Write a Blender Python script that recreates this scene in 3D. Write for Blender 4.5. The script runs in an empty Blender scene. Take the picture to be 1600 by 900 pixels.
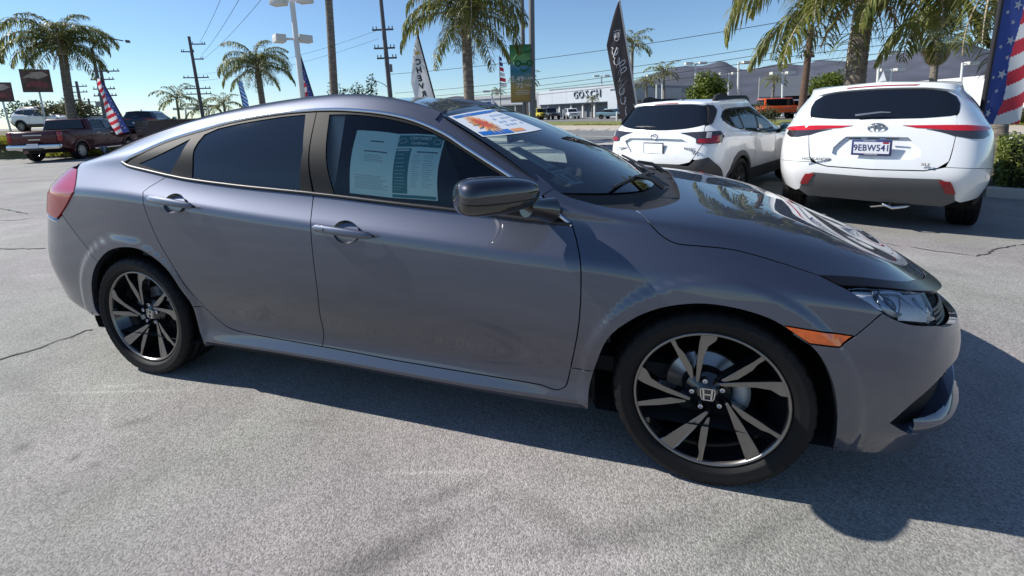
import bpy, bmesh, math, random
import numpy as np
from mathutils import Vector, Matrix, noise
from mathutils.geometry import delaunay_2d_cdt
random.seed(7); RNG = np.random.default_rng(7)
SC = bpy.context.scene; COL = SC.collection
# ---------------------------------------------------------------- camera, sky, sun, exposure
cam_d = bpy.data.cameras.new('camera'); cam = bpy.data.objects.new('camera', cam_d); COL.objects.link(cam)
cam_d.sensor_width = 36; cam_d.lens = 662.19/1600*36; cam_d.shift_y = -170.47/1600
cam_d.clip_start = .05; cam_d.clip_end = 6000
YAW, PITCH, ROLL = -.291231, .156234, -.0324779
_f = Vector((math.sin(YAW)*math.cos(PITCH), math.cos(YAW)*math.cos(PITCH), -math.sin(PITCH)))
_r = Vector((math.cos(YAW), -math.sin(YAW), 0)); _u = _r.cross(_f)
_r2 = _r*math.cos(ROLL) + _u*math.sin(ROLL); _u2 = -_r*math.sin(ROLL) + _u*math.cos(ROLL)
cam.matrix_world = Matrix(((_r2.x, _u2.x, -_f.x, 1.10633), (_r2.y, _u2.y, -_f.y, -2.29955), (_r2.z, _u2.z, -_f.z, 1.30512), (0, 0, 0, 1)))
SC.camera = cam
SUN_TO = Vector((-1.15, -.125, 1.0)).normalized()                # from the ground towards the sun
SUN_EL = math.asin(SUN_TO.z); SUN_AZ = math.atan2(SUN_TO.x, SUN_TO.y)
w = bpy.data.worlds.new('World'); SC.world = w; w.use_nodes = True
nt = w.node_tree; bg = nt.nodes['Background']
sky = nt.nodes.new('ShaderNodeTexSky'); sky.sky_type = 'NISHITA'; sky.sun_disc = False
sky.sun_elevation = SUN_EL; sky.sun_rotation = SUN_AZ; sky.air_density = 1.0; sky.dust_density = .0; sky.ozone_density = 1.5; sky.altitude = 300
tcw = nt.nodes.new('ShaderNodeTexCoord'); sep = nt.nodes.new('ShaderNodeSeparateXYZ'); nt.links.new(tcw.outputs['Generated'], sep.inputs[0])
ramp = nt.nodes.new('ShaderNodeValToRGB'); ramp.color_ramp.elements[0].color = (.72, .86, 1.04, 1); ramp.color_ramp.elements[1].color = (1.02, 1.09, 1.22, 1); ramp.color_ramp.elements[1].position = .45
e = ramp.color_ramp.elements.new(.14); e.color = (.80, .96, 1.10, 1)
nt.links.new(sep.outputs[2], ramp.inputs[0]); mulc = nt.nodes.new('ShaderNodeMix'); mulc.data_type = 'RGBA'; mulc.blend_type = 'MULTIPLY'; mulc.inputs[0].default_value = 1
nt.links.new(sky.outputs[0], mulc.inputs[6]); nt.links.new(ramp.outputs[0], mulc.inputs[7]); nt.links.new(mulc.outputs[2], bg.inputs[0]); bg.inputs[1].default_value = .095
sun_d = bpy.data.lights.new('sun', 'SUN'); sun_d.energy = 5.0; sun_d.angle = math.radians(.5); sun_d.color = (1, .955, .89)
sun = bpy.data.objects.new('sun', sun_d); COL.objects.link(sun)
sun.rotation_euler = (-SUN_TO).to_track_quat('-Z', 'Y').to_euler()
SC.view_settings.view_transform = 'Standard'; SC.view_settings.look = 'None'
SC.view_settings.exposure = .38; SC.view_settings.gamma = 1; SC.view_settings.use_curve_mapping = False
SC.cycles.caustics_reflective = False; SC.cycles.caustics_refractive = False; SC.cycles.max_bounces = 8; SC.cycles.transparent_max_bounces = 24
# ---------------------------------------------------------------- materials
MATS = {}
def mat(name, color, rough=.5, metal=0, spec=.5, coat=0, coat_r=.03, emit=None, var=0, vscale=8, bump=0, bscale=60, alpha=1, trans=0):
    if name in MATS: return MATS[name]
    m = bpy.data.materials.new(name); m.use_nodes = True; MATS[name] = m
    N = m.node_tree; b = N.nodes['Principled BSDF']
    b.inputs['Base Color'].default_value = (*color, 1); b.inputs['Roughness'].default_value = rough
    b.inputs['Metallic'].default_value = metal; b.inputs['Specular IOR Level'].default_value = spec
    b.inputs['Coat Weight'].default_value = coat; b.inputs['Coat Roughness'].default_value = coat_r
    b.inputs['Alpha'].default_value = alpha; b.inputs['Transmission Weight'].default_value = trans
    if emit: b.inputs['Emission Color'].default_value = (*emit[0], 1); b.inputs['Emission Strength'].default_value = emit[1]
    if var or bump: tc = N.nodes.new('ShaderNodeTexCoord')
    if var:
        n = N.nodes.new('ShaderNodeTexNoise'); n.inputs['Scale'].default_value = vscale; n.inputs['Detail'].default_value = 5; n.inputs['Roughness'].default_value = .6
        N.links.new(tc.outputs['Object'], n.inputs['Vector'])
        r = N.nodes.new('ShaderNodeMapRange'); r.inputs[1].default_value = .3; r.inputs[2].default_value = .7; r.inputs[3].default_value = 1-var; r.inputs[4].default_value = 1+var
        N.links.new(n.outputs[0], r.inputs[0])
        x = N.nodes.new('ShaderNodeMix'); x.data_type = 'RGBA'; x.blend_type = 'MULTIPLY'; x.inputs[0].default_value = 1
        x.inputs[6].default_value = (*color, 1); N.links.new(r.outputs[0], x.inputs[7]); N.links.new(x.outputs[2], b.inputs['Base Color'])
    if bump:
        n2 = N.nodes.new('ShaderNodeTexNoise'); n2.inputs['Scale'].default_value = bscale; n2.inputs['Detail'].default_value = 4
        N.links.new(tc.outputs['Object'], n2.inputs['Vector'])
        bp = N.nodes.new('ShaderNodeBump'); bp.inputs['Strength'].default_value = bump; bp.inputs['Distance'].default_value = .02
        N.links.new(n2.outputs[0], bp.inputs['Height']); N.links.new(bp.outputs[0], b.inputs['Normal'])
    return m
def glass(name, tint, ior=1.5, gloss=(1, 1, 1)):
    if name in MATS: return MATS[name]
    m = bpy.data.materials.new(name); m.use_nodes = True; MATS[name] = m; N = m.node_tree; N.nodes.clear()
    o = N.nodes.new('ShaderNodeOutputMaterial'); t = N.nodes.new('ShaderNodeBsdfTransparent'); t.inputs[0].default_value = (*tint, 1)
    g = N.nodes.new('ShaderNodeBsdfGlossy'); g.inputs['Roughness'].default_value = .01; g.inputs[0].default_value = (*gloss, 1)
    f = N.nodes.new('ShaderNodeFresnel'); f.inputs[0].default_value = ior; x = N.nodes.new('ShaderNodeMixShader')
    N.links.new(f.outputs[0], x.inputs[0]); N.links.new(t.outputs[0], x.inputs[1]); N.links.new(g.outputs[0], x.inputs[2]); N.links.new(x.outputs[0], o.inputs[0])
    return m
# ---------------------------------------------------------------- objects
def tag(o, label=None, cat=None, group=None, kind=None):
    if label: o['label'] = label
    if cat: o['category'] = cat
    if group: o['group'] = group
    if kind: o['kind'] = kind
    return o
def empty(name, loc=(0, 0, 0), rz=0, label=None, cat=None, group=None):
    o = bpy.data.objects.new(name, None); COL.objects.link(o); o.empty_display_size = .2
    o.location = loc; o.rotation_euler = (0, 0, rz); return tag(o, label, cat, group)
def copy_tree(o, parent=None):
    c = o.copy(); COL.objects.link(c)
    if parent is not None: c.parent = parent
    for ch in o.children: copy_tree(ch, c)
    return c
def link_mesh(name, me, m, parent=None, loc=None, rot=None):
    o = bpy.data.objects.new(name, me); COL.objects.link(o)
    if m is not None:
        for k in (m if isinstance(m, (list, tuple)) else [m]): me.materials.append(k)
    if parent is not None: o.parent = parent
    if loc is not None: o.location = loc
    if rot is not None: o.rotation_euler = rot
    return o
class Geo:
    """collects vertices and faces; build() links them as one mesh object"""
    def __init__(s): s.v = []; s.f = []; s.n = []; s.mi = []; s.sm = []; s.M = None
    def add(s, V, F, N=None, mi=0, smooth=False):
        o = len(s.v); V = [tuple(map(float, q)) for q in V]
        if s.M is not None: V = [tuple(s.M @ Vector(q)) for q in V]
        s.v += V; s.f += [tuple(i+o for i in f) for f in F]; s.mi += [mi]*len(F); s.sm += [smooth]*len(F)
        s.n += (list(map(tuple, N)) if N is not None else [None]*len(V)); return s
    def box(s, c, d, rz=0, mi=0, taper=1, rot=None):
        x, y, z = d[0]/2, d[1]/2, d[2]/2
        V = [(-x, -y, -z), (x, -y, -z), (x, y, -z), (-x, y, -z), (-x*taper, -y*taper, z), (x*taper, -y*taper, z), (x*taper, y*taper, z), (-x*taper, y*taper, z)]
        R = rot if rot is not None else Matrix.Rotation(rz, 3, 'Z')
        return s.add([R @ Vector(q) + Vector(c) for q in V], [(3, 2, 1, 0), (4, 5, 6, 7), (0, 1, 5, 4), (1, 2, 6, 5), (2, 3, 7, 6), (3, 0, 4, 7)], mi=mi)
    def bar(s, a, b, w, h=None, mi=0):
        a = Vector(a); b = Vector(b); d = b-a; q = d.to_track_quat('Z', 'Y').to_matrix()
        return s.box((a+b)/2, (w, h or w, d.length), mi=mi, rot=q)
    def tube(s, pts, r, n=8, mi=0, cap=True, smooth=True):
        P = [Vector(q) for q in pts]; k = len(P); V = []; F = []
        R = r if isinstance(r, (list, tuple)) else [r]*k
        up = Vector((0, 0, 1))
        for i in range(k):
            d = (P[min(i+1, k-1)]-P[max(i-1, 0)]).normalized()
            x = d.cross(up)
            if x.length < .05: x = d.cross(Vector((1, 0, 0)))
            x.normalize(); y = x.cross(d)
            V += [P[i]+R[i]*(math.cos(2*math.pi*j/n)*x+math.sin(2*math.pi*j/n)*y) for j in range(n)]
        for i in range(k-1):
            for j in range(n): F.append((i*n+j, i*n+(j+1) % n, (i+1)*n+(j+1) % n, (i+1)*n+j))
        s.add(V, F, mi=mi, smooth=smooth)
        if cap: s.add([V[j] for j in range(n)][::-1], [tuple(range(n))], mi=mi); s.add([V[(k-1)*n+j] for j in range(n)], [tuple(range(n))], mi=mi)
        return s
    def lathe(s, prof, n=48, axis='z', c=(0, 0, 0), mi=0, smooth=True, rmod=None):
        V = []; F = []; k = len(prof)
        for j in range(n):
            a = 2*math.pi*j/n
            for i, (r, h) in enumerate(prof):
                if rmod: r = rmod(j, i, r)
                x, y = r*math.cos(a), r*math.sin(a)
                V.append((c[0]+x, c[1]+y, c[2]+h) if axis == 'z' else (c[0]+x, c[1]+h, c[2]+y))
        for j in range(n):
            for i in range(k-1):
                q = (j*k+i, ((j+1) % n)*k+i, ((j+1) % n)*k+i+1, j*k+i+1)
                F.append(q if axis == 'z' else q[::-1])
        return s.add(V, F, mi=mi, smooth=smooth)
    def grid(s, P, mi=0, smooth=True, N=None, flip=False):
        P = np.asarray(P); a, b = P.shape[:2]
        F = [(i*b+j, (i+1)*b+j, (i+1)*b+j+1, i*b+j+1) for i in range(a-1) for j in range(b-1)]
        if flip: F = [f[::-1] for f in F]
        return s.add(P.reshape(-1, 3), F, None if N is None else np.asarray(N).reshape(-1, 3), mi=mi, smooth=smooth)
    def prism(s, poly, h0, h1, axis='z', mi=0, mi_side=None):
        """polygon (2-D, counter-clockwise) extruded from h0 to h1 along an axis ('z': x,y / 'y': x,z / 'x': y,z)"""
        def p3(q, h): return (q[0], q[1], h) if axis == 'z' else (q[0], h, q[1]) if axis == 'y' else (h, q[0], q[1])
        n = len(poly); ms = mi if mi_side is None else mi_side
        V = [p3(q, h0) for q in poly]+[p3(q, h1) for q in poly]
        s.add(V, [tuple(range(n))[::-1]], mi=mi); s.add(V, [tuple(range(n, 2*n))], mi=mi)
        s.add(V, [(i, (i+1) % n, n+(i+1) % n, n+i) for i in range(n)], mi=ms); return s
    def mesh(s, name):
        me = bpy.data.meshes.new(name); me.from_pydata(s.v, [], s.f)
        me.polygons.foreach_set('material_index', s.mi); me.polygons.foreach_set('use_smooth', s.sm)
        if any(q is not None for q in s.n):
            ln = []
            for p in me.polygons:
                for vi in p.vertices: ln.append(s.n[vi] if s.n[vi] is not None else tuple(p.normal))
            me.normals_split_custom_set(ln)
        me.update(); return me
    def build(s, name, m, parent=None, loc=None, rot=None, bevel=0, seg=2, weld=False):
        me = s.mesh(name)
        if bevel or weld:
            b = bmesh.new(); b.from_mesh(me); bmesh.ops.remove_doubles(b, verts=b.verts, dist=1e-5)
            if bevel:
                b.normal_update()
                ed = [e for e in b.edges if len(e.link_faces) == 2 and e.calc_face_angle(0) > .5]
                bmesh.ops.bevel(b, geom=ed, offset=bevel, segments=seg, profile=.5, affect='EDGES', clamp_overlap=True)
                for f in b.faces: f.smooth = True
                for e in b.edges: e.smooth = not (len(e.link_faces) == 2 and e.calc_face_angle(0) > .7)
            b.to_mesh(me); b.free()
        return link_mesh(name, me, m, parent, loc, rot)
def text_obj(name, s, size, m, parent=None, M=None, depth=.004, align='CENTER', shear=0, mirror=False, xs=1, bold=0, space=1):
    cu = bpy.data.curves.new(name, 'FONT'); cu.body = s; cu.size = size; cu.extrude = depth; cu.align_x = align; cu.align_y = 'CENTER'
    cu.shear = shear; cu.resolution_u = 3; cu.offset = bold; cu.space_character = space; cu.space_line = .95
    t = bpy.data.objects.new('tmp', cu); COL.objects.link(t); dg = bpy.context.evaluated_depsgraph_get(); dg.update()
    me = bpy.data.meshes.new_from_object(t.evaluated_get(dg)); bpy.data.objects.remove(t); bpy.data.curves.remove(cu)
    X = Matrix.Diagonal((-xs if mirror else xs, 1, 1, 1)); me.transform((M if M is not None else Matrix()) @ X)
    if mirror: me.flip_normals()
    me.name = name; me.materials.clear(); return link_mesh(name, me, m, parent)
def frame_m(o, x, y):
    """matrix whose local x, y axes lie along the given world directions, z = their cross product"""
    x = Vector(x).normalized(); z = x.cross(Vector(y)).normalized(); y = z.cross(x)
    return Matrix(((x.x, y.x, z.x, o[0]), (x.y, y.y, z.y, o[1]), (x.z, y.z, z.z, o[2]), (0, 0, 0, 1)))
# ---------------------------------------------------------------- panels cut from a body surface
def resample(P3, P2, step):
    out = []; n = len(P2)
    for i in range(n):
        a, b = P2[i], P2[(i+1) % n]; d = np.linalg.norm(P3[(i+1) % n]-P3[i]); k = max(1, int(round(d/step)))
        for j in range(k): out.append(a+(b-a)*j/k)
    return np.array(out)
def area2(L): x, y = L[:, 0], L[:, 1]; return .5*np.sum(x*np.roll(y, -1)-np.roll(x, -1)*y)
def inside(pts, L):
    x, y = pts[:, 0][:, None], pts[:, 1][:, None]; a = L; b = np.roll(L, -1, 0)
    c = ((a[:, 1] > y) != (b[:, 1] > y)) & (x < (b[:, 0]-a[:, 0])*(y-a[:, 1])/(b[:, 1]-a[:, 1]+1e-12)+a[:, 0])
    return c.sum(1) % 2 == 1
def inset_loop(S, L, gap, off):
    """move a (u,s) loop inward by gap metres on the surface"""
    e = 2e-3
    P = S.pos(L[:, 0], L[:, 1]); Pu = (S.pos(L[:, 0]+e, L[:, 1])-S.pos(L[:, 0]-e, L[:, 1]))/(2*e); Ps = (S.pos(L[:, 0], L[:, 1]+e*5)-S.pos(L[:, 0], L[:, 1]-e*5))/(10*e)
    n = S.nor(L[:, 0], L[:, 1]); t = np.roll(P, -1, 0)-np.roll(P, 1, 0); t /= np.maximum(np.linalg.norm(t, axis=1, keepdims=True), 1e-9)
    d = np.cross(n, t)*gap
    if area2(L) < 0: d = -d
    out = L.copy()
    for i in range(len(L)):
        A = np.stack([Pu[i], Ps[i]], 1); out[i] += np.clip(np.linalg.lstsq(A, d[i], rcond=1e-4)[0], [-.006, -.08], [.006, .08])
    return out
def panel(S, loops, name, m, parent, gap=.0022, depth=.016, off=0., step=.012, grid=.02, hole_depth=None, mirror=False, hgap=0, sk=.14, roundr=.003):
    g = Geo(); LL = []
    for k, L in enumerate(loops):
        L = np.array(L, float); L = resample(S.pos(L[:, 0], L[:, 1]), L, step)
        LL.append(inset_loop(S, L, gap if k == 0 else hgap, off) if (gap if k == 0 else hgap) else L)
    sc = np.array([1, sk]); V = []; E = []
    for L in LL:
        o = len(V); n = len(L); V += [tuple(q) for q in L*sc]; E += [(o+i, o+(i+1) % n) for i in range(n)]
    lo = LL[0].min(0); hi = LL[0].max(0)
    gu = np.arange(lo[0]+grid/2, hi[0], grid); gs = np.arange(lo[1]+grid/sk/2, hi[1], grid/sk)
    G = np.stack(np.meshgrid(gu, gs, indexing='ij'), -1).reshape(-1, 2)
    if len(G):
        ok = inside(G, LL[0])
        for L in LL[1:]: ok &= ~inside(G, L)
        G = G[ok]
        if len(G):
            B = np.concatenate(LL)*sc; Gs = G*sc; d = np.concatenate([np.min(((Gs[k:k+400, None]-B[None])**2).sum(-1), 1) for k in range(0, len(Gs), 400)]); G = G[d > (grid*.4)**2]
            V += [tuple(q) for q in G*sc]
    r = delaunay_2d_cdt([Vector(q) for q in V], E, [], 0, 1e-6)
    VV = np.array([tuple(q) for q in r[0]])/sc; T = [f for f in r[2]]
    Cn = np.array([VV[list(f)].mean(0) for f in T]); ok = inside(Cn, LL[0])
    for L in LL[1:]: ok &= ~inside(Cn, L)
    P = S.pos(VV[:, 0], VV[:, 1]); N = S.nor(VV[:, 0], VV[:, 1]); P = P+N*off
    mm = np.array([1, -1, 1]) if mirror else np.ones(3); fl = mirror
    F = []
    for f, k in zip(T, ok):
        if not k: continue
        a, b, c = f[:3]
        fn = np.cross(P[b]-P[a], P[c]-P[a])
        if (np.dot(fn, N[a]) < 0) != fl: f = f[::-1]
        F.append(f)
    g.add(P*mm, F, N*mm, smooth=True)
    if depth:
        for k, L in enumerate(LL):
            dd = depth if k == 0 or hole_depth is None else hole_depth
            A = S.pos(L[:, 0], L[:, 1]); n = S.nor(L[:, 0], L[:, 1]); a0 = A+n*off; a1 = A+n*(off-dd)
            t = np.roll(A, -1, 0)-A; t /= np.maximum(np.linalg.norm(t, axis=1, keepdims=True), 1e-9)
            o = np.cross(t, n); sgn = 1 if (area2(L) > 0) == (k == 0) else -1
            nn = o*sgn; nr = n*.6+nn*.8; nr /= np.linalg.norm(nr, axis=1, keepdims=True)
            am = a0-n*roundr; q = len(L)
            W = np.concatenate([a0, am, a1])*mm; NN = np.concatenate([nr, nn, nn])*mm
            Fq = []
            for i in range(q):
                j = (i+1) % q
                for b in (0, q): Fq.append((b+i, b+j, b+q+j, b+q+i))
            fn = np.cross(W[q]-W[0] if q else 0, W[1]-W[0]); 
            if np.dot(np.cross(W[Fq[0][1]]-W[Fq[0][0]], W[Fq[0][2]]-W[Fq[0][0]]), NN[0]) < 0: Fq = [f[::-1] for f in Fq]
            g.add(W, Fq, NN, smooth=True)
    o = g.build(name, m, parent); o.shadow_terminator_geometry_offset = .35; o.shadow_terminator_shading_offset = .06; return o
# ---------------------------------------------------------------- smooth body surfaces (numpy)
def spline_eval(t, Y, T):
    """natural cubic spline through rows of Y at parameters t, evaluated at T"""
    t = np.asarray(t, float); n = len(t); Y = np.asarray(Y, float).reshape(n, -1)
    h = np.diff(t); A = np.zeros((n, n)); B = np.zeros_like(Y); A[0, 0] = A[-1, -1] = 1
    for i in range(1, n - 1):
        A[i, i-1] = h[i-1]; A[i, i] = 2*(h[i-1] + h[i]); A[i, i+1] = h[i]
        B[i] = 6*((Y[i+1]-Y[i])/h[i] - (Y[i]-Y[i-1])/h[i-1])
    M = np.linalg.solve(A, B)
    k = np.clip(np.searchsorted(t, T, side='right')-1, 0, n-2)
    dx = (T - t[k])[:, None]; hk = h[k][:, None]; e = hk - dx
    return (M[k]*e**3 + M[k+1]*dx**3)/(6*hk) + (Y[k]/hk - M[k]*hk/6)*e + (Y[k+1]/hk - M[k+1]*hk/6)*dx

class Surf:
    """body side wrapped from the tail's centre line to the nose's: u along the length, s up the section"""
    def __init__(self, t, rows, creases=(), nu=880, per=40, soft=3.0, deform=None):
        net = np.array(rows, float).transpose(1, 0, 2)                    # station, row, xyz
        t = np.array(t, float); m = np.array([1, -1, 1.0])
        net = np.concatenate([net[2:0:-1]*m, net, net[-2:-4:-1]*m])
        te = np.concatenate([2*t[0]-t[2:0:-1], t, 2*t[-1]-t[-2:-4:-1]])
        self.t0, self.t1 = t[0], t[-1]; self.ns = net.shape[1]-1
        self.nu, self.nv = nu, self.ns*per+1
        T = np.linspace(t[0], t[-1], nu)
        A = spline_eval(te, net.reshape(len(te), -1), T).reshape(nu, -1, 3)
        Sv = np.linspace(0, self.ns, self.nv); P = np.zeros((nu, self.nv, 3))
        br = [0] + sorted(creases) + [self.ns]
        for a, b in zip(br[:-1], br[1:]):
            i0, i1 = a*per, b*per
            P[:, i0:i1+1] = spline_eval(np.arange(a, b+1), A[:, a:b+1].transpose(1, 0, 2).reshape(b-a+1, -1), Sv[i0:i1+1]).reshape(i1-i0+1, nu, 3).transpose(1, 0, 2)
        if soft > 0:
            r = int(soft*3); g = np.exp(-.5*(np.arange(-r, r+1)/soft)**2); g /= g.sum()
            Q = np.pad(P, ((0, 0), (r, r), (0, 0)), mode='reflect', reflect_type='odd')
            P = sum(g[k]*Q[:, k:k+self.nv] for k in range(2*r+1))
        P[..., 1] = -np.abs(P[..., 1])
        self.P = P; self.normals()
        if deform is not None:
            self.P = P + self.N*deform(P)[..., None]; self.normals()
    def normals(self):
        du = np.gradient(self.P, axis=0); dv = np.gradient(self.P, axis=1)
        N = np.cross(du, dv); self.N = N/np.maximum(np.linalg.norm(N, axis=2, keepdims=True), 1e-9)
    def _s(self, G, u, s):
        a = np.clip((np.asarray(u, float)-self.t0)/(self.t1-self.t0)*(self.nu-1), 0, self.nu-1.001)
        b = np.clip(np.asarray(s, float)/self.ns*(self.nv-1), 0, self.nv-1.001)
        i = a.astype(int); j = b.astype(int); f = (a-i)[..., None]; g = (b-j)[..., None]
        return (G[i, j]*(1-f)+G[i+1, j]*f)*(1-g) + (G[i, j+1]*(1-f)+G[i+1, j+1]*f)*g
    def pos(self, u, s): return self._s(self.P, u, s)
    def nor(self, u, s):
        n = self._s(self.N, u, s); return n/np.maximum(np.linalg.norm(n, axis=-1, keepdims=True), 1e-9)
# ---------------------------------------------------------------- sedan: control net (right side; x forward, z up)
SED_T = [-2.88, -2.44, -2.14, -1.95, -1.72, -1.35, -1.0, -.5, 0, .5, .95, 1.35, 1.75, 2.03, 2.27, 2.58, 2.90]
SED_ROWS = [
 # 0 lower edge
 [(-2.26,0,.26),(-2.23,.45,.26),(-2.08,.73,.26),(-1.96,.795,.25),(-1.75,.83,.22),(-1.35,.845,.20),(-1.0,.852,.203),(-.5,.858,.216),(0,.858,.207),(.5,.858,.198),(.95,.855,.190),(1.35,.845,.18),(1.75,.835,.17),(1.98,.76,.17),(2.11,.58,.17),(2.18,.32,.17),(2.20,0,.17)],
 # 1 sill crease
 [(-2.30,0,.36),(-2.27,.45,.36),(-2.11,.76,.36),(-1.98,.84,.34),(-1.75,.87,.31),(-1.35,.88,.265),(-1.0,.888,.25),(-.5,.895,.255),(0,.895,.250),(.5,.895,.242),(.95,.886,.245),(1.35,.88,.26),(1.75,.868,.28),(2.00,.79,.28),(2.15,.60,.28),(2.22,.34,.28),(2.24,0,.28)],
 # 2 tuck above the sill
 [(-2.315,0,.48),(-2.285,.46,.48),(-2.125,.78,.48),(-1.985,.86,.46),(-1.75,.88,.44),(-1.35,.888,.40),(-1.0,.876,.37),(-.5,.863,.365),(0,.862,.36),(.5,.863,.355),(.95,.874,.36),(1.35,.887,.39),(1.75,.876,.40),(2.005,.797,.40),(2.16,.605,.40),(2.24,.345,.40),(2.26,0,.40)],
 # 3 door middle
 [(-2.32,0,.64),(-2.29,.47,.64),(-2.14,.79,.64),(-1.985,.87,.63),(-1.75,.888,.62),(-1.35,.900,.60),(-1.0,.901,.585),(-.5,.900,.565),(0,.899,.55),(.5,.899,.535),(.95,.901,.53),(1.35,.905,.54),(1.75,.882,.54),(2.0,.80,.53),(2.155,.61,.52),(2.24,.35,.515),(2.26,0,.515)],
 # 4 shoulder crease
 [(-2.30,0,.96),(-2.27,.44,.96),(-2.11,.735,.965),(-1.96,.84,.97),(-1.75,.874,.975),(-1.35,.893,.965),(-1.0,.890,.935),(-.5,.884,.885),(0,.881,.847),(.5,.878,.808),(.95,.875,.775),(1.35,.872,.745),(1.75,.855,.705),(1.98,.77,.665),(2.13,.59,.635),(2.215,.34,.62),(2.238,0,.62)],
 # 5 belt line, fender top
 [(-2.25,0,1.09),(-2.22,.41,1.085),(-2.08,.64,1.07),(-1.96,.735,1.07),(-1.75,.772,1.083),(-1.35,.793,1.085),(-1.0,.803,1.045),(-.5,.802,1.003),(0,.799,.968),(.5,.796,.927),(.95,.790,.89),(1.35,.785,.845),(1.75,.74,.77),(1.95,.67,.715),(2.08,.53,.675),(2.165,.30,.655),(2.188,0,.655)],
 # 6 upper glass, bonnet ridge
 [(-2.22,0,1.095),(-2.16,.36,1.10),(-2.03,.58,1.09),(-1.95,.665,1.10),(-1.75,.712,1.130),(-1.35,.725,1.182),(-1.0,.735,1.185),(-.5,.735,1.17),(0,.73,1.15),(.5,.745,1.055),(.95,.775,.935),(1.35,.735,.885),(1.75,.66,.81),(1.93,.59,.755),(2.05,.46,.705),(2.14,.27,.678),(2.165,0,.675)],
 # 7 roof rail, screen pillar
 [(-2.20,0,1.10),(-2.10,.30,1.107),(-1.97,.51,1.108),(-1.93,.59,1.118),(-1.75,.605,1.175),(-1.35,.60,1.274),(-1.0,.597,1.333),(-.5,.582,1.383),(0,.57,1.372),(.5,.592,1.193),(.93,.71,.960),(1.35,.60,.908),(1.75,.52,.835),(1.91,.47,.772),(2.02,.37,.722),(2.12,.22,.69),(2.15,0,.688)],
 # 8 roof, bonnet
 [(-2.18,0,1.102),(-2.03,.20,1.11),(-1.91,.40,1.112),(-1.91,.53,1.12),(-1.75,.56,1.178),(-1.35,.55,1.280),(-1.0,.54,1.342),(-.5,.52,1.394),(0,.51,1.380),(.5,.555,1.203),(.95,.65,.968),(1.35,.35,.923),(1.75,.30,.843),(1.89,.28,.785),(1.99,.22,.733),(2.10,.13,.70),(2.135,0,.698)],
 # 9 centre line
 [(-2.16,0,1.104),(-1.98,0,1.113),(-1.89,0,1.115),(-1.89,0,1.128),(-1.75,0,1.20),(-1.35,0,1.308),(-1.0,0,1.366),(-.5,0,1.407),(0,0,1.397),(.5,0,1.255),(.95,0,1.03),(1.35,0,.935),(1.75,0,.852),(1.87,0,.806),(1.96,0,.758),(2.08,0,.708),(2.12,0,.705)],
]
SED_WHEELS = [(-1.35, .315), (1.35, .315)]
def sed_deform(P):
    d = np.zeros(P.shape[:2])
    for wx, wz in SED_WHEELS:                                    # proud lip round each wheel arch
        r = np.hypot(P[..., 0]-wx, P[..., 2]-wz)
        k = np.clip((.452-r)/.034, 0, 1); k = k*k*k*(k*(6*k-15)+10)
        d += .009*k*(P[..., 2] < .95)
    return d
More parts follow.
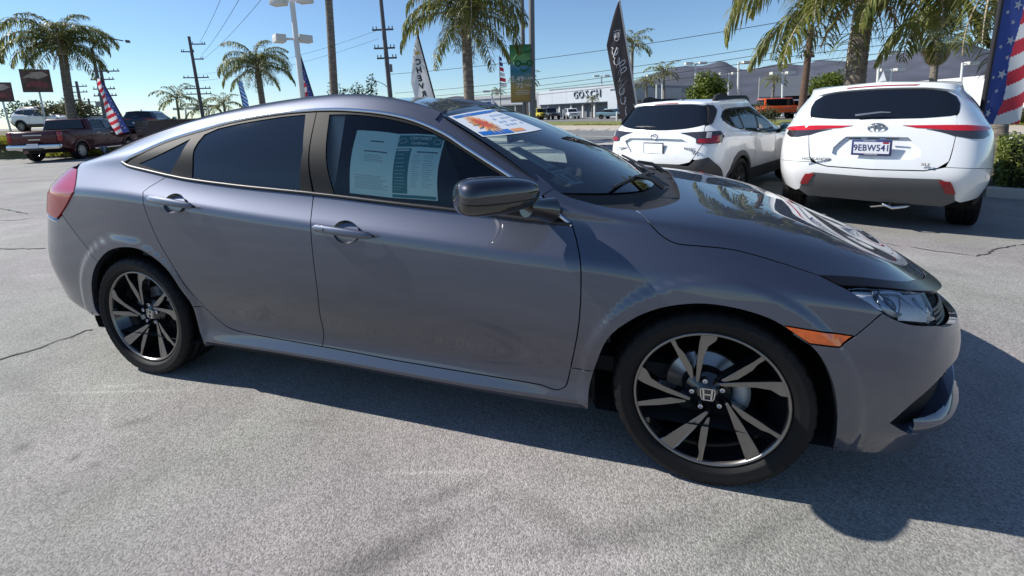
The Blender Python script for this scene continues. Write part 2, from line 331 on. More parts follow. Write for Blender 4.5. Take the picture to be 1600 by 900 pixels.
SED_PANELS = {
 'rear_door': [[(-1.112,4.893),(-1.064,4.892),(-1.016,4.888),(-0.952,4.891),(-0.860,4.899),(-0.755,4.902),(-0.660,4.900),(-0.585,4.900),(-0.519,4.903),(-0.453,4.906),(-0.385,4.908),(-0.318,4.911),(-0.253,4.914),(-0.249,4.916),(-0.245,4.749),(-0.239,4.581),(-0.233,4.426),(-0.227,4.301),(-0.222,4.191),(-0.215,4.067),(-0.210,3.954),(-0.208,3.859),(-0.207,3.771),(-0.205,3.692),(-0.203,3.612),(-0.201,3.517),(-0.198,3.390),(-0.195,3.239),(-0.195,3.085),(-0.198,2.935),(-0.204,2.777),(-0.210,2.612),(-0.215,2.443),(-0.217,2.276),(-0.220,2.120),(-0.222,1.992),(-0.223,1.889),(-0.225,1.791),(-0.227,1.691),(-0.228,1.595),(-0.229,1.499),(-0.231,1.486),(-0.305,1.492),(-0.382,1.502),(-0.454,1.514),(-0.520,1.529),(-0.581,1.545),(-0.633,1.565),(-0.672,1.588),(-0.701,1.613),(-0.726,1.641),(-0.747,1.671),(-0.764,1.704),(-0.780,1.748),(-0.797,1.810),(-0.812,1.882),(-0.826,1.954),(-0.839,2.021),(-0.850,2.087),(-0.860,2.151),(-0.870,2.213),(-0.880,2.272),(-0.890,2.330),(-0.908,2.465),(-0.928,2.585),(-0.947,2.700),(-0.965,2.811),(-0.983,2.919),(-1.001,3.023),(-1.019,3.121),(-1.036,3.208),(-1.052,3.283),(-1.068,3.353),(-1.083,3.417),(-1.096,3.479),(-1.108,3.539),(-1.118,3.597),(-1.127,3.652),(-1.135,3.704),(-1.143,3.755),(-1.151,3.805),(-1.157,3.851),(-1.162,3.892),(-1.166,3.925),(-1.168,3.954),(-1.170,3.982),(-1.172,4.015),(-1.176,4.056),(-1.181,4.106),(-1.188,4.164),(-1.196,4.224),(-1.180,4.414)]],
 'front_door': [[(-0.246,4.908),(-0.219,4.909),(-0.192,4.910),(-0.142,4.909),(-0.057,4.905),(0.047,4.900),(0.149,4.900),(0.247,4.906),(0.343,4.914),(0.432,4.919),(0.509,4.915),(0.579,4.907),(0.651,4.900),(0.727,4.897),(0.804,4.899),(0.879,4.904),(0.881,4.883),(0.890,4.682),(0.899,4.511),(0.906,4.349),(0.913,4.191),(0.918,4.043),(0.921,3.923),(0.922,3.812),(0.922,3.697),(0.922,3.579),(0.921,3.459),(0.919,3.335),(0.917,3.202),(0.913,3.058),(0.908,2.897),(0.901,2.716),(0.894,2.507),(0.886,2.270),(0.879,2.042),(0.874,1.851),(0.870,1.694),(0.866,1.570),(0.862,1.486),(0.857,1.436),(0.852,1.396),(0.845,1.360),(0.838,1.334),(0.831,1.307),(0.824,1.311),(0.817,1.314),(0.809,1.323),(0.799,1.340),(0.789,1.362),(0.779,1.380),(0.773,1.391),(0.768,1.398),(0.749,1.406),(0.711,1.415),(0.660,1.422),(0.601,1.427),(0.534,1.428),(0.460,1.427),(0.383,1.427),(0.305,1.427),(0.224,1.428),(0.148,1.431),(0.082,1.440),(0.021,1.452),(-0.041,1.463),(-0.103,1.471),(-0.165,1.479),(-0.229,1.487),(-0.229,1.499),(-0.228,1.595),(-0.227,1.691),(-0.225,1.791),(-0.223,1.889),(-0.222,1.992),(-0.220,2.120),(-0.217,2.276),(-0.215,2.443),(-0.210,2.612),(-0.204,2.777),(-0.198,2.935),(-0.195,3.085),(-0.195,3.239),(-0.198,3.390),(-0.201,3.517),(-0.203,3.612),(-0.205,3.692),(-0.207,3.771),(-0.208,3.859),(-0.210,3.954),(-0.215,4.067),(-0.222,4.191),(-0.227,4.301),(-0.233,4.426),(-0.239,4.581),(-0.245,4.749)]],
 'front_fender': [[(0.879,2.042),(0.886,2.270),(0.894,2.507),(0.901,2.716),(0.908,2.897),(0.913,3.058),(0.917,3.202),(0.919,3.335),(0.921,3.459),(0.922,3.579),(0.922,3.697),(0.922,3.812),(0.921,3.923),(0.918,4.043),(0.913,4.191),(0.906,4.349),(0.899,4.511),(0.890,4.682),(0.881,4.883),(0.879,4.904),(0.813,5.655),(0.766,6.164),(0.810,6.660),(0.820,6.650),(0.830,6.639),(0.841,6.629),(0.851,6.622),(0.860,6.620),(0.869,6.624),(0.876,6.632),(0.884,6.643),(0.892,6.659),(0.900,6.680),(0.909,6.708),(0.917,6.742),(0.926,6.780),(0.935,6.817),(0.945,6.850),(0.955,6.880),(0.967,6.909),(0.978,6.936),(0.989,6.960),(1.000,6.980),(1.011,6.994),(1.021,7.003),(1.031,7.009),(1.041,7.014),(1.050,7.020),(1.058,7.027),(1.066,7.034),(1.073,7.041),(1.080,7.046),(1.085,7.050),(1.089,7.052),(1.092,7.052),(1.095,7.051),(1.097,7.050),(1.100,7.050),(1.116,6.993),(1.121,6.897),(1.126,6.814),(1.131,6.672),(1.137,6.446),(1.142,6.161),(1.150,5.808),(1.160,5.452),(1.173,5.210),(1.184,5.059),(1.196,4.961),(1.208,4.890),(1.220,4.839),(1.231,4.807),(1.242,4.790),(1.257,4.784),(1.276,4.795),(1.300,4.818),(1.326,4.841),(1.355,4.867),(1.387,4.893),(1.422,4.897),(1.460,4.867),(1.500,4.817),(1.540,4.760),(1.581,4.699),(1.621,4.632),(1.662,4.567),(1.661,4.573),(1.714,4.372),(1.736,4.300),(1.770,4.120),(1.806,3.969),(1.827,3.870),(1.818,3.849),(1.740,3.399),(1.735,3.407),(1.544,3.474),(1.549,3.429),(1.534,3.479),(1.517,3.523),(1.498,3.561),(1.476,3.593),(1.451,3.620),(1.425,3.641),(1.399,3.655),(1.374,3.663),(1.348,3.666),(1.322,3.661),(1.295,3.648),(1.268,3.626),(1.239,3.596),(1.211,3.560),(1.184,3.519),(1.160,3.473),(1.137,3.422),(1.114,3.364),(1.093,3.298),(1.072,3.226),(1.051,3.146),(1.032,3.052),(1.015,2.939),(1.001,2.793),(0.989,2.607),(0.978,2.383),(0.966,2.129),(0.879,2.083)]],
 'side_marker': [[(1.544,3.474),(1.735,3.407),(1.699,3.191),(1.613,3.210),(1.565,3.373),(1.549,3.429)]],
 'bonnet': [[(1.100,7.050),(1.107,7.058),(1.114,7.065),(1.121,7.073),(1.128,7.084),(1.135,7.100),(1.142,7.122),(1.148,7.148),(1.155,7.178),(1.162,7.212),(1.170,7.250),(1.180,7.294),(1.191,7.343),(1.203,7.395),(1.214,7.448),(1.225,7.500),(1.235,7.549),(1.245,7.598),(1.255,7.646),(1.263,7.697),(1.270,7.750),(1.275,7.804),(1.279,7.859),(1.281,7.917),(1.283,7.980),(1.285,8.050),(1.287,8.130),(1.288,8.217),(1.289,8.309),(1.290,8.404),(1.290,8.500),(1.290,8.597),(1.289,8.696),(1.287,8.798),(1.286,8.899),(1.285,9.000),(2.000,9.000),(2.600,9.000),(2.899,9.000),(2.899,4.750),(2.817,4.776),(2.730,4.802),(2.646,4.827),(2.567,4.853),(2.500,4.880),(2.446,4.909),(2.403,4.940),(2.367,4.971),(2.334,4.998),(2.300,5.020),(2.266,5.036),(2.234,5.049),(2.204,5.057),(2.176,5.061),(2.150,5.060),(2.129,5.054),(2.113,5.042),(2.098,5.026),(2.078,5.005),(2.050,4.980),(2.010,4.949),(1.960,4.911),(1.906,4.870),(1.854,4.827),(1.810,4.785),(1.774,4.744),(1.744,4.701),(1.716,4.659),(1.689,4.616),(1.661,4.573),(1.662,4.567),(1.621,4.632),(1.581,4.699),(1.540,4.760),(1.500,4.817),(1.460,4.867),(1.422,4.897),(1.387,4.893),(1.355,4.867),(1.326,4.841),(1.300,4.818),(1.276,4.795),(1.257,4.784),(1.242,4.790),(1.231,4.807),(1.220,4.839),(1.208,4.890),(1.196,4.961),(1.184,5.059),(1.173,5.210),(1.160,5.452),(1.150,5.808),(1.142,6.161),(1.137,6.446),(1.131,6.672),(1.126,6.814),(1.121,6.897),(1.116,6.993)]],
 'nose_trim': [[(1.714,4.372),(1.728,4.394),(1.741,4.416),(1.755,4.437),(1.771,4.459),(1.791,4.482),(1.816,4.507),(1.845,4.534),(1.876,4.561),(1.909,4.584),(1.941,4.600),(1.974,4.610),(2.007,4.616),(2.041,4.616),(2.075,4.611),(2.107,4.600),(2.136,4.581),(2.163,4.555),(2.190,4.523),(2.218,4.488),(2.250,4.450),(2.286,4.408),(2.326,4.360),(2.367,4.311),(2.409,4.263),(2.450,4.220),(2.489,4.182),(2.528,4.146),(2.566,4.113),(2.607,4.084),(2.650,4.060),(2.697,4.042),(2.746,4.029),(2.797,4.019),(2.848,4.010),(2.899,4.000),(2.900,4.750),(2.817,4.776),(2.730,4.802),(2.646,4.827),(2.567,4.853),(2.500,4.880),(2.446,4.909),(2.403,4.940),(2.367,4.971),(2.334,4.998),(2.300,5.020),(2.266,5.036),(2.234,5.049),(2.204,5.057),(2.176,5.061),(2.150,5.060),(2.129,5.054),(2.113,5.042),(2.098,5.026),(2.078,5.005),(2.050,4.980),(2.010,4.949),(1.960,4.911),(1.906,4.870),(1.854,4.827),(1.810,4.785),(1.774,4.744),(1.744,4.701),(1.716,4.659),(1.689,4.616),(1.661,4.573)]],
 'headlight': [[(1.736,4.330),(1.745,4.352),(1.753,4.373),(1.761,4.395),(1.773,4.417),(1.790,4.440),(1.814,4.467),(1.843,4.497),(1.875,4.526),(1.908,4.552),(1.940,4.570),(1.971,4.578),(2.003,4.579),(2.036,4.576),(2.068,4.572),(2.100,4.570),(2.091,4.495),(2.082,4.419),(2.072,4.343),(2.063,4.270),(2.055,4.200),(2.047,4.134),(2.040,4.069),(2.033,4.008),(2.026,3.951),(2.020,3.900),(2.014,3.856),(2.008,3.819),(2.003,3.786),(1.997,3.754),(1.992,3.720),(1.975,3.725),(1.958,3.729),(1.941,3.733),(1.925,3.739),(1.911,3.748),(1.898,3.760),(1.887,3.774),(1.877,3.790),(1.867,3.808),(1.857,3.829),(1.846,3.852),(1.836,3.878),(1.826,3.906),(1.816,3.936),(1.806,3.969),(1.797,4.006),(1.788,4.047),(1.780,4.090),(1.772,4.131),(1.765,4.170),(1.758,4.205),(1.753,4.237),(1.747,4.268),(1.742,4.299)]],
 'grille': [[(2.030,3.680),(2.038,3.739),(2.045,3.794),(2.052,3.850),(2.060,3.917),(2.070,4.000),(2.082,4.105),(2.096,4.226),(2.111,4.358),(2.126,4.491),(2.140,4.620),(2.250,4.450),(2.290,4.403),(2.330,4.355),(2.370,4.307),(2.410,4.262),(2.450,4.220),(2.489,4.182),(2.528,4.146),(2.566,4.113),(2.607,4.084),(2.650,4.060),(2.697,4.042),(2.746,4.029),(2.797,4.019),(2.848,4.010),(2.899,4.000),(2.899,3.420),(2.795,3.425),(2.688,3.428),(2.582,3.432),(2.485,3.439),(2.400,3.450),(2.330,3.467),(2.272,3.488),(2.222,3.511),(2.179,3.536),(2.140,3.560),(2.108,3.583),(2.085,3.607),(2.067,3.632),(2.050,3.656)]],
 'front_bumper': [[(1.818,3.849),(1.827,3.870),(1.833,3.854),(1.839,3.838),(1.846,3.821),(1.852,3.805),(1.860,3.790),(1.869,3.775),(1.878,3.759),(1.888,3.745),(1.899,3.731),(1.911,3.720),(1.925,3.711),(1.941,3.705),(1.958,3.700),(1.975,3.695),(1.992,3.690),(2.030,3.680),(2.050,3.656),(2.067,3.632),(2.085,3.607),(2.108,3.583),(2.140,3.560),(2.179,3.536),(2.222,3.511),(2.272,3.488),(2.330,3.467),(2.400,3.450),(2.485,3.439),(2.582,3.432),(2.688,3.428),(2.795,3.425),(2.899,3.420),(2.899,0.100),(2.300,0.100),(2.050,0.080),(1.999,0.100),(2.002,0.081),(1.935,0.199),(1.886,0.206),(1.843,0.188),(1.802,0.174),(1.755,0.273),(1.717,0.249),(1.716,0.488),(1.715,0.723),(1.714,0.948),(1.713,1.126),(1.712,1.302),(1.711,1.478),(1.708,1.656),(1.705,1.835),(1.700,2.019),(1.694,2.203),(1.687,2.379),(1.678,2.542),(1.669,2.694),(1.658,2.837),(1.646,2.966),(1.632,3.075),(1.617,3.166),(1.600,3.243),(1.582,3.311),(1.565,3.373),(1.613,3.210),(1.699,3.191),(1.740,3.399)], [(1.868,1.343),(1.878,1.447),(1.889,1.553),(1.899,1.659),(1.910,1.759),(1.920,1.850),(1.930,1.931),(1.940,2.003),(1.949,2.070),(1.959,2.134),(1.970,2.200),(1.981,2.268),(1.993,2.337),(2.005,2.404),(2.017,2.465),(2.030,2.520),(2.040,2.567),(2.049,2.608),(2.059,2.644),(2.074,2.675),(2.100,2.700),(2.134,2.720),(2.174,2.733),(2.221,2.742),(2.279,2.747),(2.350,2.750),(2.438,2.749),(2.542,2.744),(2.655,2.736),(2.770,2.727),(2.880,2.720),(2.880,1.750),(2.780,1.752),(2.675,1.757),(2.572,1.761),(2.478,1.760),(2.400,1.750),(2.341,1.732),(2.296,1.708),(2.260,1.678),(2.230,1.642),(2.200,1.600),(2.171,1.549),(2.147,1.490),(2.126,1.426),(2.107,1.361),(2.090,1.300),(2.075,1.240),(2.062,1.179),(2.051,1.120),(2.040,1.065),(2.030,1.020),(2.020,0.983),(2.011,0.952),(2.002,0.927),(1.994,0.910),(1.985,0.900),(1.976,0.901),(1.968,0.913),(1.959,0.930),(1.951,0.949),(1.942,0.965),(1.935,1.000),(1.927,1.034),(1.920,1.068),(1.912,1.103),(1.905,1.140),(1.898,1.179),(1.890,1.219),(1.883,1.260),(1.875,1.302)]],
 'intake_mesh': [[(1.868,1.343),(1.878,1.447),(1.889,1.553),(1.899,1.659),(1.910,1.759),(1.920,1.850),(1.930,1.931),(1.940,2.003),(1.949,2.070),(1.959,2.134),(1.970,2.200),(1.981,2.268),(1.993,2.337),(2.005,2.404),(2.017,2.465),(2.030,2.520),(2.040,2.567),(2.049,2.608),(2.059,2.644),(2.074,2.675),(2.100,2.700),(2.134,2.720),(2.174,2.733),(2.221,2.742),(2.279,2.747),(2.350,2.750),(2.438,2.749),(2.542,2.744),(2.655,2.736),(2.770,2.727),(2.880,2.720),(2.880,1.750),(2.780,1.752),(2.675,1.757),(2.572,1.761),(2.478,1.760),(2.400,1.750),(2.341,1.732),(2.296,1.708),(2.260,1.678),(2.230,1.642),(2.200,1.600),(2.171,1.549),(2.147,1.490),(2.126,1.426),(2.107,1.361),(2.090,1.300),(2.075,1.240),(2.062,1.179),(2.051,1.120),(2.040,1.065),(2.030,1.020),(2.020,0.983),(2.011,0.952),(2.002,0.927),(1.994,0.910),(1.985,0.900),(1.976,0.901),(1.968,0.913),(1.959,0.930),(1.951,0.949),(1.942,0.965),(1.935,1.000),(1.927,1.034),(1.920,1.068),(1.912,1.103),(1.905,1.140),(1.898,1.179),(1.890,1.219),(1.883,1.260),(1.875,1.302)]],
 'sill': [[(-0.953,0.025),(-0.930,0.595),(-0.919,0.952),(-0.921,1.093),(-0.926,1.220),(-0.934,1.357),(-0.940,1.503),(-0.946,1.655),(-0.950,1.806),(-0.952,1.959),(-0.952,2.110),(-0.951,2.250),(-0.953,2.373),(-0.951,2.337),(-0.890,2.330),(-0.880,2.272),(-0.870,2.213),(-0.860,2.151),(-0.850,2.087),(-0.839,2.021),(-0.826,1.954),(-0.812,1.882),(-0.797,1.810),(-0.780,1.748),(-0.764,1.704),(-0.747,1.671),(-0.726,1.641),(-0.701,1.613),(-0.672,1.588),(-0.633,1.565),(-0.581,1.545),(-0.520,1.529),(-0.454,1.514),(-0.382,1.502),(-0.305,1.492),(-0.231,1.486),(-0.229,1.487),(-0.165,1.479),(-0.103,1.471),(-0.041,1.463),(0.021,1.452),(0.082,1.440),(0.148,1.431),(0.224,1.428),(0.305,1.427),(0.383,1.427),(0.460,1.427),(0.534,1.428),(0.601,1.427),(0.660,1.422),(0.711,1.415),(0.749,1.406),(0.768,1.398),(0.773,1.391),(0.779,1.380),(0.789,1.362),(0.799,1.340),(0.809,1.323),(0.817,1.314),(0.824,1.311),(0.831,1.307),(0.838,1.334),(0.845,1.360),(0.852,1.396),(0.857,1.436),(0.862,1.486),(0.866,1.570),(0.870,1.694),(0.874,1.851),(0.879,2.042),(0.879,2.083),(0.966,2.129),(0.960,1.932),(0.954,1.729),(0.950,1.517),(0.948,1.294),(0.947,1.068),(0.944,0.554),(0.901,0.192),(0.858,0.159),(0.799,0.135),(0.710,0.127),(0.600,0.121),(0.485,0.096),(0.369,0.047),(0.250,0.025),(0.132,0.000),(0.026,0.050),(-0.079,0.025),(-0.191,0.000),(-0.315,0.000),(-0.454,0.000),(-0.585,0.000),(-0.710,0.000),(-0.835,0.000)]],
 'body_side': [[(-1.781,3.663),(-1.786,3.688),(-1.761,3.737),(-1.737,3.789),(-1.712,3.848),(-1.681,3.925),(-1.660,4.023),(-1.674,4.167),(-1.706,4.357),(-1.747,4.608),(-1.800,4.954),(-1.813,5.144),(-1.827,5.335),(-1.840,5.525),(-1.852,5.714),(-1.860,5.900),(-1.864,6.088),(-1.865,6.278),(-1.863,6.464),(-1.861,6.640),(-1.860,6.800),(-1.859,6.939),(-1.858,7.062),(-1.857,7.174),(-1.856,7.285),(-1.855,7.400),(-1.854,7.520),(-1.853,7.640),(-1.852,7.760),(-1.851,7.880),(-1.850,8.000),(-0.720,8.000),(0.265,8.000),(0.270,7.150),(0.275,7.122),(0.280,7.093),(0.284,7.064),(0.291,7.039),(0.300,7.020),(0.312,7.009),(0.327,7.003),(0.343,7.001),(0.361,7.001),(0.380,7.000),(0.400,6.999),(0.421,6.999),(0.444,6.999),(0.467,7.000),(0.490,7.000),(0.513,7.000),(0.537,7.001),(0.561,7.002),(0.585,7.002),(0.610,7.000),(0.637,6.997),(0.665,6.994),(0.693,6.990),(0.719,6.982),(0.740,6.970),(0.756,6.953),(0.767,6.932),(0.776,6.907),(0.783,6.880),(0.790,6.850),(0.796,6.816),(0.800,6.779),(0.803,6.739),(0.806,6.699),(0.810,6.660),(0.766,6.164),(0.754,5.985),(0.728,6.096),(0.701,6.183),(0.670,6.250),(0.634,6.299),(0.595,6.336),(0.552,6.370),(0.504,6.406),(0.453,6.445),(0.406,6.484),(0.371,6.522),(0.340,6.558),(0.305,6.588),(0.259,6.617),(0.207,6.645),(0.156,6.668),(0.107,6.681),(0.058,6.688),(0.009,6.693),(-0.044,6.696),(-0.098,6.699),(-0.146,6.705),(-0.183,6.712),(-0.214,6.717),(-0.246,6.721),(-0.282,6.725),(-0.319,6.729),(-0.356,6.735),(-0.410,6.736),(-0.464,6.740),(-0.519,6.741),(-0.577,6.736),(-0.636,6.727),(-0.695,6.713),(-0.756,6.694),(-0.817,6.669),(-0.875,6.638),(-0.926,6.598),(-0.971,6.550),(-1.017,6.500),(-1.054,6.463),(-1.091,6.424),(-1.128,6.380),(-1.165,6.329),(-1.201,6.273),(-1.235,6.206),(-1.267,6.123),(-1.298,6.025),(-1.327,5.918),(-1.358,5.802),(-1.389,5.673),(-1.415,5.543),(-1.430,5.424),(-1.439,5.317),(-1.448,5.210),(-1.432,5.141),(-1.415,5.078),(-1.395,5.028),(-1.371,4.994),(-1.345,4.971),(-1.316,4.952),(-1.284,4.936),(-1.251,4.925),(-1.217,4.915),(-1.182,4.907),(-1.147,4.900),(-1.112,4.893),(-1.180,4.414),(-1.196,4.224),(-1.188,4.164),(-1.181,4.106),(-1.176,4.056),(-1.172,4.015),(-1.170,3.982),(-1.168,3.954),(-1.166,3.925),(-1.162,3.892),(-1.157,3.851),(-1.151,3.805),(-1.143,3.755),(-1.135,3.704),(-1.127,3.652),(-1.118,3.597),(-1.108,3.539),(-1.096,3.479),(-1.083,3.417),(-1.068,3.353),(-1.052,3.283),(-1.036,3.208),(-1.019,3.121),(-1.001,3.023),(-0.983,2.919),(-0.965,2.811),(-0.947,2.700),(-0.928,2.585),(-0.908,2.465),(-0.890,2.330),(-0.951,2.337),(-0.953,2.373),(-0.959,2.479),(-0.970,2.573),(-0.982,2.659),(-0.994,2.741),(-1.005,2.823),(-1.016,2.901),(-1.028,2.973),(-1.042,3.035),(-1.058,3.089),(-1.076,3.136),(-1.095,3.178),(-1.116,3.216),(-1.140,3.251),(-1.165,3.283),(-1.192,3.310),(-1.219,3.329),(-1.244,3.339),(-1.270,3.341),(-1.295,3.338),(-1.320,3.332),(-1.345,3.322),(-1.370,3.307),(-1.394,3.288),(-1.417,3.265),(-1.439,3.238),(-1.459,3.206),(-1.479,3.167),(-1.499,3.121),(-1.520,3.062),(-1.541,2.992),(-1.620,3.210),(-1.673,3.360),(-1.725,3.513)]],
 'tail_light': [[(-1.811,3.640),(-1.786,3.688),(-1.761,3.737),(-1.737,3.789),(-1.712,3.848),(-1.681,3.925),(-1.660,4.023),(-1.674,4.167),(-1.706,4.357),(-1.747,4.608),(-1.800,4.954),(-1.829,4.987),(-1.857,5.024),(-1.886,5.059),(-1.917,5.087),(-1.950,5.100),(-1.985,5.096),(-2.022,5.078),(-2.060,5.052),(-2.103,5.024),(-2.150,5.000),(-2.204,4.980),(-2.263,4.960),(-2.325,4.940),(-2.388,4.920),(-2.450,4.900),(-2.442,4.754),(-2.437,4.603),(-2.431,4.455),(-2.420,4.318),(-2.400,4.200),(-2.370,4.105),(-2.331,4.027),(-2.287,3.962),(-2.242,3.904),(-2.200,3.850),(-2.159,3.800),(-2.118,3.756),(-2.076,3.719),(-2.037,3.687),(-2.000,3.660),(-1.967,3.640),(-1.936,3.627),(-1.908,3.618),(-1.879,3.610),(-1.850,3.600)]],
 'tail_light_low': [[(-1.811,3.640),(-1.786,3.688),(-1.761,3.737),(-1.737,3.790),(-1.712,3.848),(-1.686,3.917),(-1.664,4.003),(-1.750,3.970),(-1.799,3.968),(-1.848,3.965),(-1.896,3.963),(-1.947,3.961),(-2.000,3.960),(-2.057,3.961),(-2.116,3.963),(-2.178,3.965),(-2.239,3.968),(-2.300,3.970),(-2.282,3.951),(-2.265,3.934),(-2.247,3.916),(-2.226,3.896),(-2.200,3.870),(-2.166,3.836),(-2.125,3.794),(-2.081,3.751),(-2.038,3.711),(-2.000,3.680),(-1.967,3.660),(-1.936,3.647),(-1.908,3.638),(-1.879,3.630),(-1.850,3.620)]],
 'rear_bumper': [[(-1.781,3.663),(-1.725,3.513),(-1.673,3.360),(-1.620,3.210),(-1.541,2.992),(-1.562,2.909),(-1.580,2.816),(-1.596,2.709),(-1.610,2.585),(-1.623,2.436),(-1.635,2.255),(-1.645,2.024),(-1.654,1.757),(-1.660,1.501),(-1.662,1.296),(-1.659,1.168),(-1.653,1.093),(-1.645,1.036),(-1.640,0.955),(-1.700,0.720),(-1.741,0.685),(-1.782,0.649),(-1.824,0.613),(-1.863,0.580),(-1.900,0.550),(-1.932,0.526),(-1.959,0.507),(-1.985,0.490),(-2.014,0.472),(-2.050,0.450),(-2.088,0.421),(-2.127,0.386),(-2.171,0.352),(-2.227,0.321),(-2.300,0.300),(-2.395,0.290),(-2.508,0.289),(-2.632,0.293),(-2.759,0.298),(-2.880,0.300),(-2.879,3.450),(-2.802,3.459),(-2.724,3.467),(-2.646,3.475),(-2.571,3.486),(-2.500,3.500),(-2.433,3.522),(-2.370,3.550),(-2.309,3.579),(-2.252,3.604),(-2.200,3.620),(-2.153,3.625),(-2.110,3.623),(-2.072,3.616),(-2.035,3.608),(-2.000,3.600),(-1.967,3.593),(-1.936,3.585),(-1.908,3.577),(-1.879,3.568),(-1.850,3.560)]],
 'boot_lid': [[(-2.879,3.500),(-2.500,3.550),(-2.250,3.800),(-2.400,4.200),(-2.450,4.900),(-2.150,5.050),(-1.960,5.150),(-1.872,5.250),(-1.868,5.900),(-1.868,6.800),(-1.863,7.400),(-1.858,8.000),(-1.858,9.000),(-2.300,9.000),(-2.600,9.000),(-2.879,9.000)]],
 'roof': [[(-0.720,8.020),(-0.726,8.116),(-0.733,8.211),(-0.739,8.307),(-0.745,8.403),(-0.750,8.500),(-0.753,8.599),(-0.755,8.699),(-0.757,8.799),(-0.758,8.900),(-0.760,9.000),(0.300,9.000),(0.298,8.900),(0.296,8.799),(0.295,8.699),(0.293,8.599),(0.290,8.500),(0.287,8.403),(0.283,8.307),(0.278,8.211),(0.274,8.116),(0.270,8.020)]],
 'rear_window': [[(-1.845,8.030),(-1.845,9.000),(-0.775,9.000),(-0.773,8.900),(-0.772,8.799),(-0.770,8.698),(-0.768,8.598),(-0.765,8.500),(-0.760,8.404),(-0.754,8.310),(-0.748,8.217),(-0.741,8.124),(-0.735,8.030)]],
 'quarter_glass': [[(-1.336,5.231),(-1.229,5.664),(-1.132,6.031),(-1.067,6.250),(-1.067,5.722),(-1.102,5.041),(-1.216,5.088)]],
 'rear_door_glass': [[(-0.954,5.039),(-0.970,5.523),(-0.996,5.941),(-0.997,6.152),(-0.989,6.351),(-0.920,6.495),(-0.803,6.569),(-0.681,6.611),(-0.548,6.646),(-0.412,6.653),(-0.346,5.987),(-0.325,4.996),(-0.619,5.026)]],
 'front_door_glass': [[(-0.275,6.624),(-0.141,6.624),(0.014,6.606),(0.171,6.579),(0.241,6.544),(0.312,6.494),(0.413,6.396),(0.558,6.259),(0.588,6.239),(0.610,5.032),(0.430,5.045),(0.147,5.028),(-0.149,5.018)]],
 'frame_r': [[(-1.448,5.210),(-1.432,5.141),(-1.415,5.078),(-1.395,5.028),(-1.371,4.994),(-1.345,4.971),(-1.316,4.952),(-1.284,4.936),(-1.251,4.925),(-1.217,4.915),(-1.182,4.907),(-1.147,4.900),(-1.112,4.893),(-1.064,4.892),(-1.016,4.888),(-0.952,4.891),(-0.860,4.899),(-0.755,4.902),(-0.660,4.900),(-0.585,4.900),(-0.519,4.903),(-0.453,4.906),(-0.385,4.908),(-0.318,4.911),(-0.253,4.914),(-0.356,6.735),(-0.410,6.736),(-0.464,6.740),(-0.519,6.741),(-0.577,6.736),(-0.636,6.727),(-0.695,6.713),(-0.756,6.694),(-0.817,6.669),(-0.875,6.638),(-0.926,6.598),(-0.971,6.550),(-1.017,6.500),(-1.054,6.463),(-1.091,6.424),(-1.128,6.380),(-1.165,6.329),(-1.201,6.273),(-1.235,6.206),(-1.267,6.123),(-1.298,6.025),(-1.327,5.918),(-1.358,5.802),(-1.389,5.673),(-1.415,5.543),(-1.430,5.424),(-1.439,5.317)], [(-1.336,5.231),(-1.229,5.664),(-1.132,6.031),(-1.067,6.250),(-1.067,5.722),(-1.102,5.041),(-1.216,5.088)], [(-0.954,5.039),(-0.970,5.523),(-0.996,5.941),(-0.997,6.152),(-0.989,6.351),(-0.920,6.495),(-0.803,6.569),(-0.681,6.611),(-0.548,6.646),(-0.412,6.653),(-0.346,5.987),(-0.325,4.996),(-0.619,5.026)]],
 'frame_f': [[(-0.246,4.908),(-0.219,4.909),(-0.192,4.910),(-0.142,4.909),(-0.057,4.905),(0.047,4.900),(0.149,4.900),(0.247,4.906),(0.343,4.914),(0.432,4.919),(0.509,4.915),(0.579,4.907),(0.651,4.900),(0.727,4.897),(0.804,4.899),(0.879,4.904),(0.857,5.057),(0.835,5.242),(0.814,5.456),(0.794,5.666),(0.776,5.844),(0.754,5.985),(0.730,6.096),(0.702,6.183),(0.670,6.250),(0.634,6.299),(0.595,6.336),(0.552,6.370),(0.504,6.406),(0.453,6.445),(0.406,6.484),(0.371,6.522),(0.340,6.558),(0.305,6.588),(0.259,6.617),(0.207,6.645),(0.156,6.668),(0.107,6.681),(0.058,6.688),(0.009,6.693),(-0.044,6.696),(-0.098,6.699),(-0.146,6.705),(-0.183,6.712),(-0.214,6.717),(-0.246,6.721),(-0.282,6.725),(-0.319,6.729),(-0.356,6.735)], [(-0.275,6.624),(-0.141,6.624),(0.014,6.606),(0.171,6.579),(0.241,6.544),(0.312,6.494),(0.413,6.396),(0.558,6.259),(0.588,6.239),(0.610,5.032),(0.430,5.045),(0.147,5.028),(-0.149,5.018)]],
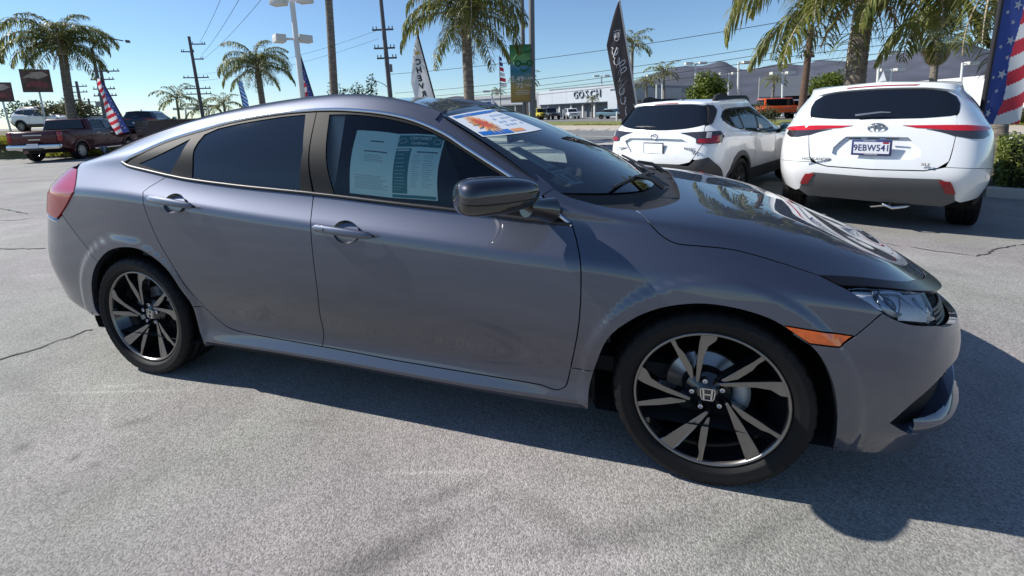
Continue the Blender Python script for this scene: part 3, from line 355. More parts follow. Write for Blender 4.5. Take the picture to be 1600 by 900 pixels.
 'dlo': [[(-1.448,5.210),(-1.439,5.317),(-1.430,5.424),(-1.415,5.543),(-1.389,5.673),(-1.358,5.802),(-1.327,5.918),(-1.298,6.025),(-1.267,6.123),(-1.235,6.206),(-1.201,6.273),(-1.165,6.329),(-1.128,6.380),(-1.091,6.424),(-1.054,6.463),(-1.017,6.500),(-0.971,6.550),(-0.926,6.598),(-0.875,6.638),(-0.817,6.669),(-0.756,6.694),(-0.695,6.713),(-0.636,6.727),(-0.577,6.736),(-0.519,6.741),(-0.464,6.740),(-0.410,6.736),(-0.356,6.735),(-0.319,6.729),(-0.282,6.725),(-0.246,6.721),(-0.214,6.717),(-0.183,6.712),(-0.146,6.705),(-0.098,6.699),(-0.044,6.696),(0.009,6.693),(0.058,6.688),(0.107,6.681),(0.156,6.668),(0.207,6.645),(0.259,6.617),(0.305,6.588),(0.340,6.558),(0.371,6.522),(0.406,6.484),(0.453,6.445),(0.504,6.406),(0.552,6.370),(0.595,6.336),(0.634,6.299),(0.670,6.250),(0.702,6.183),(0.730,6.096),(0.754,5.985),(0.776,5.844),(0.794,5.666),(0.814,5.456),(0.835,5.242),(0.857,5.057),(0.879,4.904)]],
 'beltline': [[(-1.448,5.210),(-1.432,5.141),(-1.415,5.078),(-1.395,5.028),(-1.371,4.994),(-1.345,4.971),(-1.316,4.952),(-1.284,4.936),(-1.251,4.925),(-1.217,4.915),(-1.182,4.907),(-1.147,4.900),(-1.112,4.893),(-1.064,4.892),(-1.016,4.888),(-0.952,4.891),(-0.860,4.899),(-0.755,4.902),(-0.660,4.900),(-0.585,4.900),(-0.519,4.903),(-0.453,4.906),(-0.385,4.908),(-0.318,4.911),(-0.253,4.914),(-0.246,4.908),(-0.219,4.909),(-0.192,4.910),(-0.142,4.909),(-0.057,4.905),(0.047,4.900),(0.149,4.900),(0.247,4.906),(0.343,4.914),(0.432,4.919),(0.509,4.915),(0.579,4.907),(0.651,4.900),(0.727,4.897),(0.804,4.899),(0.879,4.904)]],
}
# ---------------------------------------------------------------- two white SUVs: control nets (x forward of the rear axle, right side)
SUV_T = [-1.75, -1.38, -.98, -.72, -.38, 0, .6, 1.4, 2.2, 2.85, 3.3, 3.55, 3.85, 4.15]
SUV_A = [   # the nearer one: tall body, wide tail
 [(-.93,0,.36),(-.91,.45,.36),(-.84,.72,.36),(-.66,.83,.36),(-.38,.86,.30),(0,.87,.28),(.6,.88,.27),(1.4,.88,.27),(2.2,.88,.27),(2.85,.87,.28),(3.3,.84,.28),(3.55,.70,.28),(3.72,.4,.28),(3.78,0,.28)],
 [(-1.08,0,.58),(-1.05,.48,.58),(-.93,.80,.58),(-.70,.92,.58),(-.38,.945,.55),(0,.95,.52),(.6,.95,.50),(1.4,.95,.50),(2.2,.95,.50),(2.85,.95,.52),(3.3,.92,.52),(3.6,.75,.52),(3.78,.42,.52),(3.84,0,.52)],
 [(-1.10,0,.80),(-1.07,.50,.80),(-.95,.83,.80),(-.70,.945,.80),(-.38,.965,.78),(0,.965,.76),(.6,.95,.74),(1.4,.945,.74),(2.2,.95,.74),(2.85,.955,.76),(3.3,.92,.74),(3.6,.75,.74),(3.78,.42,.74),(3.84,0,.74)],
 [(-1.03,0,1.10),(-1.00,.50,1.10),(-.88,.81,1.10),(-.66,.925,1.10),(-.38,.955,1.08),(0,.955,1.07),(.6,.945,1.05),(1.4,.94,1.03),(2.2,.935,1.01),(2.85,.92,1.0),(3.3,.86,.96),(3.55,.70,.93),(3.7,.4,.92),(3.75,0,.92)],
 [(-.99,0,1.23),(-.96,.48,1.23),(-.84,.76,1.23),(-.62,.87,1.23),(-.38,.90,1.22),(0,.90,1.20),(.6,.89,1.17),(1.4,.885,1.14),(2.2,.87,1.10),(2.85,.80,1.07),(3.3,.72,1.02),(3.5,.55,.99),(3.6,.3,.98),(3.64,0,.98)],
 [(-.86,0,1.45),(-.83,.45,1.45),(-.71,.68,1.45),(-.50,.77,1.45),(-.3,.80,1.45),(0,.80,1.44),(.6,.80,1.42),(1.4,.79,1.40),(2.0,.80,1.25),(2.6,.72,1.12),(3.2,.60,1.06),(3.4,.45,1.02),(3.5,.25,1.0),(3.54,0,1.0)],
 [(-.74,0,1.62),(-.71,.42,1.61),(-.62,.61,1.59),(-.44,.675,1.60),(-.3,.69,1.62),(0,.695,1.64),(.6,.69,1.65),(1.2,.66,1.60),(1.8,.70,1.33),(2.5,.60,1.14),(3.1,.45,1.08),(3.3,.35,1.04),(3.4,.2,1.02),(3.44,0,1.02)],
 [(-.71,0,1.665),(-.68,.40,1.655),(-.56,.55,1.645),(-.40,.60,1.66),(-.3,.62,1.68),(0,.63,1.70),(.6,.62,1.71),(1.1,.60,1.66),(1.7,.62,1.38),(2.4,.4,1.16),(3.0,.3,1.09),(3.2,.2,1.05),(3.3,.1,1.03),(3.34,0,1.03)],
 [(-.68,0,1.69),(-.55,0,1.70),(-.48,0,1.705),(-.36,0,1.71),(-.3,0,1.715),(0,0,1.73),(.6,0,1.735),(1.1,0,1.70),(1.7,0,1.45),(2.4,0,1.18),(3.0,0,1.10),(3.1,0,1.06),(3.2,0,1.04),(3.24,0,1.04)],
]
SUV_B = [   # the farther one: lower estate body
 [(-.86,0,.42),(-.84,.45,.42),(-.78,.68,.42),(-.62,.80,.40),(-.38,.83,.32),(0,.84,.28),(.6,.85,.27),(1.4,.85,.27),(2.2,.85,.27),(2.75,.84,.28),(3.2,.80,.28),(3.45,.68,.28),(3.62,.4,.28),(3.68,0,.28)],
 [(-.98,0,.60),(-.95,.48,.60),(-.86,.76,.60),(-.66,.88,.60),(-.38,.905,.55),(0,.915,.52),(.6,.91,.50),(1.4,.91,.50),(2.2,.91,.50),(2.75,.91,.52),(3.2,.88,.52),(3.5,.72,.52),(3.68,.42,.52),(3.74,0,.52)],
 [(-.99,0,.78),(-.96,.49,.78),(-.87,.78,.78),(-.67,.90,.78),(-.38,.922,.76),(0,.925,.74),(.6,.91,.72),(1.4,.905,.72),(2.2,.91,.72),(2.75,.915,.74),(3.2,.88,.72),(3.5,.72,.72),(3.68,.42,.72),(3.74,0,.72)],
 [(-.94,0,1.03),(-.91,.49,1.03),(-.82,.77,1.03),(-.63,.885,1.03),(-.38,.915,1.02),(0,.915,1.01),(.6,.905,.99),(1.4,.90,.97),(2.2,.895,.95),(2.75,.88,.93),(3.2,.82,.90),(3.45,.68,.87),(3.6,.4,.86),(3.65,0,.86)],
 [(-.89,0,1.16),(-.86,.47,1.16),(-.77,.73,1.16),(-.58,.83,1.16),(-.38,.86,1.15),(0,.86,1.13),(.6,.85,1.10),(1.4,.845,1.07),(2.2,.83,1.03),(2.75,.77,1.0),(3.2,.70,.96),(3.4,.53,.93),(3.5,.3,.92),(3.54,0,.92)],
 [(-.72,0,1.36),(-.69,.44,1.36),(-.59,.66,1.36),(-.42,.75,1.36),(-.28,.775,1.36),(0,.775,1.35),(.6,.77,1.33),(1.3,.76,1.30),(1.9,.76,1.15),(2.5,.70,1.05),(3.1,.58,.99),(3.3,.44,.96),(3.4,.25,.94),(3.44,0,.94)],
 [(-.60,0,1.515),(-.57,.42,1.51),(-.49,.60,1.50),(-.34,.665,1.505),(-.24,.68,1.515),(0,.685,1.53),(.6,.68,1.54),(1.1,.65,1.49),(1.7,.67,1.22),(2.4,.58,1.07),(3.0,.44,1.0),(3.2,.34,.98),(3.3,.2,.96),(3.34,0,.96)],
 [(-.58,0,1.555),(-.55,.40,1.55),(-.44,.53,1.545),(-.31,.59,1.555),(-.24,.61,1.565),(0,.62,1.58),(.6,.61,1.59),(1.0,.59,1.55),(1.6,.6,1.27),(2.3,.4,1.09),(2.9,.3,1.02),(3.1,.2,.99),(3.2,.1,.97),(3.24,0,.97)],
 [(-.55,0,1.575),(-.45,0,1.58),(-.38,0,1.585),(-.29,0,1.59),(-.24,0,1.595),(0,0,1.605),(.6,0,1.61),(1.0,0,1.58),(1.6,0,1.33),(2.3,0,1.11),(2.9,0,1.03),(3.0,0,1.0),(3.1,0,.98),(3.14,0,.98)],
]
def suv_deform(wheels, r0, amt):
    def f(P):
        d = np.zeros(P.shape[:2])
        for wx, wz in wheels:
            r = np.hypot(P[..., 0]-wx, P[..., 2]-wz); k = np.clip((r0-r)/.02, 0, 1); d += amt*k*k*(3-2*k)*(P[..., 2] < .98)*(np.abs(P[..., 1]) > .7)
        return d
    return f
# ---------------------------------------------------------------- the dark grey sedan
def car_paint(name, base, metallic=.7, rough=.36, coat=1):
    m = mat(name, base, rough, metallic, .5, coat, .012); m.node_tree.nodes['Principled BSDF'].inputs['Coat IOR'].default_value = 1.65; N = m.node_tree; b = N.nodes['Principled BSDF']
    return m
PAINT = car_paint('grey metallic paint', (.086, .096, .130), 1.0, .52)
BLACK_GLOSS = mat('gloss black trim', (.008, .008, .009), .12, coat=1)
BLACK_SATIN = mat('satin black plastic', (.014, .014, .016), .42)
PILLAR = mat('pillar applique', (.013, .014, .015), .55, spec=.12)
BLACK_PLASTIC = mat('rough black plastic', (.018, .018, .019), .62, bump=.08, bscale=500)
DARK_VOID = mat('dark underbody', (.004, .004, .004), .9)
CHROME = mat('chrome', (.62, .63, .65), .09, 1)
SATIN_CHROME = mat('satin chrome', (.42, .43, .45), .2, 1)
PRIVACY = mat('privacy glass', (.006, .008, .012), .015, spec=.62)
CABIN_GLASS = glass('cabin glass', (.93, .995, .975), 1.45)
SCREEN_GLASS = glass('windscreen glass', (.80, .94, .92), 2.2)
LAMP_GLASS = glass('lamp lens', (.97, .98, .99), 1.28)
RED_LENS = mat('red lens', (.50, .008, .012), .06, coat=1, emit=None)
RED_DARK = mat('dark red lens', (.30, .004, .012), .08, coat=.4)
AMBER = mat('amber lens', (.85, .13, .008), .08, coat=1, var=.25, vscale=30)
RUBBER = mat('tyre rubber', (.006, .006, .007), .62, spec=.22, var=.15, vscale=20)
RUBBER_WET = mat('tyre shine', (.009, .009, .010), .30)
ALLOY = mat('machined alloy', (.23, .218, .21), .33, .9)
ALLOY_BLACK = mat('gloss black wheel', (.008, .009, .011), .14, coat=.8)
STEEL = mat('brake steel', (.36, .35, .34), .32, .9)
CAST = mat('cast caliper', (.34, .37, .38), .45, .4)
SEAT = mat('dark seat cloth', (.018, .018, .020), .85)
LINER = mat('pale headliner', (.34, .33, .31), .9)
MIRROR_PAINT = car_paint('mirror paint', (.020, .021, .028), .9, .40)
SED = Surf(SED_T, SED_ROWS, creases=(1, 4), deform=sed_deform)
sedan = empty('sedan', (0, 0, 0), 0, 'large dark grey metallic four-door sedan filling the foreground, paper stickers in its front window', 'car')
def both(key, name, m, **k):
    a = panel(SED, SED_PANELS[key], name, m, sedan, **k); b = panel(SED, SED_PANELS[key], name, m, sedan, mirror=True, **k); return a, b
for key, name in (('rear_door', 'rear_door'), ('front_door', 'front_door'), ('front_fender', 'front_fender'), ('sill', 'sill'), ('body_side', 'body_side')):
    both(key, name, PAINT, depth=.05 if key in ('front_fender', 'sill', 'body_side') else .016, grid=.02 if key in ('front_door', 'sill') else .0115)
both('side_marker', 'side_marker', AMBER, gap=.003)
for o_, k_ in zip(both('tail_light', 'tail_light', RED_LENS, off=.002), (False, True)): panel(SED, SED_PANELS['tail_light_low'], 'tail_light_shade', RED_DARK, o_, off=.005, depth=.004, gap=.001, mirror=k_)  # lower half overlaid in darker red: shade below the crease put into the colour
both('quarter_glass', 'quarter_window', PRIVACY, gap=-.001, off=-.006, depth=0)
both('rear_door_glass', 'rear_window', PRIVACY, gap=-.001, off=-.006, depth=0)
both('front_door_glass', 'front_window', CABIN_GLASS, gap=-.001, off=-.006, depth=0)
both('frame_r', 'window_frame', PILLAR, gap=.002, off=-.002, depth=.01)
both('frame_f', 'window_frame', PILLAR, gap=.002, off=-.002, depth=.01)
def merged(key, name, m, mirror_join=True, **k):
    """centre panels: right half and mirrored left half welded into one part"""
    a = panel(SED, SED_PANELS[key], name, m, sedan, **k); b = panel(SED, SED_PANELS[key], name, m, sedan, mirror=True, **k)
    g = Geo()
    for o in (a, b):
        me = o.data; nn = [None]*len(me.vertices)
        for l, cn in zip(me.loops, me.corner_normals): nn[l.vertex_index] = tuple(cn.vector)
        g.add([tuple(q.co) if abs(q.co.y) > .005 else (q.co.x, 0, q.co.z) for q in me.vertices], [tuple(q.vertices) for q in me.polygons], nn, smooth=True)
        bpy.data.objects.remove(o); bpy.data.meshes.remove(me)
    return g.build(name, m, sedan)
merged('bonnet', 'bonnet', PAINT, depth=.012)
merged('roof', 'roof', PAINT, depth=.01, gap=.0015)
merged('front_bumper', 'front_bumper', PAINT, depth=.02, hole_depth=.05, grid=.0125)
merged('rear_bumper', 'rear_bumper', PAINT, depth=.03, grid=.0125)
merged('boot_lid', 'boot_lid', PAINT)
merged('rear_window', 'back_window', PRIVACY, depth=0, gap=.001, off=-.003)
merged('nose_trim', 'grille_bar', mat('black trim', (.006, .006, .008), .22, spec=.3), depth=.05, off=.004, gap=.001)
merged('grille', 'grille', BLACK_PLASTIC, depth=0, gap=-.01, off=-.06)
merged('intake_mesh', 'lower_intake', BLACK_PLASTIC, depth=0, gap=-.012, off=-.05)
# brightwork along the window line and the belt
def surf_strip(S, L, w, off, th, mirror=False, closed=False):
    L = np.array(L, float); P = S.pos(L[:, 0], L[:, 1]); n = S.nor(L[:, 0], L[:, 1]); t = np.gradient(P, axis=0); t /= np.linalg.norm(t, axis=1, keepdims=True)
    o = np.cross(n, t); mm = np.array([1, -1, 1]) if mirror else np.ones(3)
    ring = np.stack([P-o*w/2+n*(off-th), P-o*w/2+n*off, P-o*w*.2+n*(off+th*.35), P+o*w*.2+n*(off+th*.35), P+o*w/2+n*off, P+o*w/2+n*(off-th)], 1)*mm
    return Geo().grid(ring, smooth=True, flip=not mirror)
def dens(L, step=.02):
    L = np.array(L, float); P = SED.pos(L[:, 0], L[:, 1]); out = []
    for i in range(len(L)-1):
        k = max(1, int(np.linalg.norm(P[i+1]-P[i])/step)); out += [L[i]+(L[i+1]-L[i])*j/k for j in range(k)]
    return np.array(out+[L[-1]])
for mi in (False, True):
    surf_strip(SED, dens(SED_PANELS['dlo'][0]), .017, .003, .012, mi).build('window_trim', CHROME, sedan)
    surf_strip(SED, dens(SED_PANELS['beltline'][0])+np.array([0, .05]), .016, .004, .012, mi).build('belt_moulding', BLACK_SATIN, sedan)
    for y0 in (.018, -.018): pass
# dark inner shell seen through the shut lines, and the wheel wells
def shell():
    us = np.linspace(-2.6, 2.6, 90); ss = np.linspace(.3, 5.0, 22); U, Q = np.meshgrid(us, ss, indexing='ij')
    P = SED.pos(U, Q)-SED.nor(U, Q)*.035; g = Geo()
    for mi in (1, -1):
        PP = P*np.array([1, mi, 1]); F = []
        for i in range(89):
            for j in range(21):
                c = (PP[i, j]+PP[i+1, j+1])/2
                if min(np.hypot(c[0]-x, c[2]-z) for x, z in SED_WHEELS) < .40: continue
                if Q[i, j] > 3.3 and abs(c[0]) < 1.0 and Q[i, j] > 4.6: continue
                F.append((i*22+j, (i+1)*22+j, (i+1)*22+j+1, i*22+j+1))
        g.add(PP.reshape(-1, 3), F)
    for wx, wz in SED_WHEELS:
        for sy in (1, -1):
            prof = [(.40, sy*.86), (.40, sy*.55), (.02, sy*.52)]
            g.lathe(prof, 40, 'y', (wx, 0, wz))
    g.v = [(x, y, max(z, .21)) for x, y, z in g.v]
    g.box((0, 0, .19), (4.0, 1.15, .04)); g.box((0, 0, .19), (1.7, 1.62, .04))
    g.build('inner_body', DARK_VOID, sedan)
shell()
# windscreen
def ws(v, q):
    a = abs(v); x0, y0, z0 = .318-.05*v*v, .565*v, 1.347-.036*v*v
    x1, y1, z1 = 1.19-.39*a**3.2, .708*v, .945+.05*a**3
    b = .022*4*q*(1-q)*(1-.35*v*v)
    return np.array([x0+(x1-x0)*q+.5*b, y0+(y1-y0)*q, z0+(z1-z0)*q+.86*b])
def ws_patch(v0, v1, q0, q1, off=0, n=24, k=18):
    d = 1e-3; P = np.zeros((n+1, k+1, 3)); N = np.zeros_like(P)
    for i in range(n+1):
        for j in range(k+1):
            v = v0+(v1-v0)*i/n; q = q0+(q1-q0)*j/k
            c = np.cross(ws(v, q+d)-ws(v, q-d), ws(v+d, q)-ws(v-d, q)); c /= np.linalg.norm(c)
            if c[2] < 0: c = -c
            P[i, j] = ws(v, q)+c*off; N[i, j] = c
    return P, N
P, N = ws_patch(-1.012, 1.012, -.01, 1.0, -.004, 40, 30); Geo().grid(P, N=N, flip=True).build('windscreen', SCREEN_GLASS, sedan)
frit = mat('screen border', (.004, .004, .005), .3)
g = Geo()
for a in ((-1.01, 1.01, .93, 1.0), (-1.01, -.955, .03, .93), (.955, 1.01, .03, .93), (-.955, .955, .0, .03)):
    P, N = ws_patch(*a, -.008, 30, 6); g.grid(P, N=N, flip=True)
g.build('screen_border', frit, sedan)
# cowl, wipers
g = Geo(); C = []
for i in range(41):
    v = -1+2*i/40; a = abs(v); p0 = ws(v, 1.0)+np.array([-.01, 0, -.012]); hx = 1.288-.20*max(0, (a-.55)/.45)**2.2
    p1 = np.array([max(hx, p0[0]+.03)+.02, v*.71, .905-.0*a]); m_ = (p0+p1)/2; m_[2] = .90
    C.append([p0, p0+np.array([.03, 0, -.03]), m_, p1])
g.grid(np.array(C), flip=True); g.build('cowl_panel', BLACK_PLASTIC, sedan)
def wiper(v0, q0, v1, q1):
    a = ws(v0, q0); b = ws(v1, q1); up = np.array([.35, 0, .6]); g = Geo()
    pts = [a+(b-a)*t+up*(.035-.02*abs(t-.5)) for t in np.linspace(0, 1, 9)]
    g.tube([tuple(q) for q in pts], .007, 6); piv = ws((v0*.55+v1*.45), 1.03)+np.array([.04, 0, .015])
    g.tube([tuple(piv), tuple((piv+pts[4])/2+up*.03), tuple(pts[4]+up*.012)], [.013, .010, .007], 6); g.build('wiper', BLACK_SATIN, sedan)
wiper(-.78, .985, -.10, .955); wiper(-.02, .985, .72, .93)
# door handles with their cups
def handle(u0, s0, u1, s1):
    for mi in (1, -1):
        h = Geo(); c = Geo(); A = SED.pos(u0, s0); B = SED.pos(u1, s1); n = SED.nor((u0+u1)/2, (s0+s1)/2); t = B-A; Ln = np.linalg.norm(t); t /= Ln; k = np.cross(t, n)
        if k[2] < 0: k = -k
        rows = []
        for q in np.linspace(0, 1, 17):
            w = (.0135+.003*math.sin(q*3.14))*min(1, .45+(min(q, 1-q)*9)); lift = .012+.028*math.sin(math.pi*min(1, max(0, q*.96+.02)))**.55
            ctr = A+t*Ln*q+n*lift; r = []
            for a in np.linspace(0, 2*math.pi, 12, endpoint=False):
                ca, sa = math.cos(a), math.sin(a); r.append(ctr+k*w*np.sign(ca)*abs(ca)**.6+n*.011*np.sign(sa)*abs(sa)**.8)
            rows.append(r+[r[0]])
        h.grid(np.array(rows)*np.array([1, mi, 1]), flip=(mi < 0)); 
        for e in (rows[0], rows[-1]): h.add(np.array(e[:-1])*np.array([1, mi, 1]), [tuple(range(12))])
        o = h.build('door_handle', PAINT, sedan)
        mid = A+t*Ln*.52; R = []
        for j, (rr, dz) in enumerate(((1, .0015), (.93, -.004), (.75, -.016), (.4, -.024), (.02, -.026))):
            R.append([mid+t*.062*rr*math.cos(a)+k*.047*rr*math.sin(a)+n*(dz+.004) for a in np.linspace(0, 2*math.pi, 33)])
        c.grid(np.array(R)*np.array([1, mi, 1]), flip=(mi > 0)); c.build('handle_cup', CUP, sedan)
        if u1 > 0:
            kk = A+t*Ln*.25+n*.047-k*.002; d = Geo(); d.lathe([(.0045, 0), (.0045, .002), (0, .0025)], 12, 'y'); me = d.build('keyhole', DARK_VOID, o); me.location = (kk[0], (kk[1]-.001)*mi, kk[2])
CUP = mat('handle cup', (.04, .04, .045), .25, .5, coat=1)
handle(-1.115, 4.05, -.835, 4.04); handle(-.182, 4.0, .100, 3.985)
# door mirrors: rounded housing, gloss black lower half
def mirror_side(mi):
    C = np.array([.645, -.950, 1.024]); Ld = np.array([-.72, -.69, .06]); Ld /= np.linalg.norm(Ld); Dd = np.array([.69, -.72, 0]); Dd /= np.linalg.norm(Dd); Ud = np.cross(Dd, Ld); Ud = Ud if Ud[2] > 0 else -Ud
    def sh(lo, hi, k, inset=0):
        rows = []
        for c in np.linspace(0, math.pi, 31):
            t = -math.cos(c); w = max(0, 1-abs(t)**(5.5 if t > 0 else 3.2))**.34; tap = .80+.20*min(1, (t+1)/1.1); r = []
            for a in np.linspace(lo, hi, k):
                ca, sa = math.cos(a), math.sin(a); x = np.sign(ca)*abs(ca)**.66; z = np.sign(sa)*abs(sa)**.70
                r.append(C+Ld*.152*t+Dd*((.080-inset)*w*tap*x+.012)+Ud*((.068-inset)*(w**.85)*tap*z*(1.0 if sa > 0 else .92)-.004*t))
            rows.append(r)
        return np.array(rows)*np.array([1, mi, 1])
    e = empty('door_mirror'); e.parent = sedan
    Geo().grid(sh(-.05, math.pi+.05, 30), flip=(mi > 0)).build('mirror_cap', MIRROR_PAINT, e)
    Geo().grid(sh(-math.pi-.0, 0.0, 30, .005), flip=(mi > 0)).build('mirror_base', BLACK_GLOSS, e)
    Geo().grid(sh(-.10, -.03, 3, .002), flip=(mi > 0)).build('mirror_seam', DARK_VOID, e)
    g = Geo(); g.tube([(.80, -.80*mi, .945), (.765, -.855*mi, .962), (.735, -.90*mi, .975)], [.050, .036, .036], 12)
    g.build('mirror_arm', BLACK_GLOSS, e)
mirror_side(1); mirror_side(-1)
# headlights: clear lens over a chrome bowl with the light's V-shaped bar
for mi in (False, True):
    hl = panel(SED, SED_PANELS['headlight'], 'headlight', LAMP_GLASS, sedan, off=.001, depth=.004, gap=.002, mirror=mi)
    panel(SED, SED_PANELS['headlight'], 'lamp_bowl', mat('lamp bowl', (.78, .80, .82), .28, .25), hl, off=-.016, depth=0, gap=.004, mirror=mi)
    s = -1 if mi else 1; m3 = np.array([1, s, 1]); g = Geo()
    def sp(u, q, o=-.008): return tuple((SED.pos(u, q)+SED.nor(u, q)*o)*m3)
    g.tube([sp(1.83, 4.40), sp(1.90, 4.50), sp(1.945, 4.52), sp(1.965, 4.1), sp(1.985, 3.92), sp(2.005, 4.1), sp(2.03, 4.50)], .006, 6); g.build('light_bar', mat('white light guide', (.75, .78, .8), .3), hl)
    g = Geo()
    for u0, q0, r0 in ((1.875, 4.22, .042), (2.02, 4.15, .038)):
        c = Vector(sp(u0, q0, -.024)); n = Vector(SED.nor(u0, q0)*m3)+Vector((.4, 0, 0)); M = n.to_track_quat('Z', 'Y').to_matrix().to_4x4(); M.translation = c; g.M = M
        g.lathe([(r0, -.01), (r0, .012), (r0*.86, .014), (r0*.80, .004), (r0*.4, .016), (.001, .02)], 20)
    g.M = None; g.build('projector', mat('projector', (.28, .31, .35), .12, .7), hl)
    g = Geo(); P_ = [(2.04, 3.74), (2.055, 4.1), (2.10, 4.5)]
    g.grid(np.array([[sp(u, q, -.0), sp(u-.10, q+.0, -.012)] for u, q in [(1.985, 3.76), (2.00, 4.0), (2.02, 4.2), (2.05, 4.5)]]), flip=(s < 0)); 
    me = g.build('lamp_divider', mat('pale lamp housing', (.62, .60, .57), .35, .2), hl)
    # tail light inner ribs
tl = None
# grille slats, fog lamp slots, splitter
g = Geo()
for q in (3.55, 3.68, 3.81, 3.94):
    for s in (1, -1): g.tube([tuple((SED.pos(u, q)+SED.nor(u, q)*-.035)*np.array([1, s, 1])) for u in np.linspace(2.12, 2.899, 12)], .006, 5)
g.build('grille_slat', BLACK_SATIN, sedan)
for s in (1, -1):
    g = Geo(); R = []
    for u in np.linspace(1.95, 2.899, 20):
        f = min(1, (u-1.95)/.12); o = .002+.018*f
        R.append([tuple((SED.pos(u, q)+SED.nor(u, q)*(o if k in (1, 2) else -.004))*np.array([1, s, 1])) for k, q in enumerate((.90, 1.0, 1.28, 1.40))])
    g.grid(np.array(R), flip=(s < 0)).build('splitter', PAINT, sedan)
g = Geo(); 
for s in (1, -1):
    for q in (1.95, 2.3): g.tube([tuple((SED.pos(u, q)+SED.nor(u, q)*-.03)*np.array([1, s, 1])) for u in np.linspace(2.2, 2.89, 10)], .007, 5)
g.build('intake_slat', BLACK_SATIN, sedan)
# front emblem on the grille bar
# shark-fin aerial
g = Geo(); g.add([(-.78, -.03, 1.398), (-.78, .03, 1.398), (-.60, .02, 1.408), (-.60, -.02, 1.408), (-.765, 0, 1.462), (-.735, 0, 1.46)], [(0, 4, 1), (0, 3, 5, 4), (1, 4, 5, 2), (3, 2, 5)]); 
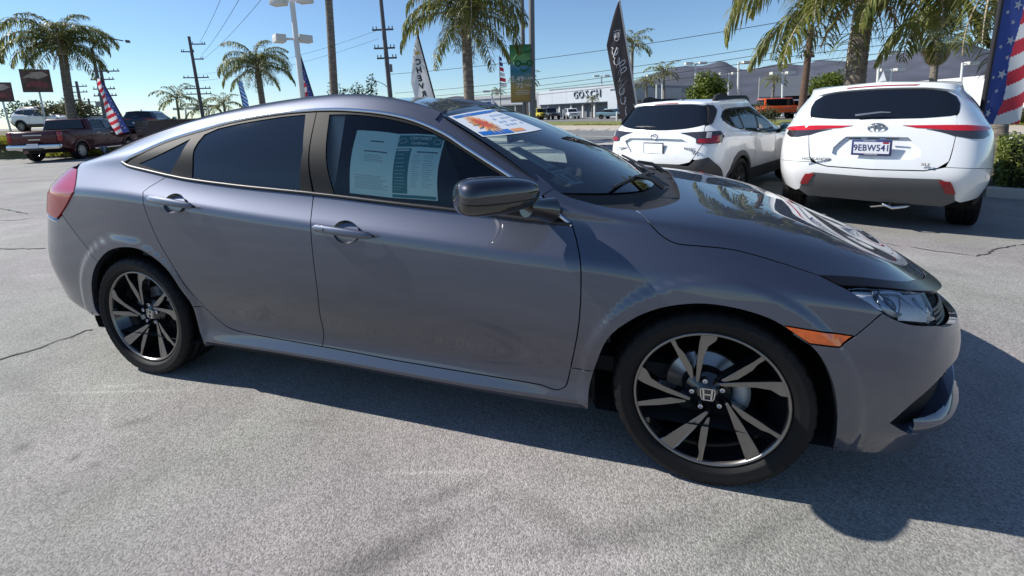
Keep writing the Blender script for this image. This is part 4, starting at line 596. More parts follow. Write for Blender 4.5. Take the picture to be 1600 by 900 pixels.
# ---------------------------------------------------------------- wheels
def spoke_poly(a, L):
    ca, sa = math.cos(a), math.sin(a); return [(x*ca-z*sa, x*sa+z*ca) for x, z in L]
SPOKE_A = [(-.128, .985), (.088, .985), (.062, .90), (-.035, .80), (-.085, .62), (-.100, .45), (-.128, .20), (-.168, .19), (-.170, .52), (-.150, .86)]
SPOKE_B = [(-.535, .835), (-.478, .868), (-.418, .74), (-.340, .66), (-.218, .44), (-.192, .26), (-.212, .23), (-.300, .385), (-.395, .56), (-.455, .69)]
WHEEL_PARTS = {}
def wheel_meshes():
    R = .246
    def yd(r): return -.098+.034*max(0, 1-r/.95)**1.3                       # dish: deeper at the hub
    def mk(L, name):
        g = Geo(); L = [(x*R, z*R) for x, z in L]
        if sum(L[i][0]*L[(i+1) % len(L)][1]-L[(i+1) % len(L)][0]*L[i][1] for i in range(len(L))) < 0: L = L[::-1]
        n = len(L); f = [(x, yd(math.hypot(x, z)/R), z) for x, z in L]; cx = sum(q[0] for q in L)/n; cz = sum(q[1] for q in L)/n
        ins = [(x+(cx-x)*.05, yd(math.hypot(x, z)/R)-.0022, z+(cz-z)*.012) for x, z in L]
        out = [(x+(x-cx)*.10, yd(math.hypot(x, z)/R)+.036, z+(z-cz)*.0) for x, z in L]
        b = bmesh.new(); b.faces.new([b.verts.new(q) for q in ins]); bmesh.ops.triangulate(b, faces=b.faces[:]); b.verts.index_update()
        g.add([tuple(q.co) for q in b.verts], [tuple(v.index for v in fc.verts) for fc in b.faces], mi=0); b.free()
        g.add(ins+f, [(i, (i+1) % n, n+(i+1) % n, n+i) for i in range(n)], mi=0)
        g.add(f+out, [(i, (i+1) % n, n+(i+1) % n, n+i) for i in range(n)], mi=1)
        b = bmesh.new(); me = g.mesh(name); b.from_mesh(me); bmesh.ops.remove_doubles(b, verts=b.verts, dist=1e-6); bmesh.ops.recalc_face_normals(b, faces=b.faces); b.to_mesh(me); b.free()
        for k in (ALLOY, ALLOY_BLACK): me.materials.append(k)
        return me
    WHEEL_PARTS['A'] = [mk(spoke_poly(k*2*math.pi/5, SPOKE_A), 'spoke') for k in range(5)]
    WHEEL_PARTS['B'] = [mk(spoke_poly(k*2*math.pi/5, SPOKE_B), 'spoke') for k in range(5)]
    g = Geo(); g.lathe([(.236, -.090), (.2375, -.102), (.242, -.1045), (.2465, -.103), (.249, -.097), (.250, -.085)][::-1], 96, 'y'); WHEEL_PARTS['lip'] = g.mesh('rim_lip'); WHEEL_PARTS['lip'].materials.append(ALLOY)
    g = Geo(); g.lathe([(.238, -.092), (.232, -.075), (.226, -.05), (.212, -.02), (.205, .06), (.225, .10)][::-1], 72, 'y')
    g.lathe([(.001, -.066), (.034, -.066), (.036, -.058), (.072, -.054), (.078, -.04), (.080, .0)][::-1], 40, 'y')
    for k in range(10):
        a = k*2*math.pi/10+.3; g.box((0, 0, 0), (.0, .0, .0)) if False else None
    for k in range(5):                                                      # dark pocket webs behind the spokes
        P_ = spoke_poly(k*2*math.pi/5, [(-.02*R, .95*R), (-.50*R, .80*R), (-.25*R, .20*R), (-.10*R, .20*R)]); 
        n = len(P_); V = [(x, -.058, z) for x, z in P_]; Vb = [(x, -.045, z) for x, z in P_]
    WHEEL_PARTS['barrel'] = g.mesh('rim'); WHEEL_PARTS['barrel'].materials.append(ALLOY_BLACK)
    g = Geo(); g.lathe([(.0105, -.055), (.0105, -.068), (.0085, -.071), (.006, -.0715), (.0055, -.066), (.0005, -.066)][::-1], 6, 'y', smooth=False)
    WHEEL_PARTS['nut'] = g.mesh('lug_nut'); WHEEL_PARTS['nut'].materials.append(CHROME)
    # cap emblem: rounded trapezoid ring round an H
    g = Geo()
    def strip(P_, wd, y=-.0685, y1=-.066):
        for a, b in zip(P_[:-1], P_[1:]):
            a = np.array(a); b = np.array(b); d = b-a; d /= np.linalg.norm(d); o = np.array([-d[1], d[0]])*wd/2; a2 = a-d*wd*.3; b2 = b+d*wd*.3
            q = [a2-o, b2-o, b2+o, a2+o]; g.prism([tuple(x) for x in q], y1, y, 'y')
    c = [(.022*(1 if abs(z) < .5 else 1)*sx*(1+.10*z), .021*z) for sx, z in ((-.82, -1), (-1, -.6), (-1.02, .6), (-.85, 1), (.85, 1), (1.02, .6), (1, -.6), (.82, -1), (-.82, -1))]
    strip(c, .003); strip([(-.012, -.017), (-.014, .017)], .0052); strip([(.012, -.017), (.014, .017)], .0052); strip([(-.012, 0), (.012, 0)], .0048)
    WHEEL_PARTS['emblem'] = g.mesh('cap_emblem'); WHEEL_PARTS['emblem'].materials.append(CHROME)
    # tyre
    prof = [(.248, -.092), (.252, -.104), (.262, -.111), (.2635, -.1135), (.266, -.1135), (.276, -.1175), (.288, -.1185), (.290, -.1195), (.2925, -.1185), (.302, -.1155), (.311, -.110), (.317, -.102), (.3205, -.090), (.3215, -.064), (.3135, -.062), (.3135, -.054), (.3225, -.052), (.3228, -.024), (.3145, -.022), (.3145, -.013), (.323, -.011),
            (.323, .011), (.3145, .013), (.3145, .022), (.3228, .024), (.3225, .052), (.3135, .054), (.3135, .062), (.3215, .064), (.3205, .09), (.311, .108), (.288, .118), (.26, .112), (.248, .095)]
    def rm(j, i, r):
        if 9 <= i <= 13 or 28 <= i <= 30: return r-(.0042 if j % 5 in (0,) else 0)-(.0015 if i == 9 else 0)
        return r
    g = Geo(); g.lathe(prof[::-1], 200, 'y', rmod=lambda j, i, r: rm(j, len(prof)-1-i, r)); V = []
    for x, y, z in g.v:
        if z < -.2: k = ((-z-.2)/.12); y = y*(1+.028*k)
        V.append((x, y, max(z, -.3145)))
    g.v = V; WHEEL_PARTS['tyre'] = g.mesh('tyre'); WHEEL_PARTS['tyre'].materials.append(RUBBER)
    g = Geo(); g.lathe([(.05, -.03), (.05, -.012), (.128, -.012), (.132, -.004), (.132, .012), (.05, .012)][::-1], 48, 'y'); WHEEL_PARTS['disc'] = g.mesh('brake_disc'); WHEEL_PARTS['disc'].materials.append(STEEL)
    g = Geo(); A = np.linspace(math.radians(-28), math.radians(28), 9); R2 = [[((r)*math.cos(a), y, r*math.sin(a)) for r, y in ((.088, .03), (.088, -.035), (.115, -.042), (.142, -.035), (.142, .03))] for a in A]
    g.grid(np.array(R2)); g.add(R2[0], [(0, 1, 2, 3, 4)]); g.add(R2[-1], [(4, 3, 2, 1, 0)]); WHEEL_PARTS['caliper'] = g.mesh('brake_caliper'); WHEEL_PARTS['caliper'].materials.append(CAST)
wheel_meshes()
def sedan_wheel(x, side, rot=0):
    w_ = empty('wheel', (x, -.767*side, .315), 0 if side > 0 else math.pi); w_.parent = sedan; 
    def put(k, name, ry=0, par=None):
        o = link_mesh(name, WHEEL_PARTS[k] if isinstance(k, str) else k, None, par or w_); o.rotation_euler = (0, ry, 0); return o
    put('tyre', 'tyre'); put('lip', 'rim_lip', rot); put('barrel', 'rim', rot); put('disc', 'brake_disc'); put('caliper', 'brake_caliper', 0 if x > 0 else math.pi)
    for k in range(5): put(WHEEL_PARTS['A'][k], 'spoke', rot); put(WHEEL_PARTS['B'][k], 'spoke', rot)
    
    for k in range(5): a = math.radians(101+72*k)-rot; n_ = put('nut', 'lug_nut'); n_.location = (.052*math.cos(a), 0, .052*math.sin(a))
    _ = 0; put('emblem', 'hub_emblem', rot)
sedan_wheel(1.35, 1, 0); sedan_wheel(-1.35, 1, math.radians(12)); sedan_wheel(1.35, -1); sedan_wheel(-1.35, -1, .4)
# ---------------------------------------------------------------- cabin
g = Geo(); g.box((0, 0, .33), (2.6, 1.5, .06)); g.build('cabin_floor', SEAT, sedan)
def seat(x, y, name):
    e = Geo()
    e.box((x, y, .52), (.50, .48, .16)); e.M = Matrix.Translation((x-.25, y, .60)) @ Matrix.Rotation(math.radians(-20), 4, 'Y'); e.box((0, 0, .28), (.13, .46, .58), taper=.86); e.box((.0, 0, .66), (.09, .25, .15), taper=.8); e.M = None
    e.build(name, SEAT, sedan, bevel=.035, seg=3)
seat(.12, -.36, 'front_seat'); seat(.12, .36, 'front_seat')
g = Geo(); g.box((-.75, 0, .52), (.55, 1.3, .16)); g.M = Matrix.Translation((-1.0, 0, .58)) @ Matrix.Rotation(math.radians(-24), 4, 'Y'); g.box((0, 0, .28), (.14, 1.28, .58)); g.M = None; g.build('rear_bench', SEAT, sedan, bevel=.03)
D = []
for y in np.linspace(-.72, .72, 13):
    a = abs(y/.72); D.append([(.62, y, .62), (.58, y, .84), (.62, y, .905-.0*a), (.78, y, .925), (1.12-.30*a**3, y, .915), (1.15-.32*a**3, y, .86)])
Geo().grid(np.array(D)).build('dashboard', mat('dashboard', (.022, .022, .024), .55), sedan)
g = Geo(); c = Vector((.44, .36, .80)); ax = Vector((-.9, 0, .42)).normalized(); M = ax.to_track_quat('Z', 'Y').to_matrix().to_4x4(); M.translation = c
pts = [tuple(M @ Vector((.18*math.cos(a), .18*math.sin(a), 0))) for a in np.linspace(0, 2*math.pi, 33)]; g.tube(pts, .016, 8, cap=False)
for a in (0, math.pi, -math.pi/2): g.bar(M @ Vector((0, 0, -.01)), M @ Vector((.17*math.cos(a), .17*math.sin(a), 0)), .05, .02)
g.bar(M @ Vector((0, 0, -.02)), M @ Vector((0, 0, -.25)), .06); g.build('steering_wheel', SEAT, sedan)
Hd = [[(x, y, float(SED.pos(min(max(x, -1.2), .2), 9)[2])-.035-.12*abs(y)**2.4) for y in np.linspace(-.56, .56, 9)] for x in np.linspace(-1.25, .26, 9)]
Geo().grid(np.array(Hd), flip=True).build('headliner', LINER, sedan)
g = Geo(); q = ws(0, .22); g.box((q[0]-.07, .0, q[2]-.095), (.035, .25, .07)); g.build('rear_view_mirror', BLACK_SATIN, sedan, bevel=.012)
g = Geo(); g.bar((q[0]-.06, 0, q[2]-.06), (q[0]-.0, 0, q[2]-.01), .02); g.build('mirror_stalk', BLACK_SATIN, sedan)
for s in (1, -1): Geo().box((.2, s*.745, .62), (1.2, .05, .5)).build('door_card', SEAT, sedan); Geo().box((-.75, s*.745, .66), (.7, .05, .5)).build('door_card', SEAT, sedan)
for s in (1, -1):
    g = Geo(); g.grid(np.array([[(-.30, s*.76, .9), (-.20, s*.76, .9)], [(-.28, s*.60, 1.33), (-.20, s*.60, 1.33)]])); g.build('pillar_lining', LINER, sedan)
# ---------------------------------------------------------------- papers taped inside the glass (things of their own)
PAPER = mat('pale green paper', (.70, .90, .82), .7); TEAL = mat('teal print', (.03, .20, .20), .7); INK = mat('faint ink', (.42, .52, .50), .7); INK2 = mat('dark ink', (.08, .12, .13), .7); WHITE_INK = mat('white print', (.78, .82, .80), .7)
def uv_near(c):
    m = np.sum((SED.P-np.array(c))**2, -1); i, j = np.unravel_index(m.argmin(), m.shape); return (SED.t0+(SED.t1-SED.t0)*i/(SED.nu-1), j/40)
def page(name, C, label, strips, group=None, inside=.014):
    U = [np.array(uv_near(c)) for c in C]
    def f(a, b, o=0.):
        u, s_ = (U[0]*(1-a)+U[1]*a)*(1-b)+(U[3]*(1-a)+U[2]*a)*b
        return SED.pos(u, s_)+SED.nor(u, s_)*(o-inside)
    P_ = [[f(a, b, .0006*math.sin(a*19+b*7)) for b in np.linspace(0, 1, 15)] for a in np.linspace(0, 1, 9)]
    o = Geo().grid(np.array(P_)).build(name, PAPER); tag(o, label, 'paper', group)
    by = {}
    for (x0, y0, x1, y1, m, lv) in strips: by.setdefault((m.name, lv), (Geo(), m))[0].grid(np.array([[f(a, b, .0014+.0007*lv) for b in np.linspace(y0, y1, max(2, int((y1-y0)*14)+2))] for a in np.linspace(x0, x1, 3)]))
    for (k, lv), (g, m) in by.items(): g.build('print', m, o)
    return o, f
rr = random.Random(3)
S1 = [(.38, .12, .70, .135, INK2, 0), (.28, .25, .82, .265, INK2, 0)]
for i in range(9): S1.append((.10, .20+.0*i, .10, .2, INK, 0)) if False else None
for i in range(5): S1.append((.30, .30+i*.022, .30+rr.uniform(.3, .55), .308+i*.022, INK, 0))
for i in range(8): S1.append((.12, .62+i*.034, .12+rr.uniform(.6, .78), .632+i*.034, INK, 0))
PG1 = [(-.103, -.665, 1.25), (.103, -.657, 1.23), (.131, -.826, .981), (-.077, -.825, 1.0)]
PG2 = [(.103, -.657, 1.23), (.311, -.623, 1.218), (.337, -.821, .972), (.124, -.825, .984)]
page('window_sheet', PG1, 'pale typed page, left of two papers in the grey sedan front side window', S1)
S2 = [(.02, .02, .97, .165, TEAL, 0), (.02, .19, .35, .90, TEAL, 0), (.02, .925, .97, .985, TEAL, 0), (.48, .225, .93, .24, INK2, 0)]
for i in range(16):
    S2.append((.42, .275+i*.032, .42+rr.uniform(.10, .20), .283+i*.032, INK, 0)); S2.append((.66, .275+i*.032, .66+rr.uniform(.10, .26), .283+i*.032, INK, 0))
for i in range(11): S2.append((.06, .26+i*.057, .06+rr.uniform(.12, .24), .270+i*.057, INK, 1))
S2.append((.05, .205, .31, .222, WHITE_INK, 1))
pg, f2 = page('window_sheet', PG2, 'teal headed certificate sheet, right of two papers in the sedan side window', S2)
def on_page(f, a, b, o=.004):
    P0 = f(a, b, o); X = f(a+.02, b, o)-P0; Y = f(a, b-.02, o)-P0; return frame_m(P0, X, Y)
text_obj('header_text', 'CERTIFIED', .021, WHITE_INK, pg, on_page(f2, .5, .068), .0004, bold=.0004); text_obj('header_text', 'CarBravo', .020, WHITE_INK, pg, on_page(f2, .5, .128), .0004, bold=.0003)
g = Geo()
for a in (.13, .87):
    M = on_page(f2, a, .10); pts = [tuple(M @ Vector((.017*math.cos(t), .012*math.sin(t), 0))) for t in np.linspace(0, 2*math.pi, 17)]; g.tube(pts, .0016, 4, cap=False)
g.build('header_badge', WHITE_INK, pg)
# banner sticker on the top of the windscreen, and the strip of paper behind it
def ws_inv(X):
    best = None
    for v in np.linspace(-1, 1, 81):
        for q in np.linspace(0, 1, 61):
            d = np.sum((ws(v, q)-X)**2)
            if best is None or d < best[0]: best = (d, v, q)
    return best
STK = (-.985, .055, -.30, .365)
def ws_f(v0, q0, v1, q1, off):
    def f(a, b): P, N = ws_patch(v0+(v1-v0)*a, v0+(v1-v0)*a+1e-3, q0+(q1-q0)*b, q0+(q1-q0)*b+1e-3, off, 1, 1); return P[0, 0]
    return f
def ws_sheet(a0, b0, a1, b1, off, n=14):
    f = ws_f(*STK, off); return np.array([[f(a0+(a1-a0)*i/n, b0+(b1-b0)*j/6) for j in range(7)] for i in range(n+1)])
stk = Geo().grid(ws_sheet(0, 0, 1, 1, -.0015), flip=True).build('screen_banner', mat('banner white', (.78, .80, .80), .35)); tag(stk, 'white, blue and orange sale banner stuck across the top of the grey sedan windscreen', 'banner')
BB = mat('banner blue', (.02, .16, .50), .35); ORG = [mat('banner orange', (.85, .34, .10), .35), mat('banner red', (.75, .12, .06), .35), mat('banner peach', (.85, .55, .32), .35)]
g = Geo(); g.grid(ws_sheet(.04, .05, .80, .14, -.0003), flip=True); g.grid(ws_sheet(.02, .80, .40, .95, -.0003), flip=True); g.grid(ws_sheet(.66, .05, .97, .12, -.0003), flip=True); g.build('blue_band', BB, stk)
fb_ = ws_f(*STK, .0006)
for k, (n_, r0, m_) in enumerate(((16, .36, ORG[2]), (13, .30, ORG[0]), (9, .20, ORG[1]))):
    g = Geo(); c = (.23, .50)
    for i in range(n_):
        t = 2*math.pi*i/n_+k*.3; d = .13*6.28/n_/2.0
        P_ = [fb_(c[0]+r0*.45*r*math.cos(t+s), c[1]+r0*1.25*r*math.sin(t+s))+np.array([0, 0, .0012*k]) for r, s in ((.05, -.9), (.6, -2.4/n_), (1, 0), (.6, 2.4/n_))]
        g.add(P_, [(0, 1, 2, 3)])
    g.build('burst', m_, stk)
g = Geo(); g.grid(ws_sheet(.42, .82, .64, .93, -.0003), flip=True); g.build('orange_band', ORG[0], stk)
g = Geo()
for i in range(5):
    for j in range(4):
        if (i*7+j*3) % 5 == 0: continue
        a = .50+.09*i; b = .24+.13*j; g.grid(ws_sheet(a, b, a+.055, b+.055, -.0003, 2), flip=True)
g.build('banner_print', mat('pale blue print', (.35, .50, .72), .4), stk)
# strip of paperwork low inside the screen
def ws_strip():
    a = np.array([-.895, .50]); b = np.array([-.865, .90]); t = b-a; 
    W_ = [[ws(*(a+t*i/12+np.array([.050, -.012])*s))+np.array([-.004, .0, -.007]) for s in (-.75, .75)] for i in range(13)]
    return np.array(W_)
W_ = ws_strip(); vs = Geo().grid(W_).build('screen_sheet', mat('strip paper', (.88, .96, .93), .7)); tag(vs, 'narrow white printed strip lying behind the grey sedan windscreen', 'paper')
g = Geo()
def sub(i0, i1, s0, s1):
    A = W_[:, 0]*(1-s0)+W_[:, 1]*s0; B = W_[:, 0]*(1-s1)+W_[:, 1]*s1; k0, k1 = i0*12, i1*12
    def L_(X, k): i = min(int(k), 11); return X[i]+(X[i+1]-X[i])*(k-i)
    ks = np.linspace(k0, k1, 5); g.grid(np.array([[L_(A, k)+np.array([.001, 0, .002]), L_(B, k)+np.array([.001, 0, .002])] for k in ks]))
sub(.60, .66, .1, .9); sub(.72, .74, .1, .9); sub(.78, .95, .55, .85); sub(.78, .93, .12, .2); sub(.05, .55, .45, .5); sub(.05, .5, .75, .79)
g.build('print', INK2, vs)
# ---------------------------------------------------------------- the two white SUVs
WHITE = mat('white paint', (.74, .75, .75), .22, coat=1)
PLATE = mat('plate white', (.72, .73, .76), .5); PLATE_BLUE = mat('plate navy', (.03, .04, .14), .5); PLATE_FRAME = mat('plate frame', (.05, .05, .07), .35)
GREY_CLAD = mat('grey cladding', (.085, .088, .092), .5); SILVER = mat('silver trim', (.45, .46, .48), .25, .9)
SMOKE = mat('smoked lens', (.035, .03, .032), .06, coat=1); CLEAR_LENS = mat('pale lens', (.55, .50, .50), .1, coat=1)
def uv_xz(S, x, z, smax=5):
    per = (S.nv-1)//S.ns; m = (S.P[:, :smax*per, 0]-x)**2+(S.P[:, :smax*per, 2]-z)**2; i, j = np.unravel_index(m.argmin(), m.shape)
    return (S.t0+(S.t1-S.t0)*i/(S.nu-1), j/per)
def arc_uv(S, cx, cz, r, a0, a1, n=16): return [uv_xz(S, cx+r*math.cos(a), cz+r*math.sin(a)) for a in np.linspace(math.radians(a0), math.radians(a1), n)]
def half_join(S, loops, name, m, par, **k):
    k = dict(dict(step=.03, grid=.06), **k)
    a = panel(S, loops, name, m, par, **k); b = panel(S, loops, name, m, par, mirror=True, **k); g = Geo()
    for o in (a, b):
        me = o.data; nn = [None]*len(me.vertices)
        for l, cn in zip(me.loops, me.corner_normals): nn[l.vertex_index] = tuple(cn.vector)
        g.add([tuple(q.co) if abs(q.co.y) > .005 else (q.co.x, 0, q.co.z) for q in me.vertices], [tuple(q.vertices) for q in me.polygons], nn, smooth=True); bpy.data.objects.remove(o); bpy.data.meshes.remove(me)
    return g.build(name, m, par)
def two(S, loops, name, m, par, **k):
    k = dict(dict(step=.025, grid=.05), **k); return [panel(S, loops, name, m, par, mirror=f, **k) for f in (False, True)]
def simple_wheel(par, x, y, r, rr, spokes, rim_m, twist=.0, width=.24, pair=False):
    w_ = empty('wheel', (x, y, r), 0 if y < 0 else math.pi); w_.parent = par
    g = Geo(); h = width/2; prof = [(rr, -h+.02), (rr+.015, -h+.004), (rr+.05, -h), (r-.03, -h+.004), (r-.008, -h+.02), (r-.001, -h+.04), (r, -.06), (r-.008, -.056), (r-.008, -.046), (r, -.042), (r, -.008), (r-.008, -.006), (r-.008, .006), (r, .008), (r, .042), (r-.008, .046), (r-.008, .056), (r, .06), (r-.001, h-.04), (r-.02, h-.01), (r-.06, h), (rr, h-.02)]
    g.lathe(prof[::-1], 72, 'y', rmod=lambda j, i, q: q-.005 if (j % 3 == 0 and q > r-.009) else q); g.build('tyre', RUBBER, w_)
    g = Geo(); g.lathe([(rr-.012, -h+.028), (rr, -h+.014), (rr+.004, -h+.022), (rr-.02, -h+.05), (rr-.03, .08)][::-1], 48, 'y'); g.build('rim', rim_m, w_)
    g = Geo(); g.lathe([(.001, .01), (rr-.03, .01)][::-1], 32, 'y'); g.build('wheel_back', DARK_VOID, w_)
    for k in range(spokes):
        a = 2*math.pi*k/spokes+.3; g = Geo()
        for off in ((-.045, .045) if pair else (0,)):
            P_ = [(.03, -.018+off*.3), (rr*.97, -.03+off*1.6), (rr*.97, .03+off*1.6), (.03, .018+off*.3)]
            P_ = [(px*math.cos(a)-pz*math.sin(a), px*math.sin(a)+pz*math.cos(a)) for px, pz in P_]; g.prism(P_, -h+.055, -h+.024, 'y')
        g.build('spoke', rim_m, w_)
    g = Geo(); g.lathe([(.001, -h+.015), (.05, -h+.018), (.06, -h+.05)][::-1], 24, 'y'); g.build('hub_cap', rim_m, w_)
    return w_
def suv(S, nm, label, loc, heading, D):
    car = empty(nm, loc, math.pi/2-math.radians(heading), label, 'car', 'white cars parked beyond the sedan'); wb, rw = D['wb'], D['rw']
    arch_r = arc_uv(S, 0, rw, D['ar'], 205 if 'rear_low' not in D else 200, -15, 20); arch_f = arc_uv(S, wb, rw, D['ar'], 195, -12, 20)
    body = D['seam']+D['body_low']+arch_r+[(.55, .35), (wb-.55, .35)]+arch_f+[(wb+.50, .4), (3.8, .3), (4.149, .3), (4.149, 8), (0, 8), (-1.749, 8)]
    half_join(S, [body], 'body', WHITE, car, depth=.03, gap=.001)
    half_join(S, [D['tailgate']], 'tailgate', WHITE, car, depth=.03)
    half_join(S, [D['recess']], 'plate_recess', WHITE, car, depth=0, gap=-.02, off=-.035, grid=.05)
    half_join(S, [D['glass']], 'tailgate_window', PRIVACY, car, off=.004, depth=.012, gap=0)
    half_join(S, [D['clad']], 'bumper_cladding', D['clad_mat'], car, off=D.get('clad_off', .006), depth=.03, gap=0)
    if 'bumper' in D: half_join(S, [D['bumper']], 'rear_bumper', WHITE, car, depth=.03, gap=.0008)
    for k, (nm2, m, o) in D['lamps'].items():
        for q in two(S, [D[k]], nm2, m, car, off=o, depth=.012, gap=0, step=.015, grid=.03): pass
    for k in D['windows']: two(S, [k], 'side_window', PRIVACY, car, off=.005, depth=.01, gap=.004)
    two(S, [D['dlo']], 'window_frame', BLACK_SATIN, car, off=.002, depth=.008, gap=0)
    half_join(S, [[(1.25, 8), (1.3, 6.6), (2.2, 6.4), (2.35, 8)]], 'windscreen', PRIVACY, car, off=.006, depth=.01, gap=.0)
    # arch and sill cladding
    for cx in (0, wb):
        ring = arc_uv(S, cx, rw, D['ar']-.02, 200, -14, 22)+arc_uv(S, cx, rw, D['ar']+D['aw'], -14, 200, 22)
        two(S, [ring], 'arch_cladding', D['arch_mat'], car, off=.010, depth=.03, gap=0)
    two(S, [[(.42, .02), (wb-.42, .02), (wb-.42, D['sill']), (.42, D['sill'])]], 'sill_cladding', D['clad_mat'], car, off=.010, depth=.03, gap=0)
    for u0 in D['doors']:                                           # door shut lines as thin dark inlays
        two(S, [[(u0, 1.0), (u0+.008, 1.0), (u0+.008, 3.9), (u0, 3.9)]], 'door_seam', DARK_VOID, car, off=.001, depth=0, gap=0, grid=.3)
    for u0 in D['handles']:
        for mi in (1, -1):
            P_ = [SED_CP(S, u0+dx, 3.1, mi, lift) for dx, lift in ((0, .0), (.03, .03), (.17, .03), (.2, .0))]; Geo().tube(P_, .013, 6).build('door_handle', WHITE, car)
    for x, y in ((0, -1), (0, 1), (wb, -1), (wb, 1)): simple_wheel(car, x, y*D['track'], rw, D['rim'], D['spokes'], D['rim_mat'], pair=D.get('pair', False))
    g = Geo()
    for cx in (0, wb):
        for sy in (1, -1): g.lathe([(D['ar'], sy*(D['track']+.10)), (D['ar']+.01, sy*.5), (.02, sy*.48)], 24, 'y', (cx, 0, rw))
    V = [q for q in g.v]; g.v = [(x, y, max(z, .27)) for x, y, z in V]
    g.box((wb/2, 0, .32), (wb+.9, 1.25, .10)); g.box((wb/2, 0, .32), (wb-.95, 1.72, .10)); g.box((-.60, 0, .42), (.45, 1.3, .1)); g.build('underbody', DARK_VOID, car)
    for s in (1, -1):                                               # door mirrors
        m_ = Geo(); m_.M = Matrix.Translation((1.93, s*(D['mw']), D['mz'])); m_.box((0, s*.0, 0), (.13, .24, .165)); mo = m_.build('door_mirror', D['mirror_mat'], car, bevel=.04, seg=3)
        Geo().box((1.868-.0, s*D['mw'], D['mz']), (.012, .20, .125)).build('mirror_glass', mat('mirror glass', (.35, .55, .52), .03, 1), mo, bevel=.004)
        g = Geo(); g.bar((1.95, s*(D['mw']-.2), D['mz']-.08), (1.94, s*(D['mw']-.08), D['mz']-.05), .06); g.build('mirror_arm', BLACK_SATIN, mo)
    return car
def SED_CP(S, u, s, mi, lift): q = S.pos(u, s)+S.nor(u, s)*lift; return (q[0], q[1]*mi, q[2])
SA = Surf(SUV_T, SUV_A, creases=(4,), deform=suv_deform([(0, .38), (2.85, .38)], .50, .012)); SB = Surf(SUV_T, SUV_B, creases=(4,), deform=suv_deform([(0, .35), (2.745, .35)], .47, .010))
lampA = [(-1.60, 3.93), (-1.30, 3.95), (-1.10, 3.92), (-.96, 3.80), (-.80, 3.62), (-.74, 3.45), (-.85, 3.32), (-1.06, 3.36), (-1.30, 3.42), (-1.52, 3.64)]
lampA2 = [(-1.46, 3.50), (-1.30, 3.41), (-1.06, 3.35), (-.85, 3.31), (-.84, 3.05), (-.95, 2.93), (-1.10, 2.95), (-1.27, 3.08)]
dA = dict(wb=2.85, rw=.38, ar=.435, aw=.035, track=.835, rim=.235, spokes=5, pair=True, rim_mat=ALLOY, sill=.55, doors=(.62, 1.62), handles=(.75, 1.75), mw=1.06, mz=1.24, mirror_mat=WHITE,
    seam=[(-1.749, 6.12), (-1.45, 6.02), (-1.19, 5.80), (-1.055, 5.46), (-1.068, 5.0), (-1.145, 4.53), (-1.19, 4.36), (-1.215, 3.75), (-1.25, 3.0), (-1.285, 2.25), (-1.31, 2.0)], body_low=[(-1.0, 1.97), (-.62, 1.85), (-.48, 1.55)],
    tailgate=[(-1.749, 1.80), (-1.45, 1.84), (-1.37, 1.95), (-1.295, 2.2), (-1.255, 3.0), (-1.22, 3.75), (-1.195, 4.2), (-1.19, 4.42), (-1.486, 4.31), (-1.749, 4.29), (-1.749, 3.02), (-1.57, 3.0), (-1.49, 2.55), (-1.485, 2.35), (-1.54, 2.22), (-1.749, 2.19)],
    recess=[(-1.749, 3.02), (-1.57, 3.0), (-1.49, 2.55), (-1.485, 2.35), (-1.54, 2.22), (-1.749, 2.19)],
    glass=[(-1.749, 4.29), (-1.486, 4.31), (-1.25, 4.39), (-1.16, 4.52), (-1.08, 5.0), (-1.06, 5.42), (-1.19, 5.76), (-1.45, 5.93), (-1.749, 5.98)],
    clad=[(-1.749, 1.40), (-1.33, 1.46), (-1.26, 1.30), (-1.155, .66), (-1.10, .32), (-1.2, .02), (-1.749, .02)], clad_mat=GREY_CLAD, clad_off=.012, arch_mat=BLACK_PLASTIC,
    bumper=[(-1.749, 1.76), (-1.45, 1.80), (-1.315, 1.985), (-1.0, 1.955), (-.62, 1.835), (-.485, 1.50), (-.52, .9), (-.60, .4), (-1.0, .22), (-1.10, .34), (-1.155, .66), (-1.26, 1.30), (-1.33, 1.46), (-1.749, 1.40)],
    lampA=lampA, lampA2=lampA2, fog=[(-1.345, 1.40), (-1.25, 1.36), (-1.15, .70), (-1.25, .74)], lamps={'lampA': ('tail_light', RED_LENS, .006), 'lampA2': ('reverse_light', SMOKE, .005), 'fog': ('reflector', RED_DARK, .018)},
    dlo=[(-.62, 4.55), (-.58, 5.2), (-.40, 5.55), (.4, 5.66), (1.1, 5.62), (1.5, 5.1), (2.05, 4.12), (1.0, 4.12), (-.35, 4.2)], windows=[[(-.58, 4.6), (-.53, 5.2), (-.38, 5.48), (.0, 5.55), (.12, 4.22), (-.33, 4.26)], [(.18, 4.22), (.06, 5.56), (.60, 5.6), (.72, 4.2)], [(.78, 4.2), (.68, 5.6), (1.08, 5.55), (1.45, 5.05), (1.95, 4.19)]])
suv_a = suv(SA, 'parked_suv', 'tall white SUV with thin red tail lights, seen from behind at right', (4.08, 4.33, -.2), 24.6, dA)
